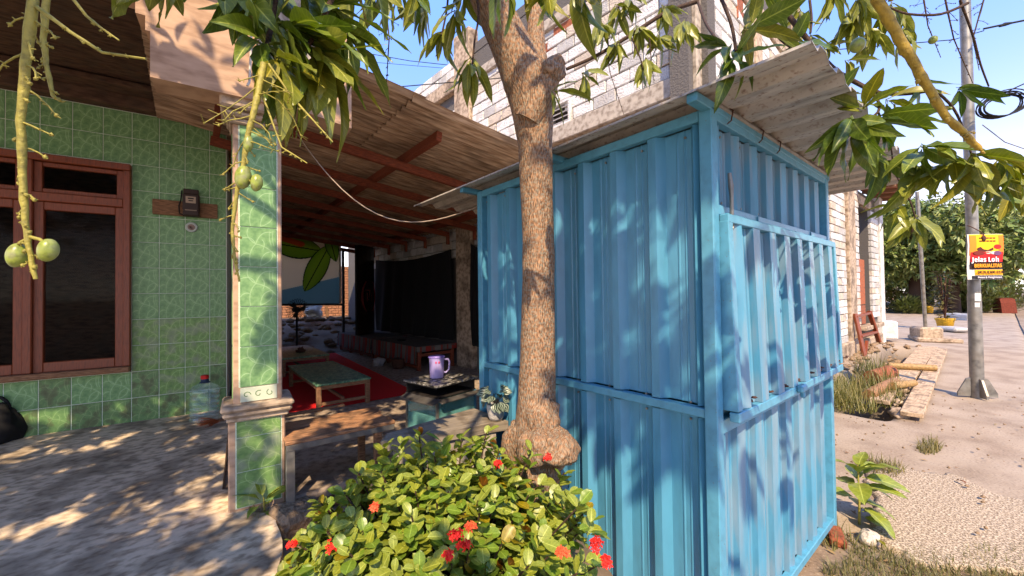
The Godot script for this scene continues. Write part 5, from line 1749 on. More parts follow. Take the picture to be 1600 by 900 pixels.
	# the grey branch at right, over the kiosk roof
	var twigs := [
		[[at(1225, 15, 1.75), at(1262, 62, 1.70), at(1300, 105, 1.66), at(1340, 130, 1.62), at(1375, 145, 1.58), at(1420, 146, 1.52), at(1460, 140, 1.46)], 0.0115, 0.006],
		[[at(1340, 130, 1.62), at(1368, 150, 1.56), at(1372, 175, 1.52), at(1345, 190, 1.5)], 0.006, 0.004], [[at(1460, 140, 1.46), at(1490, 170, 1.5), at(1510, 215, 1.5), at(1520, 250, 1.5)], 0.005, 0.003],
		[[at(1265, 0, 1.9), at(1268, 30, 1.88), at(1266, 52, 1.86)], 0.006, 0.005], [[at(1215, -10, 1.7), at(1212, 50, 1.68), at(1236, 75, 1.66)], 0.005, 0.004], [[at(1500, 0, 1.4), at(1520, 55, 1.42), at(1532, 100, 1.44), at(1545, 135, 1.46)], 0.004, 0.0025],
		[[at(1512, 5, 1.4), at(1470, 22, 1.38), at(1420, 22, 1.36), at(1390, 12, 1.35)], 0.005, 0.003],
		[[at(885, 108, 2.0), at(930, 88, 2.02), at(985, 55, 2.05), at(1040, 20, 2.1), at(1090, 2, 2.15)], 0.008, 0.012], [[at(985, 55, 2.05), at(1000, 90, 2.0), at(1005, 110, 2.0)], 0.004, 0.003], [[at(1090, 2, 2.15), at(1102, 35, 1.9), at(1120, 62, 1.6)], 0.007, 0.005],
		[[at(740, -30, 1.8), at(748, 20, 1.8), at(742, 60, 1.78), at(738, 100, 1.76)], 0.006, 0.004], [[at(690, -60, 1.9), at(700, -5, 1.85), at(690, 55, 1.82)], 0.006, 0.004],
		[[at(440, -80, 1.0), at(430, 0, 0.98), at(420, 60, 0.95), at(410, 110, 0.92)], 0.008, 0.005], [[at(560, -90, 1.05), at(530, -30, 1.0), at(505, 30, 0.96), at(480, 75, 0.94)], 0.008, 0.005], [[at(270, -90, 0.98), at(290, -20, 0.95)], 0.007, 0.004],
		[[at(1110, -40, 1.5), at(1140, 30, 1.4), at(1150, 80, 1.36)], 0.007, 0.005], [[at(1345, 190, 1.5), at(1340, 210, 1.48)], 0.004, 0.003], [[at(1395, 265, 1.9), at(1420, 310, 1.92), at(1430, 340, 1.92)], 0.004, 0.003], [[at(1372, 175, 1.52), at(1392, 230, 1.8), at(1395, 265, 1.9)], 0.004, 0.003]]
	for q in twigs:
		var fine := []
		var r := []
		for k in q[0].size() - 1:
			for j in 4:
				var p0: Vector3 = q[0][maxi(k - 1, 0)]
				var p3: Vector3 = q[0][mini(k + 2, q[0].size() - 1)]
				fine.append((q[0][k] as Vector3).cubic_interpolate(q[0][k + 1], p0, p3, j / 4.0))
				r.append(lerpf(q[1], q[2], (k + j / 4.0) / (q[0].size() - 1)))
		fine.append(q[0][-1])
		r.append(q[2])
		part("twig", mb(base).tube(fine, r, 7), mats.twig, t)
	# leaf sprays in view: [pixel x, y, depth, direction right, up, near], leaves, size, spread, sag, kind
	var sprays := [
		[250, -60, 0.95, 0.1, -1.0, 0.1, 7, 0.205, 0.75, 0.4, 1], [345, -70, 0.95, 0.1, -1.0, 0.0, 8, 0.21, 0.7, 0.4, 0], [415, -50, 1.0, -0.1, -1.0, 0.0, 6, 0.20, 0.7, 0.3, 0],
		[415, 70, 0.93, 0.5, -0.3, 0.2, 11, 0.21, 1.0, 0.35, 0], [455, 45, 0.92, 0.9, -0.25, 0.0, 13, 0.225, 0.75, 0.3, 0], [500, 85, 0.97, 0.8, -0.5, 0.0, 12, 0.205, 0.85, 0.45, 3], [520, 10, 1.05, 0.9, -0.2, 0.2, 12, 0.20, 0.9, 0.3, 0], [470, -20, 0.98, 0.2, -0.6, 0.3, 7, 0.2, 1.0, 0.3, 1],
		[380, -10, 0.97, 0.3, -0.8, 0.1, 8, 0.20, 0.9, 0.4, 0], [445, 100, 0.90, 0.6, -0.5, 0.1, 8, 0.19, 0.9, 0.5, 3], [545, 55, 1.05, 0.8, -0.4, 0.0, 8, 0.19, 0.9, 0.4, 0], [590, -20, 1.3, 0.2, -0.9, 0.0, 8, 0.2, 0.8, 0.4, 1], [650, -10, 1.7, 0.1, -0.8, 0.0, 9, 0.2, 1.0, 0.5, 2], [710, 20, 1.75, -0.2, -0.7, 0.1, 9, 0.19, 1.1, 0.6, 0], [690, 52, 1.85, -0.4, -0.6, 0.0, 9, 0.21, 1.0, 0.7, 2], [735, 100, 1.80, 0.0, -0.5, 0.1, 9, 0.20, 1.2, 0.8, 2], [660, 20, 1.95, -0.5, -0.2, 0.0, 8, 0.19, 1.1, 0.4, 2], [725, -10, 1.9, 0.0, -0.6, 0.0, 8, 0.2, 1.0, 0.5, 2], [560, -60, 1.1, 0.0, -1.0, 0.0, 6, 0.2, 0.8, 0.3, 1],
		[790, -40, 1.10, 0.0, -1.0, 0.1, 5, 0.205, 0.35, 0.4, 2], [845, -45, 1.15, 0.1, -1.0, 0.0, 8, 0.205, 0.6, 0.4, 1], [905, -40, 1.25, 0.2, -1.0, 0.0, 6, 0.21, 0.45, 0.4, 1], [870, 142, 1.80, 0.6, -0.2, 0.3, 5, 0.16, 0.8, 0.5, 3], [915, 120, 1.95, 0.4, -0.6, 0.2, 7, 0.15, 1.0, 0.6, 0],
		[965, 70, 2.0, -0.2, -0.7, 0.2, 9, 0.165, 1.0, 0.6, 0], [1000, 45, 2.05, 0.2, -0.4, 0.2, 9, 0.16, 1.1, 0.5, 0], [1010, 95, 2.0, 0.1, -0.8, 0.1, 8, 0.15, 0.9, 0.6, 3], [1040, 15, 2.1, 0.3, -0.5, 0.1, 8, 0.17, 1.0, 0.5, 0], [940, 40, 2.0, 0.0, -0.8, 0.1, 10, 0.17, 1.0, 0.6, 0], [1030, 60, 2.05, 0.1, -0.7, 0.1, 10, 0.16, 1.1, 0.5, 1], [1070, 40, 2.0, 0.0, -0.7, 0.1, 10, 0.17, 1.1, 0.5, 0], [965, 15, 2.1, 0.2, -0.6, 0.1, 9, 0.17, 1.1, 0.4, 3], [620, 0, 1.9, -0.2, -0.6, 0.1, 8, 0.19, 1.0, 0.5, 2], [985, 0, 2.1, 0.0, -0.6, 0.2, 8, 0.17, 1.1, 0.5, 0],
		[1135, 75, 1.38, -0.8, -0.3, 0.2, 7, 0.20, 0.8, 0.35, 2], [1150, 90, 1.36, 0.1, -0.1, 0.3, 6, 0.17, 1.3, 0.3, 0], [1175, 40, 1.42, 0.5, 0.3, 0.0, 7, 0.20, 0.9, 0.0, 1], [1236, 75, 1.68, 0.2, 0.0, 0.2, 6, 0.19, 1.2, 0.2, 2], [1185, -20, 1.6, 0.3, -0.6, 0.0, 7, 0.2, 0.9, 0.4, 0],
		[1300, -10, 1.95, 0.4, -0.7, 0.1, 13, 0.19, 1.0, 0.6, 2], [1345, 5, 1.9, 0.4, -0.7, 0.0, 15, 0.20, 1.0, 0.6, 2], [1395, 15, 1.9, 0.2, -0.8, 0.0, 13, 0.18, 1.0, 0.5, 2], [1325, 30, 1.95, 0.1, -0.9, 0.1, 12, 0.19, 0.9, 0.6, 2], [1270, 60, 2.0, 0.2, -0.5, 0.1, 10, 0.13, 1.1, 0.5, 0], [1360, 50, 1.9, 0.2, -0.8, 0.1, 10, 0.17, 1.0, 0.5, 2], [1250, 20, 1.95, 0.0, -0.8, 0.0, 9, 0.17, 1.0, 0.5, 2], [1440, 270, 1.55, 0.1, -0.5, 0.2, 10, 0.18, 1.1, 0.4, 3], [1550, 285, 1.45, 0.1, -0.6, 0.2, 9, 0.17, 1.1, 0.45, 1], [1590, 290, 1.5, 0.3, -0.5, 0.1, 8, 0.17, 1.1, 0.4, 3], [1310, 150, 1.6, 0.1, 0.2, 0.0, 7, 0.14, 1.2, 0.1, 0], [1415, 50, 1.9, 0.1, -0.8, 0.1, 9, 0.16, 0.9, 0.6, 0], [1292, 75, 2.0, 0.5, -0.3, 0.2, 12, 0.12, 1.2, 0.4, 0], [1330, 95, 1.95, 0.6, -0.2, 0.2, 7, 0.14, 1.1, 0.3, 0],
		[1330, 192, 1.42, -0.3, -0.6, 0.3, 16, 0.21, 1.0, 0.55, 0], [1375, 190, 1.46, 0.6, -0.4, 0.2, 12, 0.20, 1.0, 0.4, 0], [1350, 165, 1.5, 0.2, 0.5, 0.0, 6, 0.16, 1.1, 0.0, 3], [1395, 160, 1.5, 0.4, -0.3, 0.2, 6, 0.15, 1.2, 0.3, 1], [1440, 130, 1.5, 0.5, -0.5, 0.2, 6, 0.16, 1.0, 0.4, 2], [1500, 140, 1.5, 0.5, -0.5, 0.2, 6, 0.15, 1.1, 0.5, 2],
		[1440, 235, 1.5, -0.2, -0.4, 0.2, 9, 0.19, 1.1, 0.3, 0], [1490, 255, 1.45, -0.4, -0.4, 0.2, 10, 0.19, 1.0, 0.3, 1], [1530, 250, 1.35, 0.3, -0.5, 0.2, 10, 0.18, 1.1, 0.45, 3], [1575, 255, 1.4, 0.5, -0.6, 0.1, 8, 0.17, 1.0, 0.5, 1], [1430, 345, 1.95, -0.2, -0.5, 0.2, 10, 0.19, 1.1, 0.5, 3], [1400, 325, 2.0, -0.6, -0.2, 0.1, 7, 0.17, 1.0, 0.4, 1], [1380, 250, 1.6, 0.4, -0.4, 0.0, 7, 0.19, 1.0, 0.4, 0]]
	sprays.sort_custom(func(a, b): return a[2] < b[2])
	var kinds := [["leaf_a", "leaf_a", "leaf_c"], ["leaf_b", "leaf_d", "leaf_a"], ["leaf_c", "leaf_c", "leaf_a"], ["leaf_d", "leaf_b", "leaf_b"]]
	var count := 0
	var extra := []
	for q in sprays:
		var tip := at(q[0], q[1], q[2])
		var d: Vector3 = cam_basis.x * q[3] + cam_basis.y * q[4] + cam_basis.z * q[5]
		for tr in whorl(tip, d, q[6], q[7], q[8], q[9]):
			if count < 300:
				var which: Array = kinds[q[10]]
				hang("leaf", mango_leaves[rng.randi() % 10], mats[which[rng.randi() % 3]], t, tr.origin - base, tr.basis)
			else:
				extra.append(Transform3D(tr.basis, tr.origin - base))
			count += 1
	if extra.size():
		many("more_leaves", mango_leaves[1], mats.leaf_b, extra, t)
	# yellow flower stalks, bare but for a few fruit
	panicle(t, "flower_stalk", base, [at(54, -40, 0.6), at(50, 10, 0.6), at(40, 100, 0.6), at(32, 190, 0.6), at(36, 290, 0.6), at(40, 350, 0.6), at(48, 400, 0.6), at(56, 436, 0.6)], 0.0070, 0.0026, 26, 0.085, 0.12, mats.panicle)
	panicle(t, "flower_stalk", base, [at(80, -40, 0.66), at(72, 0, 0.66), at(68, 60, 0.66), at(72, 100, 0.66), at(82, 150, 0.66), at(95, 158, 0.66)], 0.0055, 0.002, 12, 0.06, 0.3, mats.panicle)
	panicle(t, "flower_stalk", base, [at(56, 10, 0.6), at(110, 50, 0.6), at(160, 82, 0.6), at(228, 92, 0.6)], 0.003, 0.0016, 5, 0.02, 0.3, mats.panicle)
	panicle(t, "flower_stalk", base, [at(100, -20, 0.68), at(135, 25, 0.68), at(160, 45, 0.68), at(186, 63, 0.68)], 0.0028, 0.0014, 6, 0.03, 0.3, mats.panicle)
	panicle(t, "flower_stalk", base, [at(412, 100, 0.84), at(405, 140, 0.82), at(395, 180, 0.8), at(386, 220, 0.8), at(380, 260, 0.8), at(370, 300, 0.8), at(363, 360, 0.8), at(366, 400, 0.8), at(374, 440, 0.8)], 0.0068, 0.002, 34, 0.13, 0.05, mats.panicle)
	panicle(t, "flower_stalk", base, [at(420, 100, 0.85), at(455, 150, 0.84), at(500, 200, 0.83), at(520, 222, 0.83)], 0.0026, 0.0014, 8, 0.04, 0.3, mats.panicle)
	panicle(t, "flower_stalk", base, [at(405, 135, 0.83), at(440, 230, 0.82), at(480, 255, 0.82)], 0.0022, 0.0012, 8, 0.03, 0.3, mats.panicle)
	panicle(t, "flower_stalk", base, [at(1355, -40, 0.86), at(1375, 8, 0.86), at(1405, 60, 0.86), at(1432, 105, 0.86), at(1455, 145, 0.86), at(1480, 185, 0.86), at(1510, 212, 0.86), at(1530, 232, 0.86)], 0.0115, 0.006, 16, 0.04, 0.1, tint("panicle_ripe", "panicle", Color(0.74, 0.62, 0.20)))
	panicle(t, "flower_stalk", base, [at(1505, 205, 0.86), at(1525, 225, 0.86), at(1538, 240, 0.86)], 0.004, 0.002, 26, 0.022, 0.0, mats.panicle_ripe)
	for q in [[1475, -10, 1490, 60, 1520, 130, 1.45], [1440, -20, 1450, 40, 1470, 90, 1.6], [1540, -10, 1520, 60, 1530, 110, 1.6], [600, -20, 608, 60, 604, 130, 1.3], [950, 60, 952, 110, 975, 180, 2.0], [1015, 60, 1018, 100, 1022, 130, 2.0]]:
		panicle(t, "dry_stalk", base, [at(q[0], q[1], q[6]), at(q[2], q[3], q[6]), at(q[4], q[5], q[6])], 0.003, 0.0012, 14, 0.07, 0.1, mats.twig)
	for q in [[27, 401, 0.6, 0.024, 0.037], [75, 393, 0.6, 0.024, 0.035], [388, 226, 0.8, 0.018, 0.034], [380, 279, 0.8, 0.029, 0.048], [401, 287, 0.8, 0.022, 0.035], [1458, 63, 0.86, 0.016, 0.018], [1340, 72, 0.9, 0.03, 0.034]]:
		mango_fruit(t, base, at(q[0], q[1], q[2]), Vector3(q[3], q[4], q[3]), int(q[0]))
	part("fruit_stem", mb(base).tube([at(46, 372, 0.6), at(34, 378, 0.6), at(25, 386, 0.6)], 0.0026, 6).tube([at(46, 370, 0.6), at(62, 374, 0.6), at(72, 381, 0.6)], 0.0026, 6), mats.panicle, t)
	# crown overhead: clumps of leaves out over the terrace, the street side and the kiosk
	var clump := mb()
	for k in 13:
		var dir := Vector3(rng.randf_range(-1, 1), rng.randf_range(-0.9, 0.35), rng.randf_range(-1, 1)).normalized()
		var bs := leaf_basis(dir, Vector3.UP, rng.randf_range(-0.6, 0.6), rng.randf_range(0.16, 0.22))
		var rows2 := []
		for r in 6:
			var tt := r / 5.0
			var w := 0.14 * sin(PI * clampf(tt, 0.02, 0.98))
			var row := PackedVector3Array()
			for c in 3:
				var s := 1.0 - c
				row.append(bs * Vector3(0.1 + tt * 0.9, -0.2 * tt * tt + 0.3 * absf(s) * w, s * w))
			rows2.append(row)
		clump.col = Color(0.075, 0.10, 0.022).lerp(Color(0.13, 0.14, 0.035), rng.randf())
		clump.grid(rows2)
	var where := []
	var tries := 0
	while where.size() < 1000 and tries < 60000:
		tries += 1
		var u := rng.randf_range(-5.5, 2.6)
		var v := rng.randf_range(-3.6, 3.2)
		var y := rng.randf_range(2.9, 5.4)
		if 0.63 * u + 0.777 * v > (y - 1.5) * 1.22 - 0.45 :
			continue
		# the crown is an uneven cloud round the limbs
		var thick := 1.2 * bump2(u, v, -2.5, 1.1, 1.6) + 0.25 * bump2(u, v, -0.9, -0.6, 0.8) + 0.55 * bump2(u, v, -3.6, -0.4, 1.6) + 0.2 * bump2(u, v, 0.4, -0.9, 0.6)
		thick *= smoothstep(-0.25, 0.35, noise.get_noise_3d(u * 55, y * 55, v * 55))
		# the breeze side stays open over the bush, and a gap lets the sun onto the pillar
		var t2 := (2.98 - v) / 0.97
		var hit := Vector2(u + 0.70 * t2 + 0.03, y - 1.25 * t2 - 2.2)
		if absf(hit.x) < 0.45 and absf(hit.y) < 1.05:
			thick *= 0.12
		var t3 := (y - 0.7) / 1.25
		if Vector2((u + 0.70 * t3 - 0.8) / 0.8, (v + 0.97 * t3 - 1.3) / 0.75).length() < 1.0:
			thick *= 0.18
		var t4 := (1.52 - u) / 0.70
		var hv := v + 0.97 * t4
		var hy := y - 1.25 * t4
		if t4 > 0.0 and hv > 0.75 and hv < 2.3 and hy > 0.95 and hy < 2.3:
			thick = maxf(thick, 0.36)
		if t4 > 0.0 and hv > 0.6 and hv < 1.9 and hy > 0.0 and hy < 0.95:
			thick *= 0.25
		var t6 := (y - 0.6) / 1.25
		if absf(u + 0.70 * t6 - 0.9) < 0.5 and absf(v + 0.97 * t6 - 3.0) < 0.35:
			thick *= 0.35
		var t5 := (1.33 - u) / 0.70
		if absf(v + 0.97 * t5 - 1.49) < 0.3 and absf(y - 1.25 * t5 - 1.5) < 1.3:
			thick *= 0.12
		if rng.randf() > thick:
			continue
		where.append(Transform3D(Basis.from_euler(Vector3(rng.randf_range(-0.4, 0.4), rng.randf() * TAU, rng.randf_range(-0.4, 0.4))) * Basis.from_scale(Vector3.ONE * rng.randf_range(0.85, 1.2)), P(u, y, v) - base))
	many("crown", clump.mesh(), mats.foliage, where, t)

# ---------------------------------------------------------------- flowering bush
func build_bush() -> void:
	for k in 4:
		bush_leaves.append(leaf_mesh([0.30, 0.27, 0.33, 0.28][k], 0.58, [0.10, 0.20, 0.02, 0.14][k], [0.18, 0.35, 0.1, 0.25][k], 0.01, 7, 4, 0.08, true, k * 2.0))
	var mid := P(0.80, 0.45, 1.44)
	var base := mid - Vector3(0, 0.4, 0)
	var t := thing("flowering_bush", "round yellow-green bush with red flower clusters at the mango tree's foot", "bush", base)
	var right := Vector3(cam_basis.x.x, 0, cam_basis.x.z).normalized()
	var fwd := -Vector3(cam_basis.z.x, 0, cam_basis.z.z).normalized()
	var size := Vector3(0.56, 0.39, 0.48)
	var shoots := []
	while shoots.size() < 850:
		var d := Vector3(rng.randfn(), rng.randfn(), rng.randfn()).normalized()
		if d.y < -0.55:
			continue
		if d.z > 0.1 and rng.randf() < 0.6:
			continue
		var lump := 1.0 + 0.22 * noise.get_noise_3d(d.x * 90, d.y * 90, d.z * 90)
		# broad at left foot, lower to the right as in the photo
		var k := rng.randf_range(0.80, 1.05) * lump
		if rng.randf() < 0.25:
			k *= rng.randf_range(0.6, 0.9)
		var p := mid + right * d.x * size.x * k + Vector3.UP * d.y * size.y * k + fwd * d.z * size.z * k
		if p.y < 0.05 or p.x > 1.42:
			continue
		var o := (right * d.x * 0.8 + Vector3.UP * (d.y * 0.7 + 0.75) + fwd * d.z * 0.8).normalized()
		shoots.append([p, o, (p - EYE).length(), d])
	# extra shoots that break the outline
	for q in [[470, 850, 1.5], [505, 800, 1.55], [560, 740, 1.6], [600, 700, 1.65], [655, 682, 1.65], [740, 690, 1.62], [760, 676, 1.7], [690, 690, 1.6], [905, 790, 1.35], [925, 815, 1.32], [890, 770, 1.45], [940, 880, 1.3], [460, 880, 1.45], [480, 890, 1.4], [830, 705, 1.6], [625, 690, 1.75]]:
		var p := at(q[0], q[1], q[2])
		shoots.append([p, (Vector3.UP + (p - mid) * 0.6).normalized(), (p - EYE).length(), Vector3.UP])
	shoots.sort_custom(func(a, b): return a[2] < b[2])
	var singles := 0
	var rest := []
	var stems := mb(base)
	for s in shoots:
		var p: Vector3 = s[0]
		var o: Vector3 = s[1]
		var foot: Vector3 = mid + Vector3(0, -0.38, 0) + (p - mid) * 0.15
		if rng.randf() < 0.55:
			stems.tube([foot.lerp(p, 0.35), foot.lerp(p, 0.7) + Vector3(0, 0.02, 0), p], [0.006, 0.004, 0.003], 5, false)
		var n := rng.randi_range(5, 8)
		var x := o.cross(Vector3(0.3, 0.2, 0.9)).normalized()
		var y := o.cross(x)
		var a0 := rng.randf() * TAU
		for k in n:
			var a := a0 + k * PI / 2 + (PI / 4 if (k / 2) % 2 else 0.0) + rng.randf_range(-0.2, 0.2)
			var th := rng.randf_range(0.55, 1.35)
			var d: Vector3 = o * cos(th) + (x * cos(a) + y * sin(a)) * sin(th)
			var l := rng.randf_range(0.042, 0.078)
			var bs := leaf_basis(d, (o + Vector3.UP * 0.5).normalized(), rng.randf_range(-0.35, 0.35), l)
			var og := p - o * 0.012 * k - base
			var pick := rng.randf()
			var m: String = "bush_a" if pick < 0.46 else ("bush_b" if pick < 0.72 else ("bush_c" if pick < 0.96 else "bush_d"))
			if singles < 300:
				hang("leaf", bush_leaves[rng.randi() % 4], mats[m], t, og, bs)
				singles += 1
			else:
				rest.append([Transform3D(bs, og), m])
		# young reddish tips
		if rng.randf() < 0.05:
			for k in 3:
				var d := (o + x * rng.randf_range(-0.4, 0.4) + y * rng.randf_range(-0.4, 0.4)).normalized()
				rest.append([Transform3D(leaf_basis(d, x, 0, 0.04), p - base), "leaf_young"])
	var by := {}
	for q in rest:
		by.get_or_add(q[1], []).append(q[0])
	for m in by:
		var o := many("leaves", bush_leaves[0], mats[m], by[m], t)
		o.name = "leaves" if not t.has_node("leaves") else o.name
	part("stems", stems, mats.twig, t)
	# flower clusters
	var floret := mb()
	for k in 4:
		var a := k * PI / 2
		var d := Vector3(cos(a), 0.15, sin(a))
		var s := Vector3(-sin(a), 0, cos(a))
		floret.face_pair([d * 0.0005, d * 0.005 + s * 0.0035, d * 0.0115, d * 0.005 - s * 0.0035], 0.0008)
	floret.tube([Vector3(0, -0.02, 0), Vector3(0, 0, 0)], 0.0011, 4, false)
	var fm := floret.mesh()
	tint("petal_red", "plain", Color(0.86, 0.13, 0.08))
	tint("petal_orange", "plain", Color(0.90, 0.36, 0.20))
	for q in [[712, 842, 1.16, 0.030, 0], [726, 858, 1.15, 0.027, 0], [699, 872, 1.14, 0.022, 0], [518, 858, 1.32, 0.034, 0], [456, 852, 1.42, 0.020, 0], [933, 858, 1.18, 0.036, 0], [946, 880, 1.18, 0.024, 0], [880, 866, 1.16, 0.024, 1], [855, 718, 1.62, 0.026, 0], [778, 727, 1.55, 0.022, 0], [735, 826, 1.2, 0.02, 1], [585, 795, 1.36, 0.02, 1]]:
		var c := at(q[0], q[1], q[2])
		var head := Node3D.new()
		var spots := []
		for k in 16:
			var d := Vector3(rng.randfn(), absf(rng.randfn()) + 0.25, rng.randfn()).normalized()
			spots.append(Transform3D(leaf_basis(d.cross(Vector3(0.3, 0.5, 0.8)), d, 0, rng.randf_range(0.8, 1.25)), c + d * q[3] * rng.randf_range(0.4, 0.9) - base))
		var b := mb()
		var parts_ := SurfaceTool.new()
		parts_.begin(Mesh.PRIMITIVE_TRIANGLES)
		for tr in spots:
			parts_.append_from(fm, 0, tr)
		head.free()
		hang("flower_cluster", parts_.commit(), mats.petal_red if q[4] == 0 else mats.petal_orange, t)

func leafy_plant(called: String, label: String, cat: String, pos: Vector3, leaves: Array, mesh_: ArrayMesh, m: Material, group := "") -> Node3D:
	# leaves: [yaw, rise, length, foot height]
	var t := thing(called, label, cat, pos, 0.0, group)
	var stem := mb()
	var top := 0.0
	for q in leaves:
		top = maxf(top, q[3])
		var d := Vector3(cos(q[0]) * cos(q[1]), sin(q[1]), sin(q[0]) * cos(q[1]))
		hang("leaf", mesh_, m, t, Vector3(0, q[3], 0) + d * 0.02, leaf_basis(d, Vector3.UP, rng.randf_range(-0.3, 0.3), q[2]))
	stem.tube([Vector3(0, -0.02, 0), Vector3(0.004, top * 0.5, 0.003), Vector3(0, top + 0.015, 0)], [0.008, 0.006, 0.004], 7)
	part("stem", stem, mats.panicle, t)
	return t

func grass_patch(called: String, label: String, spots: Array, blade_h: float, cols: Array) -> void:
	# spots: [u, v, radius u, radius v, blades]
	var blade := mb()
	var rows := []
	for r in 4:
		var t := r / 3.0
		var w := 0.05 * (1.0 - t * 0.9)
		rows.append(PackedVector3Array([Vector3(-w, t, 0.25 * t * t), Vector3(w, t, 0.25 * t * t)]))
	blade.grid(rows)
	var where := []
	var tint_ := []
	for s in spots:
		for k in s[4]:
			var a := rng.randf() * TAU
			var rr := sqrt(rng.randf())
			var u: float = s[0] + cos(a) * rr * s[2]
			var v: float = s[1] + sin(a) * rr * s[3]
			var h := blade_h * rng.randf_range(0.4, 1.2)
			where.append(Transform3D(Basis(Vector3.UP, rng.randf() * TAU) * Basis(Vector3.RIGHT, rng.randf_range(-0.2, 1.0)) * Basis.from_scale(Vector3(minf(h, 0.12), h, h)), P(u, maxf(ground_height(u, v), 0.0) + (s[5] if s.size() > 5 else 0.0), v)))
			tint_.append((cols[0] as Color).lerp(cols[1], rng.randf()).lerp(cols[2], rng.randf() * rng.randf()))
	var o := many(called, blade.mesh(), mats.foliage, where, self, tint_)
	tag(o, label, "grass", "", "stuff")

func far_tree(pos: Vector3, crown_h: float, r: float, n: int, col: Color, label: String, grp: String, sd: float, trunk := 0.12, forks := 3, flat := 0.75) -> void:
	var t := thing("leafy_tree", label, "tree", pos, 0.0, grp)
	var lr := RandomNumberGenerator.new()
	lr.seed = int(absf(sd) * 100) + 7
	var top := Vector3(0, crown_h * 0.55, 0)
	part("trunk", mb().tube([Vector3(0, -0.1, 0), Vector3(0.06, crown_h * 0.25, 0.03), Vector3(0.1, crown_h * 0.45, 0), top], [trunk * 1.35, trunk, trunk * 0.85, trunk * 0.6], 10), mats.twig, t)
	for k in forks:
		var a := TAU * k / forks + sd
		var d := Vector3(cos(a), 0.7, sin(a)) * r * 0.6
		part("branch", mb().tube([Vector3(0.09, crown_h * 0.38, 0), Vector3(0.09, crown_h * 0.5, 0) + d * 0.4, top + d], [trunk * 0.7, trunk * 0.5, trunk * 0.25], 7), mats.twig, t)
	var clump := mb()
	var leaf := maxf(0.16, r * 0.085)
	for k in 12:
		var dir := Vector3(lr.randf_range(-1, 1), lr.randf_range(-1, 0.3), lr.randf_range(-1, 1)).normalized()
		var bs := leaf_basis(dir, Vector3.UP, lr.randf_range(-0.7, 0.7), leaf * lr.randf_range(0.8, 1.3))
		clump.col = (col * 2.8).lerp(Color(0.34, 0.33, 0.10), lr.randf() * 0.7)
		clump.face_pair([bs * Vector3(0.05, 0, 0), bs * Vector3(0.45, 0, 0.16), bs * Vector3(1, -0.15, 0), bs * Vector3(0.45, 0, -0.16)], 0.0001)
	var blobs := []
	for k in 9:
		var a := lr.randf() * TAU
		var rr := sqrt(lr.randf()) * 0.72
		blobs.append([Vector3(cos(a) * rr * r, crown_h * 0.72 + lr.randf_range(-0.45, 0.5) * r * flat, sin(a) * rr * r), r * lr.randf_range(0.34, 0.58)])
	var where := []
	for k in n:
		var q: Array = blobs[lr.randi() % blobs.size()]
		var d := Vector3(lr.randfn(), lr.randfn() * 0.8, lr.randfn()).normalized()
		where.append(Transform3D(Basis.from_euler(Vector3(lr.randf_range(-0.6, 0.6), lr.randf() * TAU, lr.randf_range(-0.6, 0.6))) * Basis.from_scale(Vector3.ONE * lr.randf_range(0.8, 1.3)), q[0] + d * q[1] * pow(lr.randf(), 0.4)))
	many("crown", clump.mesh(), mats.foliage, where, t)

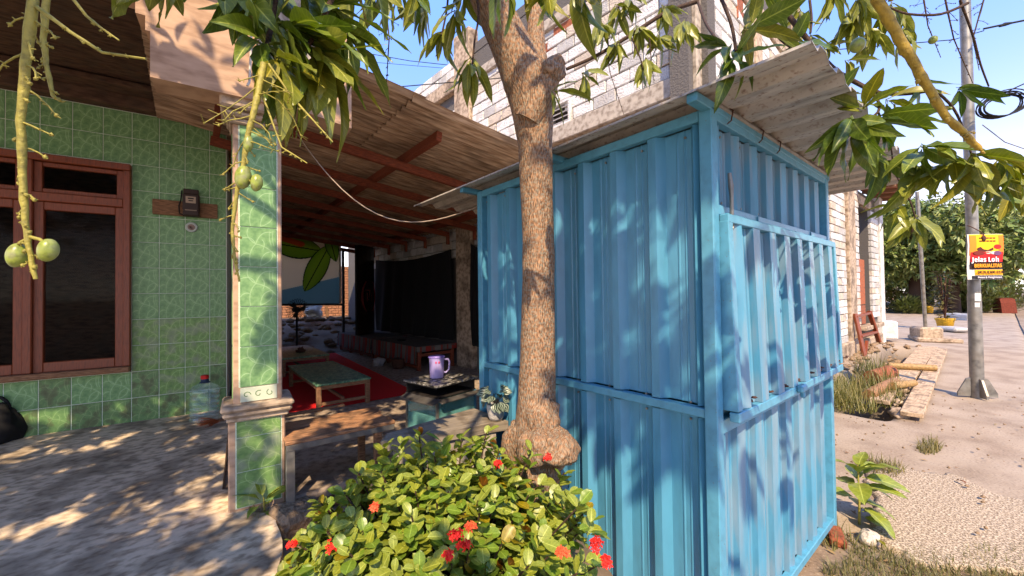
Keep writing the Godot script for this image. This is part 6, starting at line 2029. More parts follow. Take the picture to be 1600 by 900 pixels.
# ---------------------------------------------------------------- benches, bed and small things in front
func build_front_things() -> void:
	# wooden bench on steel legs
	var a := on_y(446, 692, 0.60)
	var bq := on_y(618, 657, 0.60)
	var c := on_y(591, 636, 0.60)
	var d := on_y(440, 651, 0.60)
	var base := (a + bq + c + d) / 4
	base.y = 0.15
	var t := thing("wooden_bench", "weathered brown plank bench on grey steel legs beside the porch pillar", "bench", base)
	var x := (bq - a).normalized()
	var wide := 0.46
	var z := Vector3(-x.z, 0, x.x)
	if z.dot(d - a) < 0:
		z = -z
	var l := (bq - a).length()
	var bs := Basis(x, Vector3.UP, x.cross(Vector3.UP))
	for k in 3:
		var w := wide / 3.0
		var o := a + x * (l / 2 - 0.015 * (k % 2)) + z * (w * (k + 0.5))
		part("plank", mb(base).box(Vector3(o.x, 0.588, o.z), Vector3(l - 0.02 * (k % 2), 0.024, w - 0.004), bs, 0.004), mats.bench_wood, t)
	var o2 := d + x * 0.22 - z * 0.0
	part("loose_slat", mb(base).box(Vector3(o2.x, 0.607, o2.z), Vector3(0.46, 0.016, 0.05), bs * Basis(Vector3.UP, 0.05), 0.003), mats.pale_wood, t)
	for k in 2:
		var o := a + x * l / 2 + z * (0.02 if k == 0 else wide - 0.02)
		part("edge_rail", mb(base).box(Vector3(o.x, 0.556, o.z), Vector3(l - 0.01, 0.038, 0.03), bs, 0.003), mats.galv, t)
	for q in [[0.03, 0.03], [0.03, wide - 0.03], [l - 0.12, 0.03], [l - 0.12, wide - 0.03]]:
		var o: Vector3 = a + x * q[0] + z * q[1]
		part("leg", mb(base).box(Vector3(o.x, 0.34, o.z), Vector3(0.05, 0.40, 0.04), bs, 0.003), mats.galv if q[0] < 0.1 else mats.pale_wood, t)
	# slab ledge on a low wall
	a = on_y(600, 690, 0.735)
	bq = on_y(793, 658, 0.735)
	c = on_y(734, 639, 0.735)
	d = on_y(607, 677, 0.735)
	var poly := [on_y(520, 712, 0.735), bq + (bq - on_y(653, 687, 0.735)) * 0.02, on_y(752, 641, 0.735), on_y(560, 690, 0.735)]
	var lb: Vector3 = (poly[0] + poly[1] + poly[2] + poly[3]) / 4
	lb.y = 0.0
	t = thing("stone_ledge", "grey stone ledge slab on a low wall between bench and kiosk", "ledge", lb)
	var pp := PackedVector2Array()
	for q in [a + (a - bq) * 0.02, bq, c + (c - d) * 0.05, d + (d - c) * 0.02]:
		pp.append(Vector2(q.x, -q.z))
	var fine := PackedVector2Array()
	for k in 4:
		for j in 8:
			var q := pp[k].lerp(pp[(k + 1) % 4], j / 8.0)
			fine.append(q + Vector2(noise.get_noise_2d(q.x * 260, q.y * 260), noise.get_noise_2d(q.x * 260 + 60, q.y * 260)) * 0.012)
	var b := mb(lb)
	b.prism(fine, 0.68, 0.735, Transform3D(Basis(Vector3(1, 0, 0), Vector3(0, 0, -1), Vector3(0, 1, 0)), Vector3.ZERO))
	part("slab", b, mats.grey_wood, t)
	var low := PackedVector2Array()
	var cen := (pp[0] + pp[1] + pp[2] + pp[3]) / 4
	for q in pp:
		low.append(cen + (q - cen) * 0.82)
	b = mb(lb)
	b.prism(low, 0.0, 0.68, Transform3D(Basis(Vector3(1, 0, 0), Vector3(0, 0, -1), Vector3(0, 1, 0)), Vector3.ZERO))
	part("low_wall", b, mats.concrete, t)
	# pot with a striped-leaf plant
	var p := on_y(775, 656, 0.736)
	t = thing("potted_plant", "white stone pot with a dark plant of silver-striped leaves on the ledge", "potted plant", p)
	b = mb()
	b.lathe([Vector2(0, 0), Vector2(0.036, 0.0), Vector2(0.046, 0.02), Vector2(0.056, 0.07), Vector2(0.056, 0.098), Vector2(0.05, 0.10), Vector2(0.048, 0.09), Vector2(0, 0.088)], Vector3.ZERO, 24)
	part("pot", b, mats.pot, t)
	var lm := leaf_mesh(0.42, 0.42, 0.25, 0.15, 0.0, 7, 4, 0.02)
	for k in 26:
		var a2 := k * 2.4
		var rise := rng.randf_range(-0.5, 0.9)
		var dd := Vector3(cos(a2) * cos(rise), sin(rise) + 0.1, sin(a2) * cos(rise))
		var tip := Vector3(-0.012, 0.13, 0) + dd * rng.randf_range(0.03, 0.075)
		var face_cam := (cam_basis.z * 0.6 + Vector3.UP * 0.8).normalized()
		hang("leaf", lm, mats.leaf_striped, t, tip, leaf_basis((dd + Vector3.DOWN * 0.7).normalized(), face_cam, rng.randf_range(-0.4, 0.4), rng.randf_range(0.05, 0.068)))
	var st := mb()
	for k in 10:
		var a3 := k * 0.63
		st.tube([Vector3(0, 0.085, 0), Vector3(cos(a3) * 0.02, 0.12, sin(a3) * 0.02), Vector3(cos(a3) * 0.05, 0.15, sin(a3) * 0.05)], 0.002, 5, false)
	part("stems", st, mats.twig, t)
	# block of stone and rubble at the terrace edge
	p = on_y(452, 822, 0.10)
	b = mb(p)
	b.box(p + Vector3(0.02, -0.02, 0), Vector3(0.26, 0.26, 0.22), Basis.from_euler(Vector3(0.12, 0.35, -0.14)), 0.03)
	for k in b.v.size():
		b.v[k] += Vector3(noise.get_noise_3d(b.v[k].x * 300, b.v[k].y * 300, b.v[k].z * 300), noise.get_noise_3d(b.v[k].y * 300, b.v[k].z * 300, b.v[k].x * 300), 0) * 0.03
	t = thing("stone_block", "rough grey stone block lying between terrace edge and bush", "stone block", p)
	part("block", b, mats.stone, t)
	p = on_y(470, 770, 0.12)
	b = mb()
	for k in 40:
		var s := rng.randf_range(0.02, 0.07)
		var q := Vector3(rng.randf_range(-0.12, 0.30), 0, rng.randf_range(-0.22, 0.3))
		b.blob(q + Vector3(0, s * 0.2, 0), Vector3(s * 1.6, s * 0.7, s), noise, 0.8, 5, 7, k + 0.5)
	var pile := hang("brick_rubble", b.mesh(), tint("rubble", "stone", Color(0.62, 0.47, 0.36)), self, p)
	tag(pile, "brownish earth and brick rubble under the bench by the bush", "rubble", "", "stuff")
	p = on_y(408, 872, 0.03)
	b = mb()
	for k in 14:
		var bs2 := leaf_basis(Vector3(rng.randf_range(-1, 1), rng.randf_range(-0.1, 0.2), rng.randf_range(-1, 1)).normalized(), Vector3.UP, rng.randf_range(-0.5, 0.5), rng.randf_range(0.05, 0.10))
		var o := Vector3(rng.randf_range(-0.06, 0.06), 0.03 + rng.randf() * 0.05, rng.randf_range(-0.18, 0.22))
		b.face_pair([o, o + bs2 * Vector3(0.4, 0.06, 0.16), o + bs2 * Vector3(1, 0, 0), o + bs2 * Vector3(0.4, 0.06, -0.16)], 0.001)
	tag(hang("fallen_leaves", b.mesh(), tint("dead_leaf", "plain", Color(0.50, 0.28, 0.15)), self, p), "dry brown leaves fallen in the gap at the terrace edge", "fallen leaves", "", "stuff")
	# weeds at the pillar's foot
	var wl := leaf_mesh(0.20, 0.42, 0.30, 0.3, 0.02, 8, 4, 0.05, false, 1.0)
	p = on_y(412, 812, 0.14)
	leafy_plant("young_plant", "young green plant with pointed leaves at the foot of the porch pillar", "plant", p, [[0.4, 0.9, 0.13, 0.10], [2.2, 0.35, 0.16, 0.09], [3.6, 0.6, 0.15, 0.11], [5.2, 0.2, 0.14, 0.07], [1.2, 0.2, 0.12, 0.05], [4.4, 1.1, 0.13, 0.12], [0.0, 0.45, 0.17, 0.11]], wl, mats.bush_a)
	var sp := on_y(372, 812, 0.15)
	grass_patch("weeds", "tiny dry weeds along the terrace edge by the pillar", [[sp.x, -sp.z, 0.10, 0.08, 120, 0.16], [sp.x + 0.08, -sp.z - 0.08, 0.07, 0.1, 90, 0.12]], 0.05, [Color(0.16, 0.15, 0.05), Color(0.22, 0.20, 0.07), Color(0.30, 0.22, 0.10)])
	tag(hang("bottle_cap", mb().lathe([Vector2(0, 0), Vector2(0.02, 0), Vector2(0.02, 0.01), Vector2(0, 0.012)], on_y(270, 698, 0.285), 10).mesh(), tint("cap_blue", "plain", Color(0.10, 0.10, 0.35)), self), "tiny dark blue bottle cap lying on the terrace", "bottle cap")
	tag(hang("sandal", mb().blob(on_y(548, 680, 0.30), Vector3(0.07, 0.03, 0.12), noise, 0.3, 7, 12, 2.0).mesh(), mats.black, self), "small dark thing like a sandal on the floor under the bench", "sandal")

# ---------------------------------------------------------------- the street side
func build_street_things() -> void:
	# steel utility pole
	var foot := P(8.37, 0.02, 0.25)
	var t := thing("utility_pole", "grey galvanised utility pole with gusset plates at its foot, poster and cables on it", "utility pole", foot)
	part("shaft", mb().tube([Vector3(0, -0.05, 0), Vector3(0, 1.4, 0), Vector3(0, 1.41, 0), Vector3(0.01, 4.6, 0), Vector3(0.01, 9.0, 0)], [0.070, 0.067, 0.062, 0.058, 0.052], 18), mats.galv, t)
	for k in 4:
		var bs := Basis(Vector3.UP, k * PI / 2 + 0.5)
		part("gusset", mb().prism(PackedVector2Array([Vector2(0.05, 0.0), Vector2(0.20, 0.0), Vector2(0.20, 0.05), Vector2(0.11, 0.24), Vector2(0.05, 0.26)]), -0.012, 0.012, Transform3D(bs, Vector3.ZERO)), mats.galv, t)
	part("sticker", mb().face_pair([at(1523, 458, 5.30) - foot, at(1532, 458, 5.30) - foot, at(1532, 470, 5.30) - foot, at(1523, 470, 5.30) - foot], 0.004).face_pair([at(1523, 473, 5.30) - foot, at(1531, 473, 5.30) - foot, at(1531, 480, 5.30) - foot, at(1523, 480, 5.30) - foot], 0.004), mats.limestone_white, t)
	# coil of cable and lines
	var cz := 5.30
	var cc := at(1543, 172, cz)
	var coil := thing("cable_coil", "loose coil of black cable hung on the utility pole", "cable coil", cc)
	var b := mb(cc)
	for k in 9:
		var pts := []
		for j in 25:
			var a := TAU * j / 24.0 + k
			var dx := 0.018 * sin(k * 1.7)
			var dy := 0.014 * cos(k * 2.3)
			pts.append(cc + cam_basis.x * (cos(a) * (0.29 + dx) + 0.02) + cam_basis.y * (sin(a) * (0.15 + dy) + 0.06 * cos(a) + dy) + cam_basis.z * (0.1 + 0.012 * k))
		b.tube(pts, 0.007, 6, false)
	part("loops", b, mats.black, coil)
	var n := 0
	for q in [[[1537, 45], [1570, 38], [1660, 20], 0.012, "black cable from the utility pole to the upper right with a joint sleeve"], [[1537, 48], [1500, 70], [1430, 108], 0.007, "thin black cable from the utility pole towards the tree"], [[1545, 160], [1580, 140], [1680, 95], 0.008, "thin cable leaving the utility pole above the coil"], [[1535, 195], [1570, 222], [1680, 260], 0.006, "thin pale cable sagging right from the utility pole"]]:
		var o := at(q[0][0], q[0][1], cz)
		var ln := thing("overhead_cable", q[4], "cable", o, 0.0, "cables on the utility pole")
		var pts := [o, at(q[1][0], q[1][1], cz), at(q[2][0], q[2][1], cz)]
		if n == 1:
			pts = [o, at(1490, 62, 6.5), P(2.0, 4.6, 6.0)]
		part("wire", mb(o).tube(pts, q[3], 6), mats.black if n != 3 else mats.galv, ln)
		if n == 0:
			part("sleeve", mb(o).tube([at(1562, 41, cz), at(1570, 38, cz), at(1580, 36, cz)], [0.014, 0.024, 0.014], 8), mats.black, ln)
		n += 1
	var rt := thing("roof_cable", "two thin cables crossing the sky over the shed roof", "cable", P(0.5, 5.6, 12.0))
	part("wire", mb(P(0.5, 5.6, 12.0)).tube([at(500, 70, 14), at(640, 95, 14), at(760, 108, 14)], 0.012, 5).tube([at(500, 90, 14), at(640, 102, 14), at(760, 112, 14)], 0.008, 5), mats.black, rt)

	# poster wrapped on the pole
	var pz := 5.26
	var pc := at(1541, 401, pz)
	var po := thing("poster", "yellow and orange poster with red and black bands tied to the utility pole", "poster", pc)
	var rx := cam_basis.x
	var fwd := -cam_basis.z
	rx = (rx - Vector3.UP * rx.y).normalized()
	var nz := rx.cross(Vector3.UP)
	var bs := Basis(rx, Vector3.UP, nz)
	po.basis = bs
	var w := 0.47
	var h := 0.60
	# a slightly bowed sheet, with flat printed bands lying on it
	print_band(po, "sheet", -w / 2, w / 2, -h / 2, h / 2, 0.0, Color(0.80, 0.80, 0.78))
	print_band(po, "print", -w / 2 + 0.02, w / 2, 0.02, h / 2 - 0.005, 0.003, Color(0.96, 0.72, 0.05))
	print_band(po, "print", -w / 2 + 0.02, -w / 2 + 0.10, 0.02, h / 2 - 0.02, 0.005, Color(0.95, 0.52, 0.12))
	print_band(po, "print", w / 2 - 0.07, w / 2, 0.02, h / 2 - 0.02, 0.005, Color(0.95, 0.50, 0.14))
	print_band(po, "print", -w / 2 + 0.03, w / 2 - 0.005, -0.075, 0.06, 0.006, Color(0.72, 0.08, 0.10))
	print_band(po, "print", -w / 2 + 0.03, w / 2 - 0.005, -0.165, -0.07, 0.007, Color(0.16, 0.05, 0.05))
	print_band(po, "print", -w / 2 + 0.09, w / 2 - 0.005, -0.245, -0.172, 0.006, Color(0.96, 0.68, 0.08))
	print_band(po, "print", -w / 2 + 0.05, w / 2 - 0.005, -0.295, -0.252, 0.006, Color(0.10, 0.09, 0.13))
	# dish picture: dark and pale lumps, and a red round badge
	for q in [[-0.02, 0.10, 0.11, 0.035, Color(0.30, 0.10, 0.05)], [-0.10, 0.05, 0.08, 0.03, Color(0.45, 0.12, 0.06)], [0.02, 0.055, 0.035, 0.02, Color(0.88, 0.80, 0.72)], [0.09, 0.05, 0.04, 0.02, Color(0.85, 0.76, 0.74)], [0.14, 0.045, 0.05, 0.03, Color(0.42, 0.26, 0.42)], [0.14, 0.13, 0.05, 0.03, Color(0.80, 0.08, 0.08)]]:
		var pl := PackedVector2Array()
		for k in 16:
			pl.append(Vector2(q[0] + cos(TAU * k / 16) * q[2], q[1] + sin(TAU * k / 16) * q[3]))
		var key := "print_%s" % (q[4] as Color).to_html(false)
		if not mats.has(key):
			tint(key, "plain", q[4])
		part("print", mb().prism(pl, 0.006, 0.010 + 0.001 * absf(q[0])), mats[key], po)
	for q in [["PAKET HEMAT", 0.0, 0.245, 0.032, Color(0.25, 0.15, 0.04)], ["Ayam Bakar", 0.02, 0.205, 0.028, Color(0.28, 0.14, 0.04)], ["Jelas Loh", -0.03, -0.04, 0.085, Color(0.95, 0.93, 0.92)], ["BERKUALITAS", 0.0, -0.12, 0.066, Color(0.96, 0.66, 0.12)], ["0878 8300 0101", 0.04, -0.208, 0.050, Color(0.22, 0.10, 0.04)], ["Pesan & Pengiriman", 0.02, -0.274, 0.033, Color(0.85, 0.84, 0.86)]]:
		if q[0] in ["PAKET HEMAT", "Ayam Bakar"]:
			# unreadable small print: thin dark strokes
			for k in 5:
				print_band(po, "print", -0.10 + k * 0.045, -0.065 + k * 0.045, q[2] - 0.008, q[2] + 0.008, 0.006, q[4])
			continue
		var tm := TextMesh.new()
		tm.text = q[0]
		tm.depth = 0.004
		tm.font_size = 32
		tm.pixel_size = q[3] / 32.0
		var f := SystemFont.new()
		f.font_names = PackedStringArray(["Droid Sans"])
		f.font_weight = 700
		tm.font = f
		tm.curve_step = 2.0
		var wide: float = tm.get_aabb().size.x
		var most := 0.36
		var key := "print_%s" % (q[4] as Color).to_html(false)
		if not mats.has(key):
			tint(key, "plain", q[4])
		hang("lettering", tm, mats[key], po, Vector3(q[1], q[2], 0.016), Basis.from_scale(Vector3(minf(1.0, most / maxf(wide, 0.01)), 1, 1)))
	part("string", mb().tube([Vector3(-0.20, 0.42, -0.03), Vector3(-0.19, 0.40, 0.0), Vector3(-0.09, 0.33, 0.02), Vector3(-0.04, 0.29, 0.015)], 0.006, 5).blob(Vector3(-0.045, 0.245, 0.02), Vector3(0.05, 0.08, 0.02), noise, 0.5, 6, 8, 4.0), mats.rusty, po)

	# thin leaning pole in its concrete foot
	foot = P(15.2, 0.0, 1.35)
	foot = on_y(1447, 528, 0.08)
	t = thing("thin_pole", "thin grey leaning pole in a broken concrete foot beyond the planks", "pole", foot)
	part("shaft", mb(foot).tube([foot, at(1441, 430, 11.2), at(1433, 300, 11.2)], 0.045, 10), mats.galv, t)
	part("concrete_foot", mb(foot).box(foot + Vector3(0, 0.16, 0), Vector3(0.65, 0.34, 0.5), Basis(Vector3.UP, 0.5), 0.05), mats.pale_concrete, t)
	part("slab", mb(foot).box(foot + Vector3(0.1, -0.02, 0.15), Vector3(1.1, 0.12, 0.9), Basis(Vector3.UP, 0.3), 0.03), mats.pale_concrete, t)

	# planks over the trench
	for q in [[1443, 543, 1374, 628, 0.19, "grey-brown plank nearest the brick building, laid along the trench"], [1456, 543, 1402, 610, 0.19, "middle pale plank of three laid along the trench"], [1471, 546, 1424, 648, 0.19, "dark-edged plank nearest the utility pole, laid along the trench"]]:
		var p0 := on_y(q[0], q[1], 0.09)
		var p1 := on_y(q[2], q[3], 0.07)
		var k := mb(p1).bar(p0, p1, q[4], 0.05, 0.006)
		tag(hang("plank", k.mesh(), tint("plank_%d" % int(q[0]), "grey_wood", Color(0.82, 0.71, 0.58)), self, p1), q[5], "plank", "planks over the trench")
	for q in [[1388, 571, 1463, 575, 0.055, "yellow bamboo pole laid across the three planks"], [1396, 603, 1428, 598, 0.05, "short bamboo piece lying across the near plank ends"]]:
		var p0 := on_y(q[0], q[1], 0.16)
		var p1 := on_y(q[2], q[3], 0.16)
		tag(hang("bamboo_pole", mb(p0).tube([p0, p0.lerp(p1, 0.45), p0.lerp(p1, 0.47), p0.lerp(p1, 0.49), p1], [q[4], q[4], q[4] * 1.15, q[4], q[4] * 0.95], 10).mesh(), mats.bamboo, self, p0), q[5], "bamboo pole")
	var l0 := on_y(1358, 618, 0.10)
	var l1 := on_y(1398, 597, 0.16)
	tag(hang("log", mb(l0).tube([l0, l0.lerp(l1, 0.5) + Vector3(0, 0.02, 0), l1], [0.075, 0.065, 0.07], 12).mesh(), tint("log_wood", "bamboo", Color(0.66, 0.48, 0.30)), self, l0), "short stripped log resting on the near end of the planks", "log")
	var r0 := on_y(1362, 590, 0.12)
	tag(hang("clay_pipe", mb(r0).tube([r0, on_y(1390, 582, 0.14)], [0.11, 0.12], 12).mesh(), mats.orange_brick, self, r0), "broken reddish clay pipe piece beside the planks", "pipe")
	# rubble and weeds
	var b2 := mb()
	for k in 170:
		var u := rng.randf_range(9.5, 14.8)
		var v := rng.randf_range(1.35, 2.12)
		var s := rng.randf_range(0.04, 0.15)
		b2.blob(P(u, ground_height(u, v) + s * 0.15, v), Vector3(s * 1.5, s * 0.6, s), noise, 0.8, 5, 7, k)
	tag(hang("stone_rubble", b2.mesh(), mats.stone, self), "scattered stone rubble along the foot of the low white building", "rubble", "", "stuff")
	b2 = mb()
	for k in 420:
		var u := 2.4 + 7.0 * pow(rng.randf(), 1.6)
		var v := rng.randf_range(-0.6, 1.3)
		var s := 0.006 + 0.022 * pow(rng.randf(), 2.5)
		b2.blob(P(u, maxf(ground_height(u, v), 0.045 if v < 0.2 and u > 3.4 else 0.0) + s * 0.2, v), Vector3(s * 1.5, s * 0.7, s), noise, 0.8, 4, 6, k)
	tag(hang("pebbles", b2.mesh(), mats.stone, self), "loose pebbles and grit on the ground right of the kiosk", "pebbles", "", "stuff")
	b2 = mb()
	for k in 70:
		var u := 2.4 + 6.0 * pow(rng.randf(), 1.5)
		var v := rng.randf_range(-0.4, 1.0)
		var o := P(u, maxf(ground_height(u, v), 0.0) + 0.008, v)
		var bs3 := leaf_basis(Vector3(rng.randf_range(-1, 1), rng.randf_range(-0.05, 0.15), rng.randf_range(-1, 1)), Vector3.UP, rng.randf_range(-0.3, 0.3), rng.randf_range(0.02, 0.07))
		b2.col = Color(0.22, 0.11, 0.05).lerp(Color(0.35, 0.26, 0.10), rng.randf())
		b2.face_pair([o, o + bs3 * Vector3(0.45, 0.05, 0.17), o + bs3 * Vector3(1, 0.03, 0), o + bs3 * Vector3(0.45, 0.05, -0.17)], 0.001)
	tag(hang("leaf_litter", b2.mesh(), mats.plain, self), "dry leaf litter strewn over the ground right of the kiosk", "leaf litter", "", "stuff")
	b2 = mb()
	for k in 26:
		var u := lerpf(6.5, 9.0, k / 25.0)
		var s := rng.randf_range(0.05, 0.16)
		b2.blob(P(u, 0.02, 0.80 + rng.randf_range(-0.08, 0.1)), Vector3(s * 1.6, s * 0.8, s), noise, 0.7, 6, 8, k + 0.3)
	tag(hang("broken_edge", b2.mesh(), mats.pale_concrete, self), "broken concrete edge of the trench on the street side", "rubble", "", "stuff")
	grass_patch("trench_weeds", "dry yellow-green weeds growing out of the trench", [[7.0, 1.55, 0.9, 0.28, 900], [8.3, 1.25, 0.7, 0.22, 420], [6.5, 1.35, 0.35, 0.35, 420], [9.6, 1.55, 0.6, 0.2, 200], [7.3, 0.98, 0.5, 0.12, 200]], 0.34, [Color(0.10, 0.12, 0.03), Color(0.20, 0.19, 0.05), Color(0.34, 0.26, 0.10)])
	grass_patch("grass_tufts", "low grass tufts on the bare ground right of the kiosk", [[4.45, 0.67, 0.22, 0.14, 380], [5.4, 0.47, 0.25, 0.08, 220], [3.0, 0.66, 0.14, 0.1, 160]], 0.09, [Color(0.13, 0.13, 0.04), Color(0.20, 0.18, 0.06), Color(0.32, 0.24, 0.11)])
	grass_patch("grass_strip", "strip of short dry grass along the edge of the pebbled pavement", [[2.85, 0.46, 0.26, 0.13, 900], [3.05, 0.26, 0.20, 0.12, 620], [3.3, 0.08, 0.25, 0.09, 560], [2.65, 0.58, 0.10, 0.06, 160], [3.5, -0.08, 0.3, 0.08, 360]], 0.055, [Color(0.11, 0.12, 0.035), Color(0.17, 0.16, 0.05), Color(0.30, 0.22, 0.10)])
	# big-leafed plant at the kiosk's far corner
	var big := leaf_mesh(0.26, 0.45, 0.30, 0.25, 0.02, 9, 4, 0.08, false, 0.5)
	var p := P(3.33, 0.0, 0.61)
	leafy_plant("broad_leaf_plant", "broad-leaved green plant growing at the kiosk's far corner", "plant", p, [[0.2, 0.25, 0.19, 0.18], [1.6, 0.3, 0.20, 0.24], [2.9, 0.1, 0.22, 0.27], [1.1, 0.75, 0.18, 0.30], [5.4, 0.2, 0.17, 0.22], [4.2, 0.3, 0.18, 0.16], [2.1, -0.1, 0.21, 0.12], [0.7, 0.0, 0.17, 0.08], [3.6, 0.7, 0.19, 0.33], [1.4, -0.15, 0.16, 0.16], [0.4, 0.5, 0.15, 0.32], [2.6, 0.9, 0.16, 0.31], [1.9, 0.1, 0.15, 0.06], [0.9, 0.35, 0.2, 0.2], [5.9, 0.45, 0.18, 0.26], [1.3, 0.1, 0.22, 0.3], [0.5, -0.1, 0.2, 0.14], [6.1, 0.1, 0.2, 0.1], [1.0, -0.2, 0.18, 0.26], [0.0, 0.7, 0.16, 0.34], [1.7, 0.55, 0.19, 0.36]], big, mats.bush_a)
	p = P(3.13, 0.03, 0.53)
	tag(hang("white_stone", mb().blob(Vector3.ZERO, Vector3(0.15, 0.08, 0.10), noise, 0.22, 8, 12, 6.0).mesh(), mats.limestone_cream, self, p), "white stone in the grass near the broad-leaved plant", "stone")
	p = P(3.0, 0.03, 0.66)
	tag(hang("brick_piece", mb().box(Vector3.ZERO, Vector3(0.16, 0.05, 0.08), Basis.from_euler(Vector3(0.1, 0.4, 0.1)), 0.01).mesh(), tint("brick_red", "orange_brick", Color(0.62, 0.33, 0.20)), self, p), "orange-brown brick piece at the kiosk's far foot", "brick piece")
	p = P(3.05, 0.04, 0.44)
	tag(hang("yellow_leaf", mango_leaves[1], mats.leaf_d, self, p, leaf_basis(Vector3(0.7, 0.1, -0.5), Vector3.UP, 0.2, 0.13)), "yellow fallen mango leaf on the grass strip", "leaf")
	var rp := on_y(1510, 756, 0.05)
	tag(hang("brown_leaf", mango_leaves[0], mats.dead_leaf, self, rp, leaf_basis(Vector3(0.7, 0.2, -0.5), Vector3.UP, 0.2, 0.09)), "small brown leaf lying on the pavement", "leaf")

	# far side: potted tall plant, slabs, barrier, sign
	p = on_y(1477, 514, 0.03)
	t = thing("yellow_pot", "wide yellow pot with a tall reddish leafy stalk plant beside the street", "potted plant", p)
	part("pot", mb().lathe([Vector2(0, 0), Vector2(0.19, 0), Vector2(0.24, 0.30), Vector2(0.27, 0.34), Vector2(0.27, 0.40), Vector2(0.23, 0.40), Vector2(0.22, 0.34), Vector2(0, 0.33)], Vector3.ZERO, 20), tint("yellow_paint", "paint", Color(0.85, 0.66, 0.12)), t)
	b = mb()
	for k in 9:
		var a := k * 0.7
		b.tube([Vector3(0, 0.33, 0), Vector3(cos(a) * 0.07, 1.0, sin(a) * 0.07), Vector3(cos(a) * 0.18, 1.7 + 0.04 * k, sin(a) * 0.18)], 0.016, 5)
	part("stems", b, mats.rusty, t)
	var wh := []
	var tc := []
	for k in 260:
		var a := rng.randf() * TAU
		var y := rng.randf_range(0.4, 2.1)
		var dd := Vector3(cos(a), rng.randf_range(-0.4, 0.5), sin(a))
		wh.append(Transform3D(leaf_basis(dd, Vector3.UP, 0, rng.randf_range(0.16, 0.28)), Vector3(cos(a), 0, sin(a)) * rng.randf_range(0.02, 0.16) + Vector3(0, y, 0)))
		tc.append(Color(0.16, 0.11, 0.035).lerp(Color(0.10, 0.12, 0.03), rng.randf()))
	many("foliage", far_leaf(), mats.foliage, wh, t, tc)
	p = on_y(1452, 489, 0.06)
	tag(hang("yellow_bucket", mb().lathe([Vector2(0, 0), Vector2(0.16, 0), Vector2(0.2, 0.42), Vector2(0.18, 0.42), Vector2(0, 0.3)], Vector3.ZERO, 16).mesh(), mats.yellow_paint, self, p), "small yellow bucket at the foot of the far mango tree", "bucket")
	for q in [[1490, 514, 0.9, "white flat slab lying beside the yellow pot"], [1498, 496, 1.0, "white stone block at the edge of the shrubs"], [1512, 497, 0.8, "pale stone lump at the edge of the shrubs beside the street"]]:
		p = on_y(q[0], q[1], 0.1)
		tag(hang("pale_slab", mb().box(Vector3.ZERO, Vector3(q[2], 0.14 if q[1] > 500 else 0.4, 0.5), Basis(Vector3.UP, 0.6), 0.05).mesh(), mats.limestone_grey, self, p), q[3], "slab")
	p = on_y(1570, 489, 0.0)
	t = thing("barrier", "weathered reddish barrier block standing on the street edge", "barrier", p, 20.0)
	part("block", mb().prism(PackedVector2Array([Vector2(-0.55, 0), Vector2(0.55, 0), Vector2(0.5, 0.62), Vector2(0.38, 0.85), Vector2(-0.3, 0.85), Vector2(-0.42, 0.6)]), -0.3, 0.3), tint("barrier_red", "orange_brick", Color(0.50, 0.22, 0.15)), t)
	part("cap", mb().box(Vector3(0.03, 0.87, 0), Vector3(0.6, 0.06, 0.5), Basis(), 0.015), mats.barrier_red, t)
	p = on_y(1563, 484, 0.0)
	t = thing("street_sign", "small yellow plate on a thin post beyond the barrier", "sign", p)
	part("post", mb().tube([Vector3.ZERO, Vector3(0, 2.2, 0)], 0.04, 8), mats.galv, t)
	part("plate", mb().box(Vector3(0, 1.75, 0.05), Vector3(0.6, 0.4, 0.03), Basis(Vector3.UP, 0.9), 0.005), mats.yellow_paint, t)

	# far mango tree and its neighbours
	far_tree(on_y(1432, 489, 0.0), 6.4, 4.0, 4200, Color(0.055, 0.085, 0.02), "large dark mango tree with a forked trunk beyond the low white building", "trees along the street", 3.1, 0.36, 3, 0.62)
	far_tree(P(36.0, 0, 1.9), 6.0, 3.8, 3000, Color(0.06, 0.095, 0.022), "dense dark tree right behind the utility pole's poster", "trees along the street", 8.2, 0.25, 3, 0.7)
	far_tree(P(46.0, 0, 2.2), 8.5, 3.6, 1500, Color(0.085, 0.12, 0.03), "tall lighter green tree at the street's far right", "trees along the street", 5.4, 0.2)
	far_tree(P(60.0, 0, 1.2), 8.0, 4.0, 1300, Color(0.10, 0.13, 0.035), "pale loose tree furthest down the street", "trees along the street", 1.7, 0.2)
	far_tree(P(44.0, 0, 8.5), 8.0, 4.5, 1500, Color(0.07, 0.10, 0.025), "broad tree behind the low building's end", "trees along the street", 9.7, 0.25)
	far_tree(P(75.0, 0, -6.5), 8.5, 4.5, 900, Color(0.10, 0.13, 0.035), "tree across the street in the distance", "trees along the street", 12.7, 0.2)
	far_tree(P(40.0, 0, 6.5), 6.5, 4.2, 2600, Color(0.055, 0.085, 0.02), "dark tree filling the gap behind the far mango tree", "trees along the street", 15.2, 0.25, 3, 0.7)
	far_tree(P(52.0, 0, 4.2), 6.5, 4.6, 2600, Color(0.07, 0.10, 0.024), "wide tree further back behind the utility pole", "trees along the street", 17.9, 0.25, 3, 0.75)
	# shrubs along the street edge
	var k2 := 0
	for q in [[1475, 480, 1.9, 1.8, "hedge shrub behind the yellow pot"], [1595, 474, 3.0, 2.0, "hedge shrub at the far right beyond the reddish barrier"], [1400, 487, 1.5, 0.9, "yellow-leaved croton shrub left of the far mango's trunk"], [1420, 490, 1.0, 0.7, "low dark shrub against the far mango's trunk"], [1505, 488, 1.4, 1.0, "reddish-brown leafy shrub right of the yellow pot"], [1520, 488, 1.6, 1.1, "dark agave-like shrub left of the utility pole"], [1545, 486, 1.7, 1.2, "rounded shrub right of the utility pole"], [1558, 484, 1.9, 1.2, "shrub just left of the reddish barrier"], [1578, 478, 2.4, 1.6, "far hedge shrub behind the reddish barrier"]]:
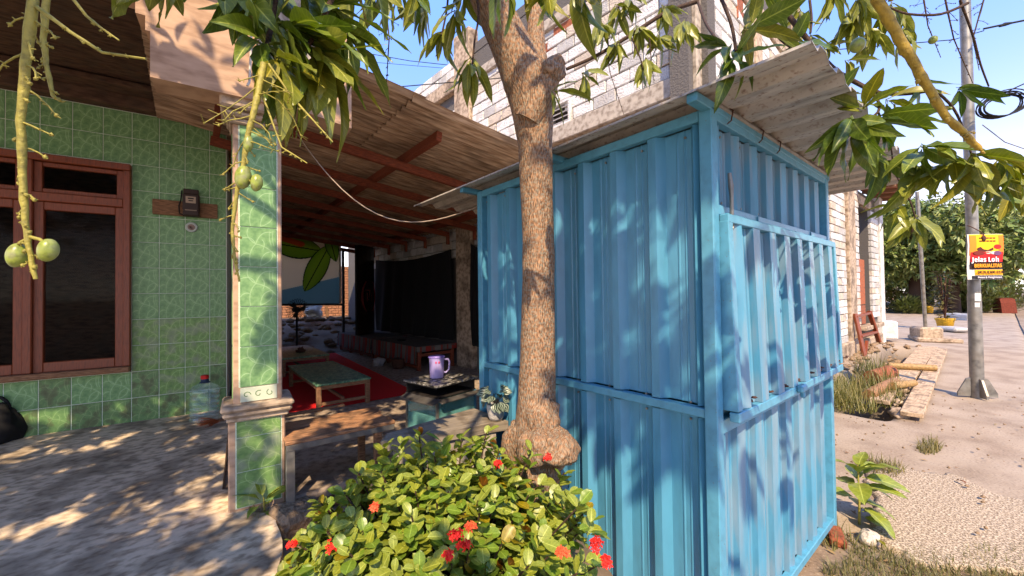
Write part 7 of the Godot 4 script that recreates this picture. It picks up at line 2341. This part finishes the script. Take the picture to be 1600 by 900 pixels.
		p = on_y(q[0], q[1], 0.0)
		t = thing("shrub", q[4], "shrub", p, 0.0, "shrubs along the street edge")
		var w2 := []
		var c2 := []
		for k in 520:
			var d := Vector3(rng.randfn(), absf(rng.randfn()), rng.randfn()).normalized() * pow(rng.randf(), 0.45)
			w2.append(Transform3D(leaf_basis((d + Vector3(rng.randf_range(-0.6, 0.6), 0.2, rng.randf_range(-0.6, 0.6))).normalized(), Vector3.UP, 0, rng.randf_range(0.25, 0.45)), d * Vector3(q[3], q[2], q[3])))
			var gold := 0.8 if k2 == 2 else (0.35 if k2 == 4 else 0.1)
			c2.append(Color(0.13, 0.17, 0.045).lerp(Color(0.38, 0.29, 0.06), rng.randf() * gold).lerp(Color(0.26, 0.27, 0.08), rng.randf() * 0.5))
		many("foliage", far_leaf(), mats.foliage, w2, t, c2)
		b = mb()
		for k in 6:
			b.tube([Vector3(0, -0.05, 0), Vector3(cos(k) * 0.3 * q[3], q[2] * 0.6, sin(k) * 0.3 * q[3])], 0.03, 5)
		part("stems", b, mats.twig, t)
		k2 += 1
	# houses glimpsed through the trees
	for q in [[P(39.0, 0, 9.5), Vector3(9, 3.4, 5), Color(0.55, 0.48, 0.40), "beige house glimpsed under the far mango tree"], [P(88.0, 0, 1.5), Vector3(8, 4.0, 5), Color(0.45, 0.66, 0.35), "pale green house far down the street"], [P(70.0, 0, 12.0), Vector3(12, 5.0, 6), Color(0.60, 0.55, 0.48), "plain house hidden behind the street trees"]]:
		t = thing("far_house", q[3], "house", q[0])
		var sz: Vector3 = q[1]
		var key := "house_%s" % (q[2] as Color).to_html(false)
		part("wall", mb().box(Vector3(0, sz.y / 2, 0), sz), tint(key, "paint", q[2]), t)
		var rf := PackedVector2Array([Vector2(-sz.z / 2 - 0.5, sz.y), Vector2(sz.z / 2 + 0.5, sz.y), Vector2(0, sz.y + 1.6)])
		part("roof", mb().prism(rf, -sz.x / 2 - 0.4, sz.x / 2 + 0.4, Transform3D(Basis(Vector3.UP, PI / 2), Vector3.ZERO)), mats.orange_brick, t)
		for s in [-0.28, 0.28]:
			part("window", mb().box(Vector3(sz.x * s, sz.y * 0.5, sz.z / 2 + 0.02), Vector3(1.2, 1.2, 0.08)), mats.black, t)
		part("window", mb().box(Vector3(-sz.x / 2 - 0.02, sz.y * 0.5, 0), Vector3(0.08, 1.2, 1.2)), mats.black, t)
		part("door", mb().box(Vector3(0, 1.0, sz.z / 2 + 0.02), Vector3(1.0, 2.0, 0.08)), mats.frame_wood, t)

# a slightly bowed flat band of print
func print_band(po: Node3D, called: String, x0: float, x1: float, y0: float, y1: float, z: float, col: Color) -> void:
	var rows := []
	for r in 5:
		var row := PackedVector3Array()
		for k in 9:
			var x := lerpf(x0, x1, k / 8.0)
			var y := lerpf(y0, y1, r / 4.0)
			row.append(Vector3(x, y, z - 0.25 * x * x + 0.010 * sin(y * 9.0)))
		rows.append(row)
	var key := "print_%s" % col.to_html(false)
	if not mats.has(key):
		tint(key, "plain", col)
	part(called, mb().grid(rows), mats[key], po)

var far_leaf_mesh: ArrayMesh
func far_leaf() -> ArrayMesh:
	if far_leaf_mesh == null:
		var b := mb()
		b.face_pair([Vector3(0, 0, 0), Vector3(0.45, 0.03, 0.16), Vector3(1, -0.12, 0), Vector3(0.45, 0.03, -0.16)], 0.002)
		far_leaf_mesh = b.mesh()
	return far_leaf_mesh

func _ready() -> void:
	rng.seed = 4711
	noise.noise_type = FastNoiseLite.TYPE_SIMPLEX_SMOOTH
	noise.frequency = 0.02
	noise.fractal_octaves = 3
	# camera
	var cam := Camera3D.new()
	cam.name = "camera"
	cam.position = EYE
	cam.rotation_order = EULER_ORDER_YXZ
	cam.rotation_degrees = Vector3(0.92, -39.0, -0.75)
	cam.fov = rad_to_deg(2.0 * atan(450.0 / FOCAL))
	cam.near = 0.05
	cam.far = 2000.0
	add_child(cam)
	cam.current = true
	cam_basis = cam.basis
	# sky, light, exposure
	var sky := ProceduralSkyMaterial.new()
	sky.sky_top_color = Color(0.27, 0.375, 0.575)
	sky.sky_horizon_color = Color(0.82, 0.79, 0.75)
	sky.sky_curve = 0.10
	sky.ground_bottom_color = Color(0.40, 0.36, 0.30)
	sky.ground_horizon_color = Color(0.66, 0.66, 0.64)
	sky.sun_angle_max = 20.0
	sky.sky_energy_multiplier = 1.2
	var env := Environment.new()
	env.background_mode = Environment.BG_SKY
	env.sky = Sky.new()
	env.sky.sky_material = sky
	env.tonemap_mode = Environment.TONE_MAPPER_LINEAR
	env.tonemap_exposure = 3.85
	env.sdfgi_enabled = true
	env.ssao_enabled = true
	env.ssil_enabled = true
	var we := WorldEnvironment.new()
	we.name = "environment"
	we.environment = env
	add_child(we)
	var sun := DirectionalLight3D.new()
	sun.name = "sun"
	sun.light_energy = 0.66
	sun.light_color = Color(1.0, 0.90, 0.76)
	sun.light_angular_distance = 0.5
	sun.shadow_enabled = true
	add_child(sun)
	sun.look_at_from_position(Vector3.ZERO, P(0.70, -1.25, 0.97), Vector3.UP)
	# scene
	make_materials()
	build_ground()
	build_house()
	build_shed()
	build_brick_building()
	build_kiosk()
	build_mango_tree()
	build_bush()
	build_yard()
	build_terrace_things()
	build_shed_things()
	build_front_things()
	build_street_things()
